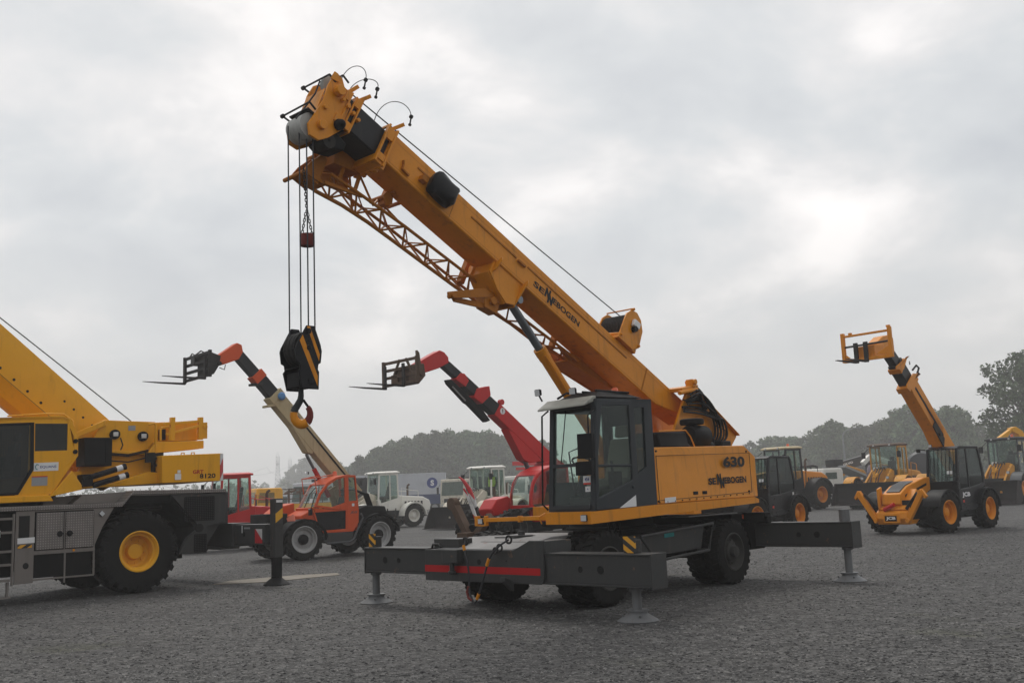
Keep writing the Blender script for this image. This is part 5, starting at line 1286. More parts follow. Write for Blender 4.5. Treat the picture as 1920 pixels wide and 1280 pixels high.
mb = MB(); mb.prism([(.27, 4.74), (.0, 4.80), (-.22, 4.83), (-.26, 4.55), (.10, 4.28), (.42, 4.46)], ry-.17, ry+.17); mb.build('boom_collar', REDP, TR, bevel=.015)
mb = MB(); mb.prism([(.87, 5.18), (.72, 5.16), (.57, 4.96), (.71, 4.77), (1.09, 4.98)], ry-.15, ry+.15); mb.build('boom_collar', REDP, TR, bevel=.015)
mb = MB(); mb.prism([(1.36, 4.96), (1.30, 4.84), (.65, 4.30), (.55, 4.26), (-.1, 3.74), (-.28, 3.8), (.0, 4.1), (.66, 4.6), (1.2, 4.98)], ry-.09, ry+.09); mb.build('extension_ram', BLK, TR, bevel=.02)
mb = MB(); mb.cyl((1.18, ry+.1, 4.76), (.70, ry+.1, 4.36), .022, n=8); mb.build('ram_rod', STEEL, TR)
mb = MB(); mb.prism([(2.52, 5.36), (1.90, 5.69), (1.65, 5.81), (1.48, 5.76), (1.33, 5.62), (1.32, 5.45), (1.70, 5.27), (2.34, 5.07), (2.5, 5.2)], ry-.15, ry+.15); mb.build('boom_head', REDP, TR, bevel=.025)
mb = MB(); mb.prism([(2.4, 5.35), (2.75, 5.3), (2.95, 5.2), (2.95, 4.8), (2.6, 4.75), (2.35, 5.0)], ry-.35, ry+.35); mb.build('carriage_mount', RUST, TR, bevel=.02)
carriage(TR, 3.0, -1.08, .50, 4.72, 5.48, RUST, (-.92, -.05), 1.3, 4, .09)
mb = MB(); mb.prism([(2.95, 5.55), (3.02, 5.62), (2.98, 5.0), (2.85, 4.9)], .46, .56); mb.beam((3.0, -.6, 5.0), (3.0, -.3, 5.46), .05, .06); mb.beam((3.0, 0, 5.46), (3.0, .3, 5.0), .05, .06); mb.box(2.96, 3.02, -.7, -.4, 4.75, 5.05); mb.build('carriage_brace', RUST, TR)
mb = MB(); mb.cyl((-1.7, ry, 2.6), (-2.2, ry, 1.5), .07, n=12); mb.build('lift_ram', CHROME, TR)

# ---- yellow and black one on the right
def yellow_tele(name, label, loc, deg, full=True):
    T = thing(name, label, 'telehandler', loc, deg, 'telehandlers with raised booms' if full else None)
    for x, y, s, st in ((-.33, .95, 1, -6), (-.33, -.85, -1, -6), (-2.98, .95, 1, 0), (-2.98, -.85, -1, 0)):
        wheel(T, x, y, .575, .42, .30, YELJ, s, 18, .05, 'dish', .40, st)
    mb = MB(); mb.box(-3.4, .6, -.5, .5, .42, .95); mb.box(-.45, -.2, -.8, .8, .46, .68); mb.box(-3.1, -2.85, -.8, .8, .46, .68); mb.box(-2.3, -1.3, .5, .98, .38, .62); mb.box(-2.1, -1.5, .95, 1.06, .42, .46); mb.build('chassis', CHASSD, T, bevel=.02)
    sidep = [(-1.25, .52), (-1.22, 1.05), (-1.26, 1.42), (-1.40, 2.30), (-1.55, 2.41), (-2.75, 2.41), (-2.86, 2.32), (-3.06, 1.56), (-3.0, 1.2), (-2.65, .72), (-2.3, .6)]
    inn = [(-1.36, 1.18), (-1.36, 1.20), (-1.38, 1.42), (-1.48, 2.27), (-1.58, 2.34), (-2.72, 2.34), (-2.78, 2.28), (-2.95, 1.56), (-2.92, 1.35), (-2.7, 1.3), (-2.3, 1.25)]
    mb = MB(); ring_panel(mb, sidep, inn, .97, 1.03); ring_panel(mb, sidep, inn, .12, .17); mb.box(-2.02, -1.95, .975, 1.025, 1.2, 2.36)
    mb.prism([(-1.40, 2.35), (-1.55, 2.42), (-2.76, 2.42), (-2.86, 2.34), (-2.7, 2.36), (-1.6, 2.36)], .12, 1.03); mb.prism([(-1.22, .75), (-1.22, 1.42), (-1.27, 1.42), (-1.3, .75)], .12, 1.03); mb.prism([(-3.05, 1.56), (-2.9, 1.2), (-2.8, .9), (-2.95, 1.2), (-3.1, 1.5)], .12, 1.03)
    mb.beam((-1.24, .15, 1.42), (-1.42, .15, 2.36), .07, .06); mb.beam((-1.24, 1.0, 1.42), (-1.42, 1.0, 2.36), .07, .06)
    mb.build('cab_shell', BLKG, T, bevel=.015)
    pane(T, 'windscreen', [(-1.25, .17, 1.43), (-1.25, .98, 1.43), (-1.41, .98, 2.33), (-1.41, .17, 2.33)]); pane(T, 'window', [(x, 1.0, z) for x, z in inn], mat=GLASSK); pane(T, 'window', [(x, .145, z) for x, z in inn], mat=GLASSD); pane(T, 'rear_window', [(-3.04, .17, 1.58), (-3.04, .98, 1.58), (-2.86, .98, 2.3), (-2.86, .17, 2.3)])
    mb = MB()
    for k in range(7): y = .23+.115*k; mb.tube([(-1.22, y, 1.43), (-1.39, y, 2.34)], .009, 5)
    mb.build('window_bars', BLK, T)
    seat(T, -2.2, .57, 1.2); steering(T, -1.7, .57, 1.62); sticker(T, (-1.27, .72, 1.62), (0, 1, 0), (-.18, 0, 1), .16, .09)
    mb = MB(); mb.prism([(-1.25, 1.18), (-2.05, 1.2), (-2.05, .75), (-1.27, .7)], 1.0, 1.036); d_ = mb.build('cab_door', BLKG, T, bevel=.01)
    sticker(T, (-1.42, 1.04, .80), (-1, 0, 0), (0, 0, 1), .10, .07, STICKR); lamp(T, (-1.5, .2, 2.46), (1, 0, 0), .05, 'work_light'); mirror(T, (-1.38, .1, 2.35), (-1.15, .0, 2.36), .10, .10)
    for x in (-.33, -2.98):
        mb = MB(); pts = [(x+.71*math.cos(R(a)), .60+.60*math.sin(R(a))) for a in range(15, 181, 11)]; q = [(x+.67*math.cos(R(a)), .60+.56*math.sin(R(a))) for a in range(180, 14, -11)]; mb.prism(pts+q, .70, 1.17); mb.prism(pts+q, -1.08, -.62); mb.build('mudguard', BLK, T)
    mb = MB(); mb.prism([(-1.9, 1.25), (-3.35, 1.2), (-3.5, 1.0), (-3.5, .6), (-1.9, .6)], -1.0, -.45); mb.build('engine_cover', YELJ, T, bevel=.03)
    return T
TJ = yellow_tele('telehandler', 'yellow and black telehandler with raised boom and fork frame, nearest machine on the right', (11.0, 28.6), 222)
letters(TJ, [("JCB", (-1.42, 1.0385, .93), (-1, 0, 0), (0, 0, 1), .52, .16, .05)], INKW)
jy = -.02
JF = MB.WARP; MB.WARP = lambda p: (p.x-.22 if p.x > .2 and p.z < 1.7 else p.x, p.y*.78, p.z)
mb = MB(); mb.prism([(1.02, .62), (1.05, .46), (.95, .29), (.55, .30), (.2, .5), (-.2, .9), (.3, .95), (.8, .75)], -.60, .60); mb.prism([(.95, .70), (.1, 1.25), (.0, 1.2), (.75, .62)], -.58, .58)
mb.box(1.03, 1.06, -.32, .32, .33, .60)
mb.build('front_frame', YELJ, TJ, bevel=.02)
mb = MB(); mb.box(1.061, 1.066, -.25, .20, .385, .535); mb.build('badge_plate', INK, TJ)
letters(TJ, [("JCB", (1.068, -.20, .41), (0, 1, 0), (0, 0, 1), .36, .10, .05)], INKW)
for s in (1, -1):
    mb = MB(); mb.beam((1.0, s*.60, .42), (1.02, s*1.22, 1.20), .14, .17, side=(1, 0, 0)); mb.beam((1.02, s*1.18, 1.22), (1.02, s*1.34, 1.02), .12, .10, side=(1, 0, 0)); mb.cyl((.9, s*.60, .40), (1.1, s*.60, .40), .07, n=12); mb.build('stabiliser_leg', YELJ, TJ, bevel=.012)
    mb = MB(); mb.cyl((.99, s*.55, .72), (1.0, s*1.0, 1.14), .05, n=12); mb.build('stabiliser_ram', BLK, TJ)
mb = MB(); mb.cyl((.98, -.30, .70), (.98, .10, .84), .06, n=14); mb.build('red_ram', REDP, TJ)
mb = MB(); mb.prism([(.86, 1.12), (.40, 1.34), (-.90, 1.56), (-1.2, 1.56), (-1.2, 1.20), (-.9, 1.1), (.75, .72), (.9, .85)], -.42, .30); mb.prism([(.95, 1.28), (.75, 1.34), (.72, .80), (.95, .70)], -.56, -.46); mb.build('front_hood', YELJ, TJ, bevel=.025)
mb = MB(); mb.prism([(.75, 1.175), (.40, 1.345), (-.30, 1.46), (-.32, 1.475), (.40, 1.365), (.77, 1.19)], -.30, .20); mb.prism([(.6, 1.10), (-.95, 1.40), (-.95, 1.33), (.6, 1.03)], .295, .306); mb.build('hood_panel', BLKG, TJ)
MB.WARP = None
ctr = lambda a, b: ((a[0]+b[0])/2, (a[1]+b[1])/2)
mb = MB(); mb.beam((-3.6, jy, 1.75), (-.85, jy, 4.38), .38, .52); mb.beam((-2.6, jy, 2.45), (-1.55, jy, 3.45), .30, .30) if False else None; mb.prism([(-2.35, 2.45), (-1.75, 3.25), (-1.45, 3.75), (-1.6, 3.9), (-2.6, 3.0)], jy-.19, jy+.19); b_ = mb.build('boom', YELJ, TJ, bevel=.015)
mb = MB(); mb.beam((-2.5, jy+.195, 2.78), (-1.0, jy+.195, 4.2), .012, .07); mb.build('boom_groove', BLK, b_)
mb = MB(); mb.prism([(-2.40, 2.45), (-1.85, 3.05), (-2.0, 3.2), (-2.5, 2.7)], jy+.19, jy+.23); mb.lathe([(.001, 0), (.07, 0), (.07, .1), (.001, .1)], o=(-2.2, jy+.18, 2.82), axis='y', n=14); mb.build('lift_ram_mount', FORK, TJ)
boom_seg(TJ, 'boom_section', (-1.05, 4.20), (-.28, 4.92), .31, .40, jy, SLEEVE); boom_seg(TJ, 'boom_section', (-.42, 4.80), (.35, 5.42), .24, .31, jy, SLEEVE)
for p0, p1, w, h in (((-1.0, 4.23), (-.86, 4.37), .46, .60), ((-.46, 4.75), (-.34, 4.86), .38, .48)): boom_seg(TJ, 'boom_collar', p0, p1, w, h, jy, YELJ)
mb = MB(); mb.prism([(-1.36, 4.60), (-1.22, 4.66), (-.95, 4.42), (-.6, 4.05), (-.42, 4.15), (-.44, 4.24), (-.9, 4.6)], jy+.2, jy+.235); mb.prism([(-.85, 5.12), (-.72, 5.1), (-.42, 4.7), (.02, 4.68), (.02, 4.76), (-.4, 4.95)], jy+.17, jy+.2); mb.build('boom_bracket', YELJ, TJ)
mb = MB(); mb.tube([(-1.2, jy+.2, 4.6), (-1.25, jy+.25, 4.78), (-1.1, jy+.25, 4.85), (-.9, jy+.22, 4.7)], .03, 7); mb.tube([(-.8, jy+.2, 4.95), (-.6, jy+.3, 4.85)], .02, 6); mb.build('hydraulic_hose', HOSE, TJ)
mb = MB(); mb.prism([(.95, 5.08), (.95, 5.40), (.55, 5.62), (.1, 5.70), (-.05, 5.60), (-.05, 5.18), (.3, 5.05)], jy-.16, jy+.16); mb.build('boom_head', YELJ, TJ, bevel=.025)
mb = MB(); mb.prism([(.8, 5.35), (1.35, 5.3), (1.35, 4.95), (.8, 5.0)], jy-.28, jy+.28); mb.build('carriage_mount', YELJ, TJ, bevel=.015)
cx = 1.42
mb = MB()
for y in (-.64, .78): mb.box(cx-.05, cx+.05, y-.05, y+.05, 4.88, 5.73)
mb.box(cx-.03, cx+.03, -.64, .78, 5.60, 5.66); mb.box(cx-.04, cx+.04, -.64, .78, 4.87, 4.97); mb.prism([(-.64, 4.97), (-.64, 5.15), (-.45, 5.0)], cx-.02, cx+.02, 'x'); mb.prism([(.78, 4.97), (.78, 5.25), (.3, 5.0)], cx-.02, cx+.02, 'x'); mb.box(cx-.06, cx+.03, .70, .80, 5.72, 5.78); mb.box(cx-.05, cx+.03, -.45, -.36, 5.66, 5.72)
mb.build('fork_carriage', YELJ, TJ, bevel=.008)
mb = MB(); mb.tube([(cx, -.6, 5.32), (cx, .74, 5.34)], .03, 8); mb.build('fork_rail', FORK, TJ)
for y in (-.24, .06):
    mb = MB(); mb.box(cx+.02, cx+.08, y-.06, y+.06, 4.86, 5.40); mb.loft([[(cx+.03, y-.06, 4.82), (cx+.03, y+.06, 4.82), (cx+.03, y+.06, 4.88), (cx+.03, y-.06, 4.88)], [(cx+1.15, y-.04, 4.83), (cx+1.15, y+.04, 4.83), (cx+1.15, y+.04, 4.85), (cx+1.15, y-.04, 4.85)]]); mb.build('fork', FORK, TJ, bevel=.004)

# ---- second yellow and black one, boom down, behind the crane's tail
g = ground_at(1487, 33.6)
TK = yellow_tele('telehandler', 'black cabbed telehandler with yellow rims tucked behind the tail of the big crane', (g[0]-3.45, g[1]-2.9), 227, False)
sticker(TK, (-2.75, 1.045, 1.0), (-1, 0, 0), (0, 0, 1), .10, .26)
mb = MB(); mb.beam((-3.3, -.05, 1.75), (1.0, -.05, 1.35), .36, .40); mb.build('boom', YELJ, TK, bevel=.015)
mb = MB(); mb.beam((.9, -.05, 1.36), (1.7, -.05, 1.1), .26, .3); mb.prism([(1.6, 1.2), (2.0, .9), (1.9, .3), (1.6, .5)], -.5, .4); mb.build('boom_head', YELJ, TK, bevel=.02)
# ================================================================ wheel loaders
def arch(mb, x, zc, r0, r1, y0, y1, a0=10, a1=170):
    pts = [(x+r1*math.cos(R(a)), zc+r1*math.sin(R(a))) for a in range(a0, a1+1, 10)]; q = [(x+r0*math.cos(R(a)), zc+r0*math.sin(R(a))) for a in range(a1, a0-1, -10)]
    mb.prism(pts+q, y0, y1)
def loader(label, loc, deg, s=1.0, body=None, cabm=None, roofm=None, rimm=None, fender=None, arms=None, glass=None, bucket=True, bucket_up=.0, tyre_r=.66, cab_x=.0, hood_h=1.75, cab_h=2.95, cat='loader', bw=1.3, seatm=None, beac=True, number=True, rear_tyre=True):
    """x forward; rear axle at x=-1.5, front axle at x=1.35 (metres before scaling)"""
    T = thing('wheel_loader', label, cat, loc, deg, 'wheel loaders parked in the yard')
    T.scale = (s, s, s)
    tw = tyre_r*.72
    for x in (1.35, -1.5):
        for sd in (1, -1): wheel(T, x, sd*(bw-.28-tw*.1), tyre_r, tw, tyre_r*.50, rimm, sd, 20, .045, 'hub', .38)
    mb = MB(); mb.box(-2.7, .15, -.45, .45, .55, 1.15); mb.box(.25, 2.0, -.42, .42, .55, 1.2); mb.cyl((.2, 0, .5), (.2, 0, 1.3), .2, n=14); mb.box(1.2, 1.5, -.9, .9, tyre_r-.15, tyre_r+.15); mb.box(-1.65, -1.35, -.9, .9, tyre_r-.15, tyre_r+.15); mb.build('chassis', CHASSD, T, bevel=.03)
    mb = MB(); hp = [(-.75, 1.05), (-.75, hood_h), (-2.35, hood_h-.12), (-2.75, hood_h-.32), (-2.85, 1.15), (-2.75, .85), (-2.2, .85), (-2.1, 1.05)]
    mb.prism(hp, -.68, .68); mb.build('engine_hood', body, T, bevel=.06)
    mb = MB()
    for k in range(6): mb.box(-2.3+.2*k, -2.18+.2*k, .681, .69, 1.2, hood_h-.35)
    mb.build('grille', BLK, T)
    mb = MB()
    for sd in (1, -1): arch(mb, -1.5, tyre_r, tyre_r+.05, tyre_r+.12, sd*(bw-.55), sd*(bw+.02), 0, 180)
    mb.build('mudguard', fender or BLK, T)
    mb = MB()
    for sd in (1, -1): arch(mb, 1.35, tyre_r, tyre_r+.06, tyre_r+.11, sd*(bw-.5), sd*bw, 30, 170)
    mb.build('mudguard', fender or BLK, T)
    # cab
    x0, x1, y, z0, z1 = -.85+cab_x, .45+cab_x, .70, 1.05, cab_h
    mb = MB()
    for sd in (1, -1):
        outer = [(x0, z0), (x1-.15, z0), (x1, z0+.45), (x1-.08, z1), (x0+.05, z1)]; inner = [(x0+.10, z0+.55), (x1-.20, z0+.30), (x1-.09, z0+.55), (x1-.16, z1-.10), (x0+.14, z1-.10)]
        ring_panel(mb, outer, inner, sd*(y-.06), sd*y); mb.beam(((x0+x1)/2-.1, sd*(y-.03), z0+.4), ((x0+x1)/2-.1, sd*(y-.03), z1), .06, .06)
    mb.box(x0, x0+.05, -y+.06, y-.06, z0, z0+.6); mb.prism([(x1-.2, z0), (x1-.15, z0), (x1+.0, z0+.45), (x1-.05, z0+.5)], -y+.06, y-.06)
    mb.box(x0-.1, x1+.1, -y, y, z0-.12, z0)
    mb.build('cab_shell', cabm, T, bevel=.02)
    mb = MB(); mb.loft([[(x0-.05, -y-.04, z1), (x1+.12, -y-.04, z1-.02), (x1+.12, y+.04, z1-.02), (x0-.05, y+.04, z1)], [(x0-.05, -y-.04, z1+.07), (x1+.10, -y-.04, z1+.05), (x1+.10, y+.04, z1+.05), (x0-.05, y+.04, z1+.07)], [(x0+.1, -y+.12, z1+.13), (x1-.05, -y+.12, z1+.11), (x1-.05, y-.12, z1+.11), (x0+.1, y-.12, z1+.13)]]); mb.build('cab_roof', roofm, T, bevel=.02)
    gm = glass or GLASS
    pane(T, 'windscreen', [(x1-.02, -y+.07, z0+.5), (x1-.02, y-.07, z0+.5), (x1-.09, y-.07, z1-.03), (x1-.09, -y+.07, z1-.03)], mat=gm); pane(T, 'rear_window', [(x0+.03, -y+.07, z0+.62), (x0+.03, y-.07, z0+.62), (x0+.07, y-.07, z1-.05), (x0+.07, -y+.07, z1-.05)], mat=gm)
    for sd in (1, -1): pane(T, 'window', [(x, sd*(y-.03), z) for x, z in [(x0+.10, z0+.55), (x1-.20, z0+.30), (x1-.09, z0+.55), (x1-.16, z1-.10), (x0+.14, z1-.10)]], mat=gm)
    seat(T, -.25+cab_x, 0, z0+.5, seatm); steering(T, .12+cab_x, 0, z0+.85)
    if beac: beacon(T, (x0+.4, .2, z1+.12), 1.0)
    mirror(T, (x1, y, z1-.1), (x1+.25, y+.18, z1-.35), .18, .30); mirror(T, (x1, -y, z1-.1), (x1+.25, -y-.18, z1-.35), .18, .30)
    if number: sticker(T, (x1+.0, -.55, z0+.72), (0, 1, 0), (-.05, 0, 1), .26, .20)
    for yy in (-.4, .4): lamp(T, (x1+.13, yy, z1+.02), (1, 0, 0), .05, 'work_light')
    mb = MB(); mb.cyl((-1.6, .25, hood_h-.1), (-1.6, .25, hood_h+.45), .06, n=12); mb.tube([(-1.6, .25, hood_h+.43), (-1.62, .25, hood_h+.52), (-1.72, .25, hood_h+.58)], .055, 10); mb.build('exhaust_pipe', RUST, T)
    for sd in (1, -1):
        mb = MB(); mb.tube([(x0-.1, sd*(y+.03), z0+.1), (x0-.1, sd*(y+.1), z0+1.1), (x0-.6, sd*(y+.1), hood_h+.25), (x0-1.2, sd*(y-.05), hood_h+.2), (x0-1.2, sd*(y-.05), hood_h-.1)], .02, 6); mb.build('grab_rail', cabm, T)
        mb = MB()
        for k in range(3): mb.box(-.55, -.05, sd*.72, sd*(.95), .42+.24*k, .46+.24*k)
        mb.box(-.57, -.53, sd*.80, sd*.86, .4, 1.05); mb.box(-.07, -.03, sd*.80, sd*.86, .4, 1.05); mb.build('cab_step', CHASSD, T)
        lamp(T, (-2.84, sd*.5, 1.3), (-1, 0, 0), .06, 'tail_lamp')
    # loader arms and bucket
    am = arms or body; u = bucket_up
    for sd in (1, -1):
        mb = MB(); mb.prism([(.55, 1.75), (.8, 1.85), (1.45, 1.45), (2.35, .75+u), (2.45, .55+u), (2.25, .45+u), (1.35, 1.10), (.6, 1.5)], sd*.42, sd*.52); mb.build('loader_arm', am, T, bevel=.015)
        mb = MB(); mb.cyl((.55, sd*.34, 1.0), (1.5, sd*.34, 1.15), .06, n=10); mb.build('lift_ram', STEEL, T)
        lamp(T, (1.75, sd*.62, 1.45), (1, 0, 0), .08)
    mb = MB(); mb.prism([(.2, 1.2), (.35, 1.75), (.75, 1.9), (.85, 1.3), (1.4, 1.1), (1.4, .8), (.3, .8)], -.40, .40); mb.cyl((.9, 0, 1.75), (1.9, 0, 1.45), .08, n=12); mb.beam((1.75, 0, 1.75), (1.95, 0, .75), .12, .12); mb.cyl((2.3, -.6, .6+u), (2.3, .6, .6+u), .08, n=12); mb.build('front_frame', am, T, bevel=.02)
    mb = MB()
    for k in range(4): mb.tube([(.5, -.2+.12*k, 1.6), (.9, -.25+.14*k, 1.95), (1.5, -.2+.12*k, 1.6), (1.9, -.2+.13*k, 1.2)], .025, 6)
    mb.build('hydraulic_hose', HOSE, T)
    if bucket:
        W = bw+.12; pr = [(3.35, .06), (2.62, .05), (2.42, .18), (2.34, .45), (2.38, .80), (2.60, 1.08), (2.70, 1.10)]; pi = [(2.70, 1.06), (2.63, 1.02), (2.43, .77), (2.39, .46), (2.46, .21), (2.64, .09), (3.35, .08)]
        mb = MB(); mb.prism([(a, b+u) for a, b in pr+pi], -W, W)
        for sd in (1, -1): mb.prism([(3.30, .06+u), (2.62, .05+u), (2.42, .18+u), (2.34, .45+u), (2.38, .80+u), (2.60, 1.08+u), (2.70, 1.10+u), (2.95, .75+u)], sd*W, sd*(W-.03))
        mb.beam((3.30, -W, .07+u), (3.30, W, .07+u), .22, .03, side=(1, 0, 0)); mb.build('bucket', BUCKET, T, bevel=.006)
    return T
random.seed(31)
# placed on the yard by bearing and depth
def at(px, depth, deg, dx, dy=0.0, s=1.0):   # puts machine-local point (dx, dy) at this bearing and depth
    x, y = ground_at(px, depth); a = R(deg)
    return (x-s*(dx*math.cos(a)-dy*math.sin(a)), y-s*(dx*math.sin(a)+dy*math.cos(a)))
L1 = loader('white wheel loader with rounded rear hood beside the long white trailer', at(765, 55, 214, -1.5, 1.1), 214, 1.0, WHITE, WHITE, WHITE, WHITE, WHITE, WHITED, bucket=True, tyre_r=.62, beac=False)
L2 = loader('dirty white wheel loader facing forward with a wide brown bucket', at(926, 50, 236, -.3, .7), 236, .98, WHITED, WHITE, WHITE, WHITED, WHITED, WHITED, bucket=True, tyre_r=.62, beac=False, hood_h=1.6)
L3 = loader('small red wheel loader behind the yellow rear outrigger column', at(500, 36, 212, -1.5, 1.0, .90), 212, .90, REDP, REDP, REDP, DKR, CHASS, REDP, bucket=False, tyre_r=.62, cab_h=2.92, beac=False, hood_h=1.72)
L4 = loader('orange wheel loader with a cream cab roof and orange beacon', at(1522, 56, 215, -1.5, 1.25, 1.12), 215, 1.12, ORANGE, BLKG, CREAM, YELJ, BLK, ORANGE, bucket=False, tyre_r=.72, glass=GLASS, cab_h=3.05, hood_h=1.95, bw=1.35)
L5 = loader('old rusty yellow wheel loader with a huge dark bucket in front', at(1692, 54, 228, -.5, 1.0, 1.1), 228, 1.1, YELO, YELO, RUST, DKR, YELO, YELO, bucket=True, bucket_up=.15, tyre_r=.72, cab_h=3.0, bw=1.5, hood_h=1.85, beac=False)
L6 = loader('grey cabbed wheel loader with yellow arms at the right edge', at(1903, 50.5, 224, 1.35, 1.3, 1.1), 224, 1.1, GREYC, GREYC, BLK, YELJ, GREYC, YELO, bucket=True, tyre_r=.68, cab_h=3.0, hood_h=1.9, bw=1.25)
mb = MB(); mb.tube([(-.2, 1.25, 1.45), (-.2, 1.35, 1.0), (-.9, 1.35, .4)], .03, 6); mb.tube([(.1, 1.25, 1.45), (.1, 1.35, 1.0), (-.6, 1.35, .4)], .03, 6); mb.build('step_rail', GREYC, L6)
# ================================================================ trucks and other machines in the back rows
def road_wheels(t, xs, ys, r=.5, w=.3, rim=GREYR):
    for x in xs:
        for y in ys: wheel(t, x, y, r, w, r*.55, rim, 1 if y > 0 else -1, 30, .012, 'hub', .25)
TRL = thing('semi_trailer', 'long white box trailer with a navy lower band and round blue emblem', 'trailer', at(718, 103, 183, 0, 1.25), 183)
mb = MB(); mb.box(-6.0, 6.6, -1.25, 1.25, 1.15, 4.0); mb.box(-6.03, 6.63, -1.27, 1.27, 3.93, 4.02); mb.build('box_body', WHITEB, TRL, bevel=.03)
mb = MB(); mb.box(-6.0, 6.6, 1.251, 1.258, 1.12, 1.85); mb.box(-6.0, 6.6, 1.15, 1.25, .85, 1.12); mb.build('side_band', NAVY, TRL)
mb = MB(); mb.lathe([(.001, .006), (.55, .006), (.55, 0), (.001, 0)], o=(-4.6, 1.252, 3.0), axis='y', n=36); mb.build('emblem', INKB, TRL)
letters(TRL, [("S", (-4.42, 1.265, 2.7), (-1, 0, 0), (0, 0, 1), .38, .6, .05)], INKW); letters(TRL, [("SERVICE", (-4.0, 1.256, 2.0), (-1, 0, 0), (0, 0, 1), 1.2, .2, .03)], INKB) if False else None
mb = MB(); mb.box(-5.8, 6.3, -.5, .5, .8, 1.12); mb.build('chassis', CHASSD, TRL)
road_wheels(TRL, (-4.8, -3.5, -2.2), (1.0, -1.0))
mb = MB(); mb.box(3.4, 3.6, .8, 1.0, 0, .9); mb.box(3.4, 3.6, -1.0, -.8, 0, .9); mb.build('landing_leg', CHASSD, TRL)

def cab_truck(name, label, loc, deg, cabm, tall=2.9, bed=None, group=None, scale=1.0, low=None):
    T = thing(name, label, 'truck', loc, deg, group); T.scale = (scale,)*3
    mb = MB(); mb.prism([(1.9, .6), (1.95, 1.5), (1.75, tall), (.1, tall), (.0, tall-.2), (.0, .6)], -1.2, 1.2); mb.build('cab', cabm, T, bevel=.08)
    for nm, pts in (('windscreen', [(1.962, -1.05, 1.62), (1.962, 1.05, 1.62), (1.79, 1.0, tall-.25), (1.79, -1.0, tall-.25)]),): pane(T, nm, pts, .012, GLASSD)
    for sd in (1, -1): pane(T, 'window', [(1.7, sd*1.206, 1.65), (.6, sd*1.206, 1.65), (.6, sd*1.206, tall-.3), (1.58, sd*1.206, tall-.3)], .012, GLASSD)
    mb = MB(); mb.box(1.93, 1.98, -.8, .8, 1.0, 1.35); mb.box(1.90, 1.99, -1.1, 1.1, .62, .66)
    for k in range(5): mb.box(1.981, 1.985, -.7, .7, 1.03+.065*k, 1.06+.065*k)
    mb.build('grille', BLK, T)
    for sd in (1, -1): lamp(T, (1.985, sd*.95, .78), (1, 0, 0), .09); mirror(T, (1.8, sd*1.2, tall-.4), (1.9, sd*1.42, tall-.8), .18, .6)
    mb = MB(); mb.box(1.85, 1.99, -1.2, 1.2, .35, .60); mb.build('bumper', low or cabm, T, bevel=.03)
    mb = MB(); mb.box(-4.5, 1.7, -.45, .45, .5, .85); mb.build('chassis', CHASSD, T)
    if bed: bed(T)
    road_wheels(T, (1.0, -2.6, -3.8), (1.0, -1.0)); return T
def boxbed(T):
    mb = MB(); mb.box(-4.8, -.15, -1.22, 1.22, .95, 3.2); mb.build('cargo_box', BLK, T, bevel=.03)
cab_truck('truck', 'white truck seen from the front with a dark windscreen, left of the dirty white loader', at(838, 88, 250, 1.9, 0), 250, WHITED, 3.05, boxbed)
def cranebed(T):
    mb = MB(); mb.box(-4.6, -.5, -1.2, 1.2, .9, 1.1); mb.box(-4.6, -.5, 1.15, 1.2, 1.1, 1.6); mb.box(-4.6, -.5, -1.2, -1.15, 1.1, 1.6); mb.build('flatbed', WHITED, T)
    mb = MB(); mb.box(-.45, -.05, -.5, .5, .9, 2.3); mb.beam((-.25, 0, 2.4), (-.25, 2.3, 3.55), .3, .34, side=(1, 0, 0)); mb.beam((-.25, 2.3, 3.6), (-.25, -1.9, 3.75), .28, .30, side=(1, 0, 0)); mb.beam((-.25, 1.8, 3.3), (-.25, -1.6, 3.35), .2, .2, side=(1, 0, 0)); mb.build('loader_crane', REDP, T, bevel=.02)
cab_truck('crane_truck', 'white truck carrying a folded red loader crane, behind the dirty white loader', at(985, 72, 228, 0, 0), 228, WHITE, 2.8, cranebed)
def plat(T):
    mb = MB(); mb.box(-5, -.2, -1.2, 1.2, .9, 1.15); mb.build('flatbed', GREYC, T)
    mb = MB(); mb.beam((-.4, .3, 2.5), (-4.6, .3, .95), 1.5, .14); mb.build('loading_ramp', POLE, T)
    mb = MB(); mb.box(-.9, -.1, -.6, .3, 2.5, 3.0); mb.build('cab_deck', BLK, T)
cab_truck('flatbed_truck', 'small white flatbed truck with a sloping silver ramp behind the orange loader', at(1560, 70, 205, 0, 1.0), 205, WHITE, 2.4, plat)
def yellowbed(T):
    mb = MB(); mb.box(-4.6, -.2, -1.15, 1.15, .9, 1.05); mb.box(-4.6, -.3, 1.1, 1.15, 1.05, 1.5); mb.box(-4.6, -.3, -1.15, -1.1, 1.05, 1.5); mb.build('flatbed', YELR, T)
    mb = MB(); mb.grid(-4.4, -.4, 1.5, 2.5, 5, 3, 1.05, .05, .05); mb.grid(-4.4, -.4, 1.5, 2.5, 5, 3, -1.05, .05, .05); mb.build('rack', RUST, T)
    mb = MB()
    random.seed(5)
    for k in range(9): x = -4.2+.42*k; mb.beam((x, -.9, 2.2+.2*random.random()), (x+.3, .9, 2.3+.25*random.random()), .12, .12)
    mb.build('equipment', RUST, T)
cab_truck('flatbed_truck', 'yellow cabbed flatbed truck with a rack of gear beside the red loader', at(513, 66, 212, .4, 1.2), 212, YELR, 2.6, yellowbed)
cab_truck('truck', 'white truck cab peeping over the orange telehandler bonnet', at(577, 72, 236, 1.0, 0), 236, WHITEB, 2.95, boxbed)
V1 = thing('van', 'pale blue white van far behind the yellow flatbed truck', 'van', at(540, 88, 200, 0, 1.0), 200)
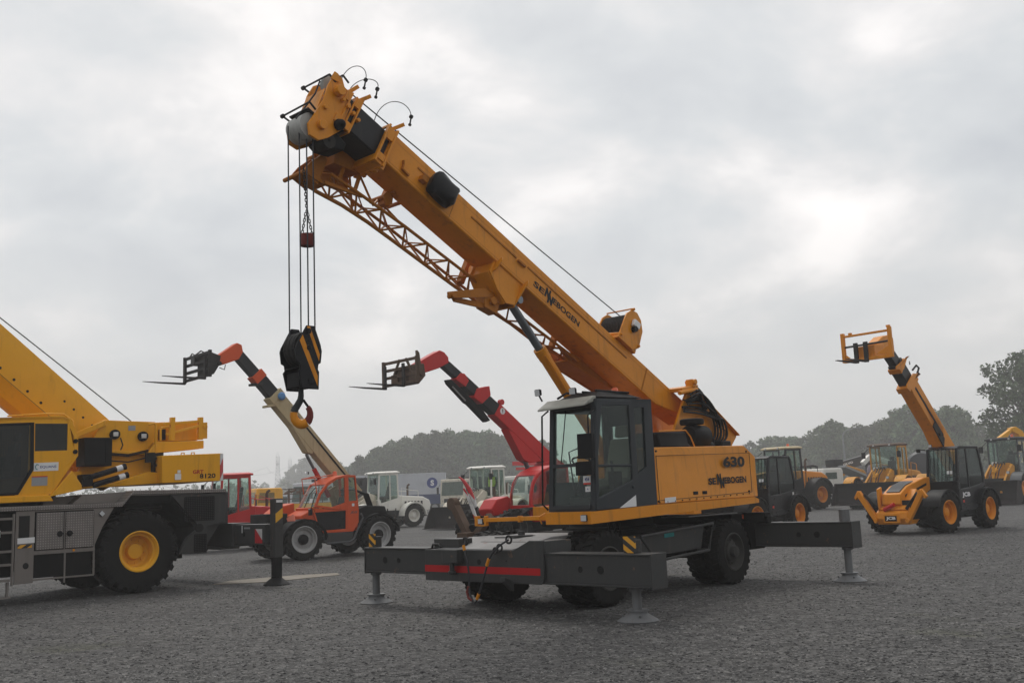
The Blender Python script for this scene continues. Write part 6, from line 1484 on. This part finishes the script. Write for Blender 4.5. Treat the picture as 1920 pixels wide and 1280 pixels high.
mb = MB(); mb.prism([(2.5, .4), (2.55, 1.0), (1.7, 1.3), (1.2, 2.3), (-2.5, 2.35), (-2.6, .4)], -.95, .95); mb.build('body', WHITEB, V1, bevel=.08)
for sd in (1, -1): pane(V1, 'window', [(1.55, sd*.956, 1.35), (.4, sd*.956, 1.35), (.4, sd*.956, 2.1), (1.15, sd*.956, 2.1)], .01, GLASSD)
pane(V1, 'windscreen', [(1.69, -.8, 1.36), (1.69, .8, 1.36), (1.25, .8, 2.22), (1.25, -.8, 2.22)], .012, GLASSD)
road_wheels(V1, (1.7, -1.7), (.82, -.82), .34, .22)

def excavator(label, loc, deg, bodym, boomm, pts_boom, pts_stick, txt=None, s=1.0, cabm=None):
    T = thing('excavator', label, 'excavator', loc, deg); T.scale = (s,)*3
    for sd in (1, -1):
        mb = MB(); ob = [(1.7, .35), (1.5, .75), (-1.5, .75), (-1.7, .35), (-1.45, .02), (1.45, .02)]; mb.prism(ob, sd*.75, sd*1.25); mb.build('crawler_track', CHASSD, T, bevel=.06)
    mb = MB(); mb.prism([(1.0, .95), (1.0, 1.3), (-.6, 1.9), (-2.0, 1.9), (-2.2, 1.0)], -1.2, 1.2); mb.build('body', bodym, T, bevel=.05)
    mb = MB(); ring_panel(mb, [(1.1, 1.0), (1.15, 1.9), (.8, 2.7), (-.2, 2.7), (-.2, 1.0)], [(1.0, 1.4), (1.05, 1.9), (.75, 2.6), (-.1, 2.6), (-.1, 1.4)], 1.1, 1.2); ring_panel(mb, [(1.1, 1.0), (1.15, 1.9), (.8, 2.7), (-.2, 2.7), (-.2, 1.0)], [(1.0, 1.4), (1.05, 1.9), (.75, 2.6), (-.1, 2.6), (-.1, 1.4)], .3, .4); mb.box(-.2, .8, .3, 1.2, 2.66, 2.72); mb.build('cab', cabm or BLK, T)
    pane(T, 'window', [(1.0, 1.15, 1.4), (1.05, 1.15, 1.9), (.75, 1.15, 2.6), (-.1, 1.15, 2.6), (-.1, 1.15, 1.4)])
    mb = MB(); mb.prism(pts_boom, -.22, .22); b = mb.build('boom', boomm, T, bevel=.03)
    mb = MB(); mb.prism(pts_stick, -.16, .16); mb.build('stick', boomm, T, bevel=.03)
    if txt: letters(b, [txt], INKW)
    return T
excavator('dark grey excavator with white lettering along its lowered boom, left of the old loader', at(1545, 76, 15, 2.0, 0), 15, GREYC, CHASS, [(.6, 1.5), (1.3, 2.6), (4.6, 3.35), (5.2, 3.1), (5.0, 2.75), (1.8, 2.0), (1.0, 1.4)], [(4.9, 3.2), (5.3, 3.0), (5.3, .8), (5.0, .8)], ("VOLVO", (4.6, -.226, 2.80), (-1, 0, -.22), (-.2, 0, 1), 1.5, .26, .05) if False else ("VOLVO", (2.6, -.226, 2.55), (1, 0, .22), (-.22, 0, 1), 1.1, .17, .05))
excavator('yellow excavator with its arched arm folded, far behind the big dark bucket', at(1618, 74, 200, .3, 0), 200, YELO, YELO, [(.6, 1.4), (1.2, 2.2), (2.6, 2.6), (3.6, 1.9), (3.5, 1.6), (2.5, 2.1), (1.4, 1.7)], [(3.4, 1.9), (3.7, 1.8), (3.3, .5), (3.1, .5)])
excavator('yellow excavator arm rising behind the grey cabbed loader', at(1893, 58, 190, .1, 0), 190, YELO, YELR, [(.1, 1.5), (-.35, 2.0), (-.38, 3.4), (-.15, 3.95), (.25, 4.22), (.55, 4.15), (.50, 3.92), (.15, 3.75), (-.02, 3.3), (-.0, 2.2), (.5, 1.6)], [(.35, 4.10), (.42, 4.16), (1.35, 3.62), (1.25, 3.50), (.8, 3.62)])
# grey drum-nosed machine behind the old loader
RL = thing('tanker', 'grey tank trailer with a rounded end, behind the old yellow loader', 'tank', at(1708, 66, 250, 0, 0), 250)
mb = MB(); mb.lathe([(.001, -2.5), (.6, -2.45), (.9, -2.2), (.95, 0), (.95, 2.2), (.8, 2.45), (.001, 2.5)], o=(0, 0, 2.25), axis='x', n=28); mb.build('tank', GREYC, RL)
mb = MB(); mb.box(-2.3, 2.3, -.6, .6, .6, 1.35); mb.build('chassis', CHASSD, RL); road_wheels(RL, (-1.3, -.2), (.9, -.9))
mb = MB(); mb.box(1.2, 1.9, -.97, -.5, 1.6, 2.8); mb.build('side_box', WHITE, RL, bevel=.05)
RD = thing('vibratory_roller', 'purple grey drum roller between the big bucket and the old loader', 'roller', at(1611, 61, 215, 0, 0), 215)
mb = MB(); mb.lathe([(.001, -.7), (.55, -.7), (.6, -.66), (.6, .66), (.55, .7), (.001, .7)], o=(0, 0, .6), axis='y', n=30); mb.build('drum', paint('purple grey drum', (.16, .13, .17), .5, .5), RD)
mb = MB(); mb.box(-.8, .8, .72, .82, .45, 1.0); mb.box(-.8, .8, -.82, -.72, .45, 1.0); mb.prism([(-.7, .95), (-.7, 2.0), (-2.4, 2.0), (-2.5, .8), (-.9, .8)], -.7, .7); mb.build('body', paint('purple grey body', (.20, .17, .21), .5, .5), RD, bevel=.05)
mb = MB(); mb.lathe([(.001, .5), (.5, .45), (.62, .2), (.62, 0), (.001, 0)], o=(-.9, 0, 1.95), axis='z', n=20); mb.build('canopy', paint('purple grey canopy', (.20, .17, .21), .5, .5), RD); wheel(RD, -1.9, .6, .55, .4, .3, DKR, 1); wheel(RD, -1.9, -.6, .55, .4, .3, DKR, -1)
WA = thing('access_platform', 'white folded lifting arm behind the cab of the old yellow loader', 'access platform', at(1635, 70, 205, 0, 0), 205)
mb = MB(); mb.beam((-1.2, 0, 2.5), (1.0, 0, 3.1), .35, .35); mb.beam((1.0, 0, 3.1), (1.7, 0, 2.6), .3, .3); mb.beam((-1.2, 0, 2.5), (-1.2, 0, 1.0), .35, .4); mb.build('arm', WHITE, WA, bevel=.03)
mb = MB(); mb.box(-2.0, 1.2, -.8, .8, .5, 1.1); mb.build('chassis', WHITED, WA, bevel=.05); road_wheels(WA, (-1.4, .7), (.85, -.85), .42, .28)

# ---- things lying between the outrigger and the red telehandler
VA = thing('steel_attachment', 'rusty v shaped steel attachment lying beyond the front outrigger box', 'attachment', (-1.05, 21.6), 225)
mb = MB(); e = [(-.75, 0), (0, 0)]
mb.beam((0, -.55, 1.45), (0, .02, .60), .16, .18); mb.beam((0, .62, 1.15), (0, .02, .62), .14, .15); mb.cyl((-.08, -.55, 1.42), (.08, -.55, 1.42), .14, n=12); mb.beam((-.4, .02, .66), (.3, .02, .66), .3, .3)
mb.build('grab_frame', RUST, VA, bevel=.012)
mb = MB(); mb.box(-.25, .2, .0, .75, .30, .62); mb.box(-.3, .3, -.1, .9, 0, .3); mb.build('base_frame', RUST, VA, bevel=.02)
mb = MB(); mb.prism([(-.30, .75), (-.05, .98), (.40, .98), (.25, .72)], -.22, -.02, 'x'); mb.prism([(-.1, .62), (.2, .62), (.12, .45)], .02, .08, 'x'); mb.build('rubber_pad', BLK, VA, bevel=.02)
MK = thing('marker_board', 'pair of curved red and white marker boards sticking up before the dirty white loader', 'marker', (-1.05, 22.6), 225)
mb = MB()
def curve_board(mb, P, w):
    rings = []
    for (x, y, z, ww) in P: rings.append([(x-.015, y-ww, z-ww*.5), (x+.015, y-ww, z-ww*.5), (x+.015, y+ww, z+ww*.5), (x-.015, y+ww, z+ww*.5)])
    mb.loft(rings)
curve_board(mb, [(0, -.42, 2.02, .012), (0, -.26, 1.92, .03), (0, -.08, 1.72, .045), (0, .06, 1.45, .045), (0, .12, 1.32, .03)], 0)
curve_board(mb, [(.05, -.22, 1.75, .012), (.05, -.08, 1.55, .03), (.05, .06, 1.30, .04), (.05, .20, .98, .035), (.05, .26, .80, .02)], 0)
mb.build('board', HAZR, MK)
mb = MB(); mb.tube([(-.03, -.38, 2.0), (-.03, -.16, 1.72), (-.03, .05, 1.35), (-.03, .28, .75), (-.03, .30, .0)], .03, 7); mb.lathe([(.001, .05), (.2, .05), (.22, 0), (.001, 0)], o=(-.03, .3, 0), axis='z', n=16); mb.build('post', BLK, MK)

# ---- a person in a safety vest standing in the doorway of the dirty white loader
PE = thing('person', 'person in dark clothes and a bright yellow safety vest in the dirty white loader cab', 'person', (*(Matrix.Rotation(R(236), 3, 'Z') @ Vector((-.05, .42, 0))*.98+L2.location)[:2], .98), 260)
def skinned(name, joints, edges, mat, parent):
    me = bpy.data.meshes.new(name); me.from_pydata([j[:3] for j in joints], edges, [])
    o = bpy.data.objects.new(name, me); C.objects.link(o); o.parent = parent
    sk = o.modifiers.new('skin', 'SKIN'); sk.use_smooth_shade = True
    lay = me.skin_vertices[0].data
    for i, j in enumerate(joints): lay[i].radius = (j[3], j[3]*(j[4] if len(j) > 4 else 1))
    lay[0].use_root = True
    su = o.modifiers.new('sub', 'SUBSURF'); su.levels = 1; su.render_levels = 1
    me.materials.append(mat); return o
J = [(0, 0, .95, .15, .75), (0, 0, 1.15, .14, .8), (0, 0, 1.36, .17, .7), (0, 0, 1.50, .065), (.02, 0, 1.60, .085), (.03, 0, 1.70, .10), (.02, 0, 1.78, .07),
     (0, .19, 1.42, .06), (.02, .24, 1.15, .045), (.16, .18, .95, .036), (.24, .14, .95, .03), (0, -.19, 1.42, .06), (.0, -.25, 1.15, .045), (.10, -.26, .90, .036), (.13, -.26, .82, .03),
     (0, .10, .85, .09), (.03, .11, .48, .065), (0, .11, .08, .045), (.13, .12, .04, .04), (0, -.10, .85, .09), (.0, -.11, .48, .065), (-.03, -.11, .08, .045), (.10, -.12, .04, .04)]
Ed = [(0,1), (1,2), (2,3), (3,4), (4,5), (5,6), (2,7), (7,8), (8,9), (9,10), (2,11), (11,12), (12,13), (13,14), (0,15), (15,16), (16,17), (17,18), (0,19), (19,20), (20,21), (21,22)]
skinned('body', J, Ed, CLOTH, PE)
mb = MB(); mb.loft([[(.125*c*1.05, .205*s_, z) for c, s_ in ((math.cos(2*PI*k/16), math.sin(2*PI*k/16)) for k in range(16))] for z in (.98, 1.2, 1.4, 1.46)]); mb.build('vest', HIVIS, PE)
mb = MB(); mb.lathe([(.001, .115), (.05, .10), (.09, .05), (.098, 0), (.08, -.07), (.04, -.11), (.001, -.115)], o=(.03, 0, 1.67), axis='z', n=16); h_ = mb.build('head', SKIN, PE)
mb = MB(); mb.lathe([(.001, .075), (.06, .06), (.1, .01), (.105, -.02), (.1, -.025)], o=(.01, 0, 1.73), axis='z', n=16); mb.build('hair', CLOTH, PE)

# ---- lamp post
LP = thing('street_lamp', 'tall thin grey street lamp with a bent arm before the right hand trees', 'street lamp', at(1569, 82, 0, 0), 0)
mb = MB(); mb.tube([(0, 0, 0), (0, 0, 2.5), (0, 0, 4.9), (.02, 0, 5.2), (.16, 0, 5.45), (.5, 0, 5.62), (1.1, 0, 5.72)], [.09, .07, .055, .05, .045, .04, .035], 8); mb.build('pole', POLE, LP)
mb = MB(); mb.loft([[(1.0, -.08, 5.68), (1.0, .08, 5.68), (1.0, .08, 5.78), (1.0, -.08, 5.78)], [(1.6, -.05, 5.74), (1.6, .05, 5.74), (1.6, .05, 5.80), (1.6, -.05, 5.80)]]); mb.build('lamp_head', POLE, LP)
# ---- power pylons
def pylon(label, loc, h, deg):
    T = thing('electricity_pylon', label, 'pylon', loc, deg, 'power pylons on the horizon'); s = h/30
    mb = MB(); w = lambda z: (2.6-1.7*min(1, z/22.0)) if z < 22 else .95
    lev = [0, 3.5, 7, 10, 13, 15.5, 18, 20, 22, 24, 26, 28.5]
    for a in lev[:-1]:
        b = lev[lev.index(a)+1]; wa, wb = w(a), w(b)
        c0 = [(wa, wa), (wa, -wa), (-wa, -wa), (-wa, wa)]; c1 = [(wb, wb), (wb, -wb), (-wb, -wb), (-wb, wb)]
        for k in range(4):
            j = (k+1) % 4
            mb.tube([(*c0[k], a), (*c1[k], b)], .16, 4); mb.tube([(*c0[k], a), (*c1[j], b)], .10, 4); mb.tube([(*c0[j], a), (*c1[k], b)], .10, 4); mb.tube([(*c1[k], b), (*c1[j], b)], .10, 4)
    mb.tube([(.9, 0, 28.5), (0, 0, 31.5), (-.9, 0, 28.5)], .12, 4)
    o_ = mb.build('lattice_tower', POLE, T)
    for z, L_ in ((24.5, 6.2), (14.5, 7.0)):
        mb = MB()
        for sd in (1, -1):
            for q in (.9, -.9): mb.tube([(0, sd*.9, z+1.3), (0, sd*L_, z)], .12, 4); mb.tube([(q, sd*.9, z), (0, sd*L_, z)], .12, 4)
            mb.tube([(0, sd*L_*.5, z), (0, sd*L_*.5, z+.7)], .09, 4); mb.tube([(0, sd*L_, z), (0, sd*L_, z-1.2)], .14, 4)
        mb.build('cross_arm', POLE, T)
    T.scale = (s, s, s); return T
pa = (-120.5, 500.0); pb = (-139.5, 610.0)
pylon('nearer and taller grey lattice pylon on the hazy left horizon', pa, 25.8, 14); pylon('farther grey lattice pylon half hidden by the hazy left trees', pb, 28.5, 14)
for i, (off, z, nm) in enumerate(((-5.4, 19.6, 'upper left'), (5.4, 19.6, 'upper right'), (-6.0, 11.2, 'lower left'), (6.0, 11.2, 'lower right'))):
    mb = MB(); d_ = Vector((pb[0]-pa[0], pb[1]-pa[1], 0)).normalized(); n_ = Vector((-d_.y, d_.x, 0))
    A_ = Vector((*pb, 0))+n_*off; B_ = Vector((*pa, 0))+n_*off; E_ = Vector((-104, 260, 0))+n_*off
    pts = []
    for P0, P1, z0, z1, sg in ((A_, B_, z+1.8, z, 3), (B_, E_, z, z-2, 6)):
        for k in range(13): t = k/12; pts.append(P0.lerp(P1, t)+Vector((0, 0, z0+(z1-z0)*t-sg*4*t*(1-t))))
    mb.tube(pts, .055, 4); o_ = mb.build('power_line', POLE)
    tag(o_, nm+' sagging conductor between the far pylons', 'power line', 'power lines between the pylons')
# ---- concrete slab flush with the gravel
CS = MB(); CS.prism([(-7.0, 20.6), (-4.25, 22.1), (-4.15, 22.0), (-3.75, 22.75), (-4.0, 23.1), (-5.3, 22.5), (-6.4, 21.6), (-7.3, 21.2)], -.05, .012, 'z') if False else CS.prism([(-6.35, 20.7), (-5.2, 20.75), (-3.95, 21.9), (-4.1, 22.45), (-5.0, 22.3), (-5.6, 21.9), (-6.2, 21.5)], -.05, .012, 'z')
o_ = CS.build('concrete_slab', CONC); tag(o_, 'pale worn concrete slab let into the gravel behind the outrigger column', 'slab'); o_['kind'] = 'structure'
# ================================================================ trees
def leafmat(name, a, b):
    m, nt, o = newmat(name); bs = N(nt, 'ShaderNodeBsdfPrincipled'); gi = N(nt, 'ShaderNodeNewGeometry')
    rp = N(nt, 'ShaderNodeValToRGB'); nt.links.new(gi.outputs['Random Per Island'], rp.inputs[0])
    rp.color_ramp.elements[0].color = (*a, 1); rp.color_ramp.elements[1].color = (*b, 1)
    oi = N(nt, 'ShaderNodeObjectInfo'); hv = N(nt, 'ShaderNodeHueSaturation'); nt.links.new(rng(nt, oi.outputs['Random'], 0, 1, .46, .54), hv.inputs['Hue']); nt.links.new(rng(nt, oi.outputs['Random'], 0, 1, .65, 1.35), hv.inputs['Value']); nt.links.new(rp.outputs[0], hv.inputs['Color'])
    nt.links.new(hv.outputs[0], bs.inputs['Base Color']); bs.inputs['Roughness'].default_value = .7; bs.inputs['Specular IOR Level'].default_value = .2
    nt.links.new(bs.outputs[0], o.inputs[0]); return m
LEAFD = leafmat('dark leaves', (.042, .070, .032), (.11, .15, .066))
LEAFM = leafmat('mid green leaves', (.050, .082, .036), (.125, .17, .072))
LEAFN = leafmat('near tree leaves', (.034, .056, .026), (.095, .135, .056))
def crown_mesh(name, rs, clumps, n, size, mat):
    """clumps: (x, y, z, rx, ry, rz); small leaf quads spread through each clump, denser toward its shell"""
    w = np.array([c[3]*c[4]*c[5] for c in clumps])**.7; w /= w.sum()
    idx = rs.choice(len(clumps), n, p=w); cl = np.array(clumps)[idx]
    d = rs.normal(size=(n, 3)); d /= np.linalg.norm(d, axis=1)[:, None]
    rad = .45+.62*rs.random(n)**.6
    rad *= 1+.22*np.sin(d[:, 0]*5+idx)*np.cos(d[:, 2]*4+idx*2)
    c = cl[:, :3]+d*cl[:, 3:]*rad[:, None]
    a = rs.normal(size=(n, 3)); a /= np.linalg.norm(a, axis=1)[:, None]
    b = np.cross(a, rs.normal(size=(n, 3))); b /= np.linalg.norm(b, axis=1)[:, None]
    s = (size*(.5+rs.random(n)))[:, None]; k = .55
    V = np.stack([c-a*s, c+b*s*k, c+a*s, c-b*s*k], 1).reshape(-1, 3)
    me = bpy.data.meshes.new(name); me.vertices.add(4*n); me.vertices.foreach_set('co', V.astype(np.float32).ravel())
    me.loops.add(4*n); me.loops.foreach_set('vertex_index', np.arange(4*n, dtype=np.int32)); me.polygons.add(n); me.polygons.foreach_set('loop_start', np.arange(0, 4*n, 4, dtype=np.int32)); me.update(calc_edges=True); me.validate(); me.materials.append(mat); return me
def make_tree(label, h, rx, seed, n, size, mat, base=.15, nclump=16, shape='round', group=None, spread=1.0):
    rs = np.random.default_rng(seed); T = thing('tree', label, 'tree', (0, 0), 0, group)
    cl = []
    for k in range(nclump):
        t = (k+.5)/nclump; z = h*(base+(1-base)*(.06+.90*t))
        env = math.sin(PI*min(1, max(.06, (t*.86+.13))))**.6 if shape == 'round' else (1-t)**.7*.95+.08
        ang = k*2.4+rs.random()*.8; rr = rx*env*(.30+.50*rs.random())*spread
        q = rx*(.20+.24*rs.random())*(.55+.45*env)
        cl.append((rr*math.cos(ang), rr*math.sin(ang), min(z, h-q*.7), q, q, q*.75))
    o = link('crown', crown_mesh('crown', rs, cl, n, size, mat), T)
    mb = MB(); mb.tube([(0, 0, -.1), (.03*h*.2, 0, h*.25), (0, .02*h, h*.55), (.01*h, 0, h*.88)], [h*.022, h*.017, h*.011, h*.004], 8)
    for c in cl[::1]: mb.tube([(0, 0, max(.12*h, c[2]-.35*h*.5)), (c[0]*.5, c[1]*.5, c[2]-.05*h), (c[0], c[1], c[2])], [h*.008, h*.006, h*.002], 5)
    mb.build('trunk', BARK, T); return T
WG = 'trees of the wood behind the white machines'; RG = 'trees along the right hand skyline'
pl = [make_tree('w', 16, 5.6, 41+k, 6500, .40, LEAFD, .06, 34, 'round', None, 1.15) for k in range(3)]
pr = [make_tree('r', 14, 4.2, 61+k, 5600, .34, LEAFM, .06, 34, 'round', None, 1.3) for k in range(4)]
used = set()
def put(proto, px, depth, h, base_h, label, group, sx=1.0, rot=0.0):
    o = proto if proto.name not in used else copy_tree(proto); used.add(proto.name)
    x, y = ground_at(px, depth); s = h/base_h
    o.location = (x, y, 0); o.scale = (s*sx, s*sx, s); o.rotation_euler = (0, 0, rot); o['label'] = label
    if group: o['group'] = group
    return o
random.seed(77)
# silhouette heights read along the wood: (bearing, height at depth ~220)
wood = [(648, 9.0), (672, 11.2), (700, 13.0), (728, 14.2), (757, 14.9), (786, 15.5), (815, 16.0), (842, 16.1), (870, 15.7), (897, 15.6), (924, 15.0), (950, 14.4), (980, 13.6), (1010, 13), (662, 9.8), (712, 12.4), (770, 14), (826, 15), (884, 14.6), (936, 13.5)]
for i, (px, h) in enumerate(wood):
    dpt = 218+random.uniform(-8, 8)+(22 if i >= 14 else 0)
    put(pl[i % 3], px, dpt, h*dpt/220, 16, 'hazy grey green tree in the rounded wood behind the white machines', WG, 1.0, random.uniform(0, 6))
sm = [(545, 262, 11.0), (572, 258, 13.0), (598, 262, 12.6), (622, 255, 11.0), (488, 280, 7.0), (466, 285, 6.6), (448, 285, 7.6), (520, 275, 6.5), (428, 290, 7.5), (600, 300, 9)]
for i, (px, dpt, h) in enumerate(sm):
    lab = 'pale hazy tree on the far left skyline near the pylons'
    dpt *= 1.75; h *= 1.72
    put(pl[i % 3] if i % 2 else pr[i % 4], px, dpt, h, 16 if i % 2 else 14, lab, 'trees on the far left skyline', 1.0, random.uniform(0, 6))
right = [(1400, 225, 11.0), (1424, 215, 11.3), (1449, 220, 11.6), (1474, 215, 11.4), (1500, 210, 11.2), (1526, 205, 12.6), (1552, 195, 13.2), (1578, 205, 12.4), (1604, 200, 12.6), (1630, 205, 12.8), (1655, 195, 13.0), (1680, 190, 14.8), (1704, 185, 15.2), (1728, 190, 14.6), (1752, 180, 13.2), (1774, 172, 13.6), (1790, 178, 11), (1820, 185, 10.6), (1843, 200, 9.4), (1416, 240, 10.8), (1462, 240, 11.4), (1515, 235, 11.6), (1566, 235, 12), (1618, 230, 12), (1668, 225, 13), (1715, 225, 13), (1745, 220, 12), (1868, 190, 9), (1900, 190, 10)]
for i, (px, dpt, h) in enumerate(right):
    put(pr[i % 4], px, dpt, h, 14, 'grey green tree in the long row behind the yellow loaders', RG, random.uniform(.95, 1.15), random.uniform(0, 6))
BT = make_tree('large near leafy tree with gaps in its crown at the right edge', 14.6, 4.2, 91, 10500, .19, LEAFN, .16, 40, 'round', None, 1.6)
x, y = ground_at(1914, 108); BT.location = (x, y, 0)
BT2 = make_tree('dark leafy tree just beyond the right edge beside the large near tree', 16, 5.0, 95, 9000, .2, LEAFN, .12, 24, 'round', None, 1.2)
x, y = ground_at(1975, 112); BT2.location = (x, y, 0)
# far low hedge line closes the yard
mbh = np.random.default_rng(5); cl = []
for k in range(170):
    px = -150+2300*k/169; dpt = 330+mbh.random()*25; x, y = ground_at(px, dpt); r_ = 3.2+2.4*mbh.random(); cl.append((x, y, r_*.8, 5.0, 4.0, r_))
hd = link('hedgerow', crown_mesh('hedgerow', mbh, cl, 22000, .75, LEAFD)); hd['kind'] = 'stuff'; hd['label'] = 'far low band of bushes along the horizon'
# ================================================================ air
m, nt, o = newmat('hazy air'); pv = N(nt, 'ShaderNodeVolumePrincipled'); pv.inputs['Density'].default_value = .0014; pv.inputs['Color'].default_value = (1.0, 1.0, 1.0, 1); pv.inputs['Anisotropy'].default_value = .3
nt.links.new(pv.outputs[0], o.inputs['Volume'])
hb = MB().box(-760, 760, -60, 760, -1.0, 45).build('haze', m); hb['kind'] = 'stuff'; hb['label'] = 'thin pale haze filling the air over the yard'
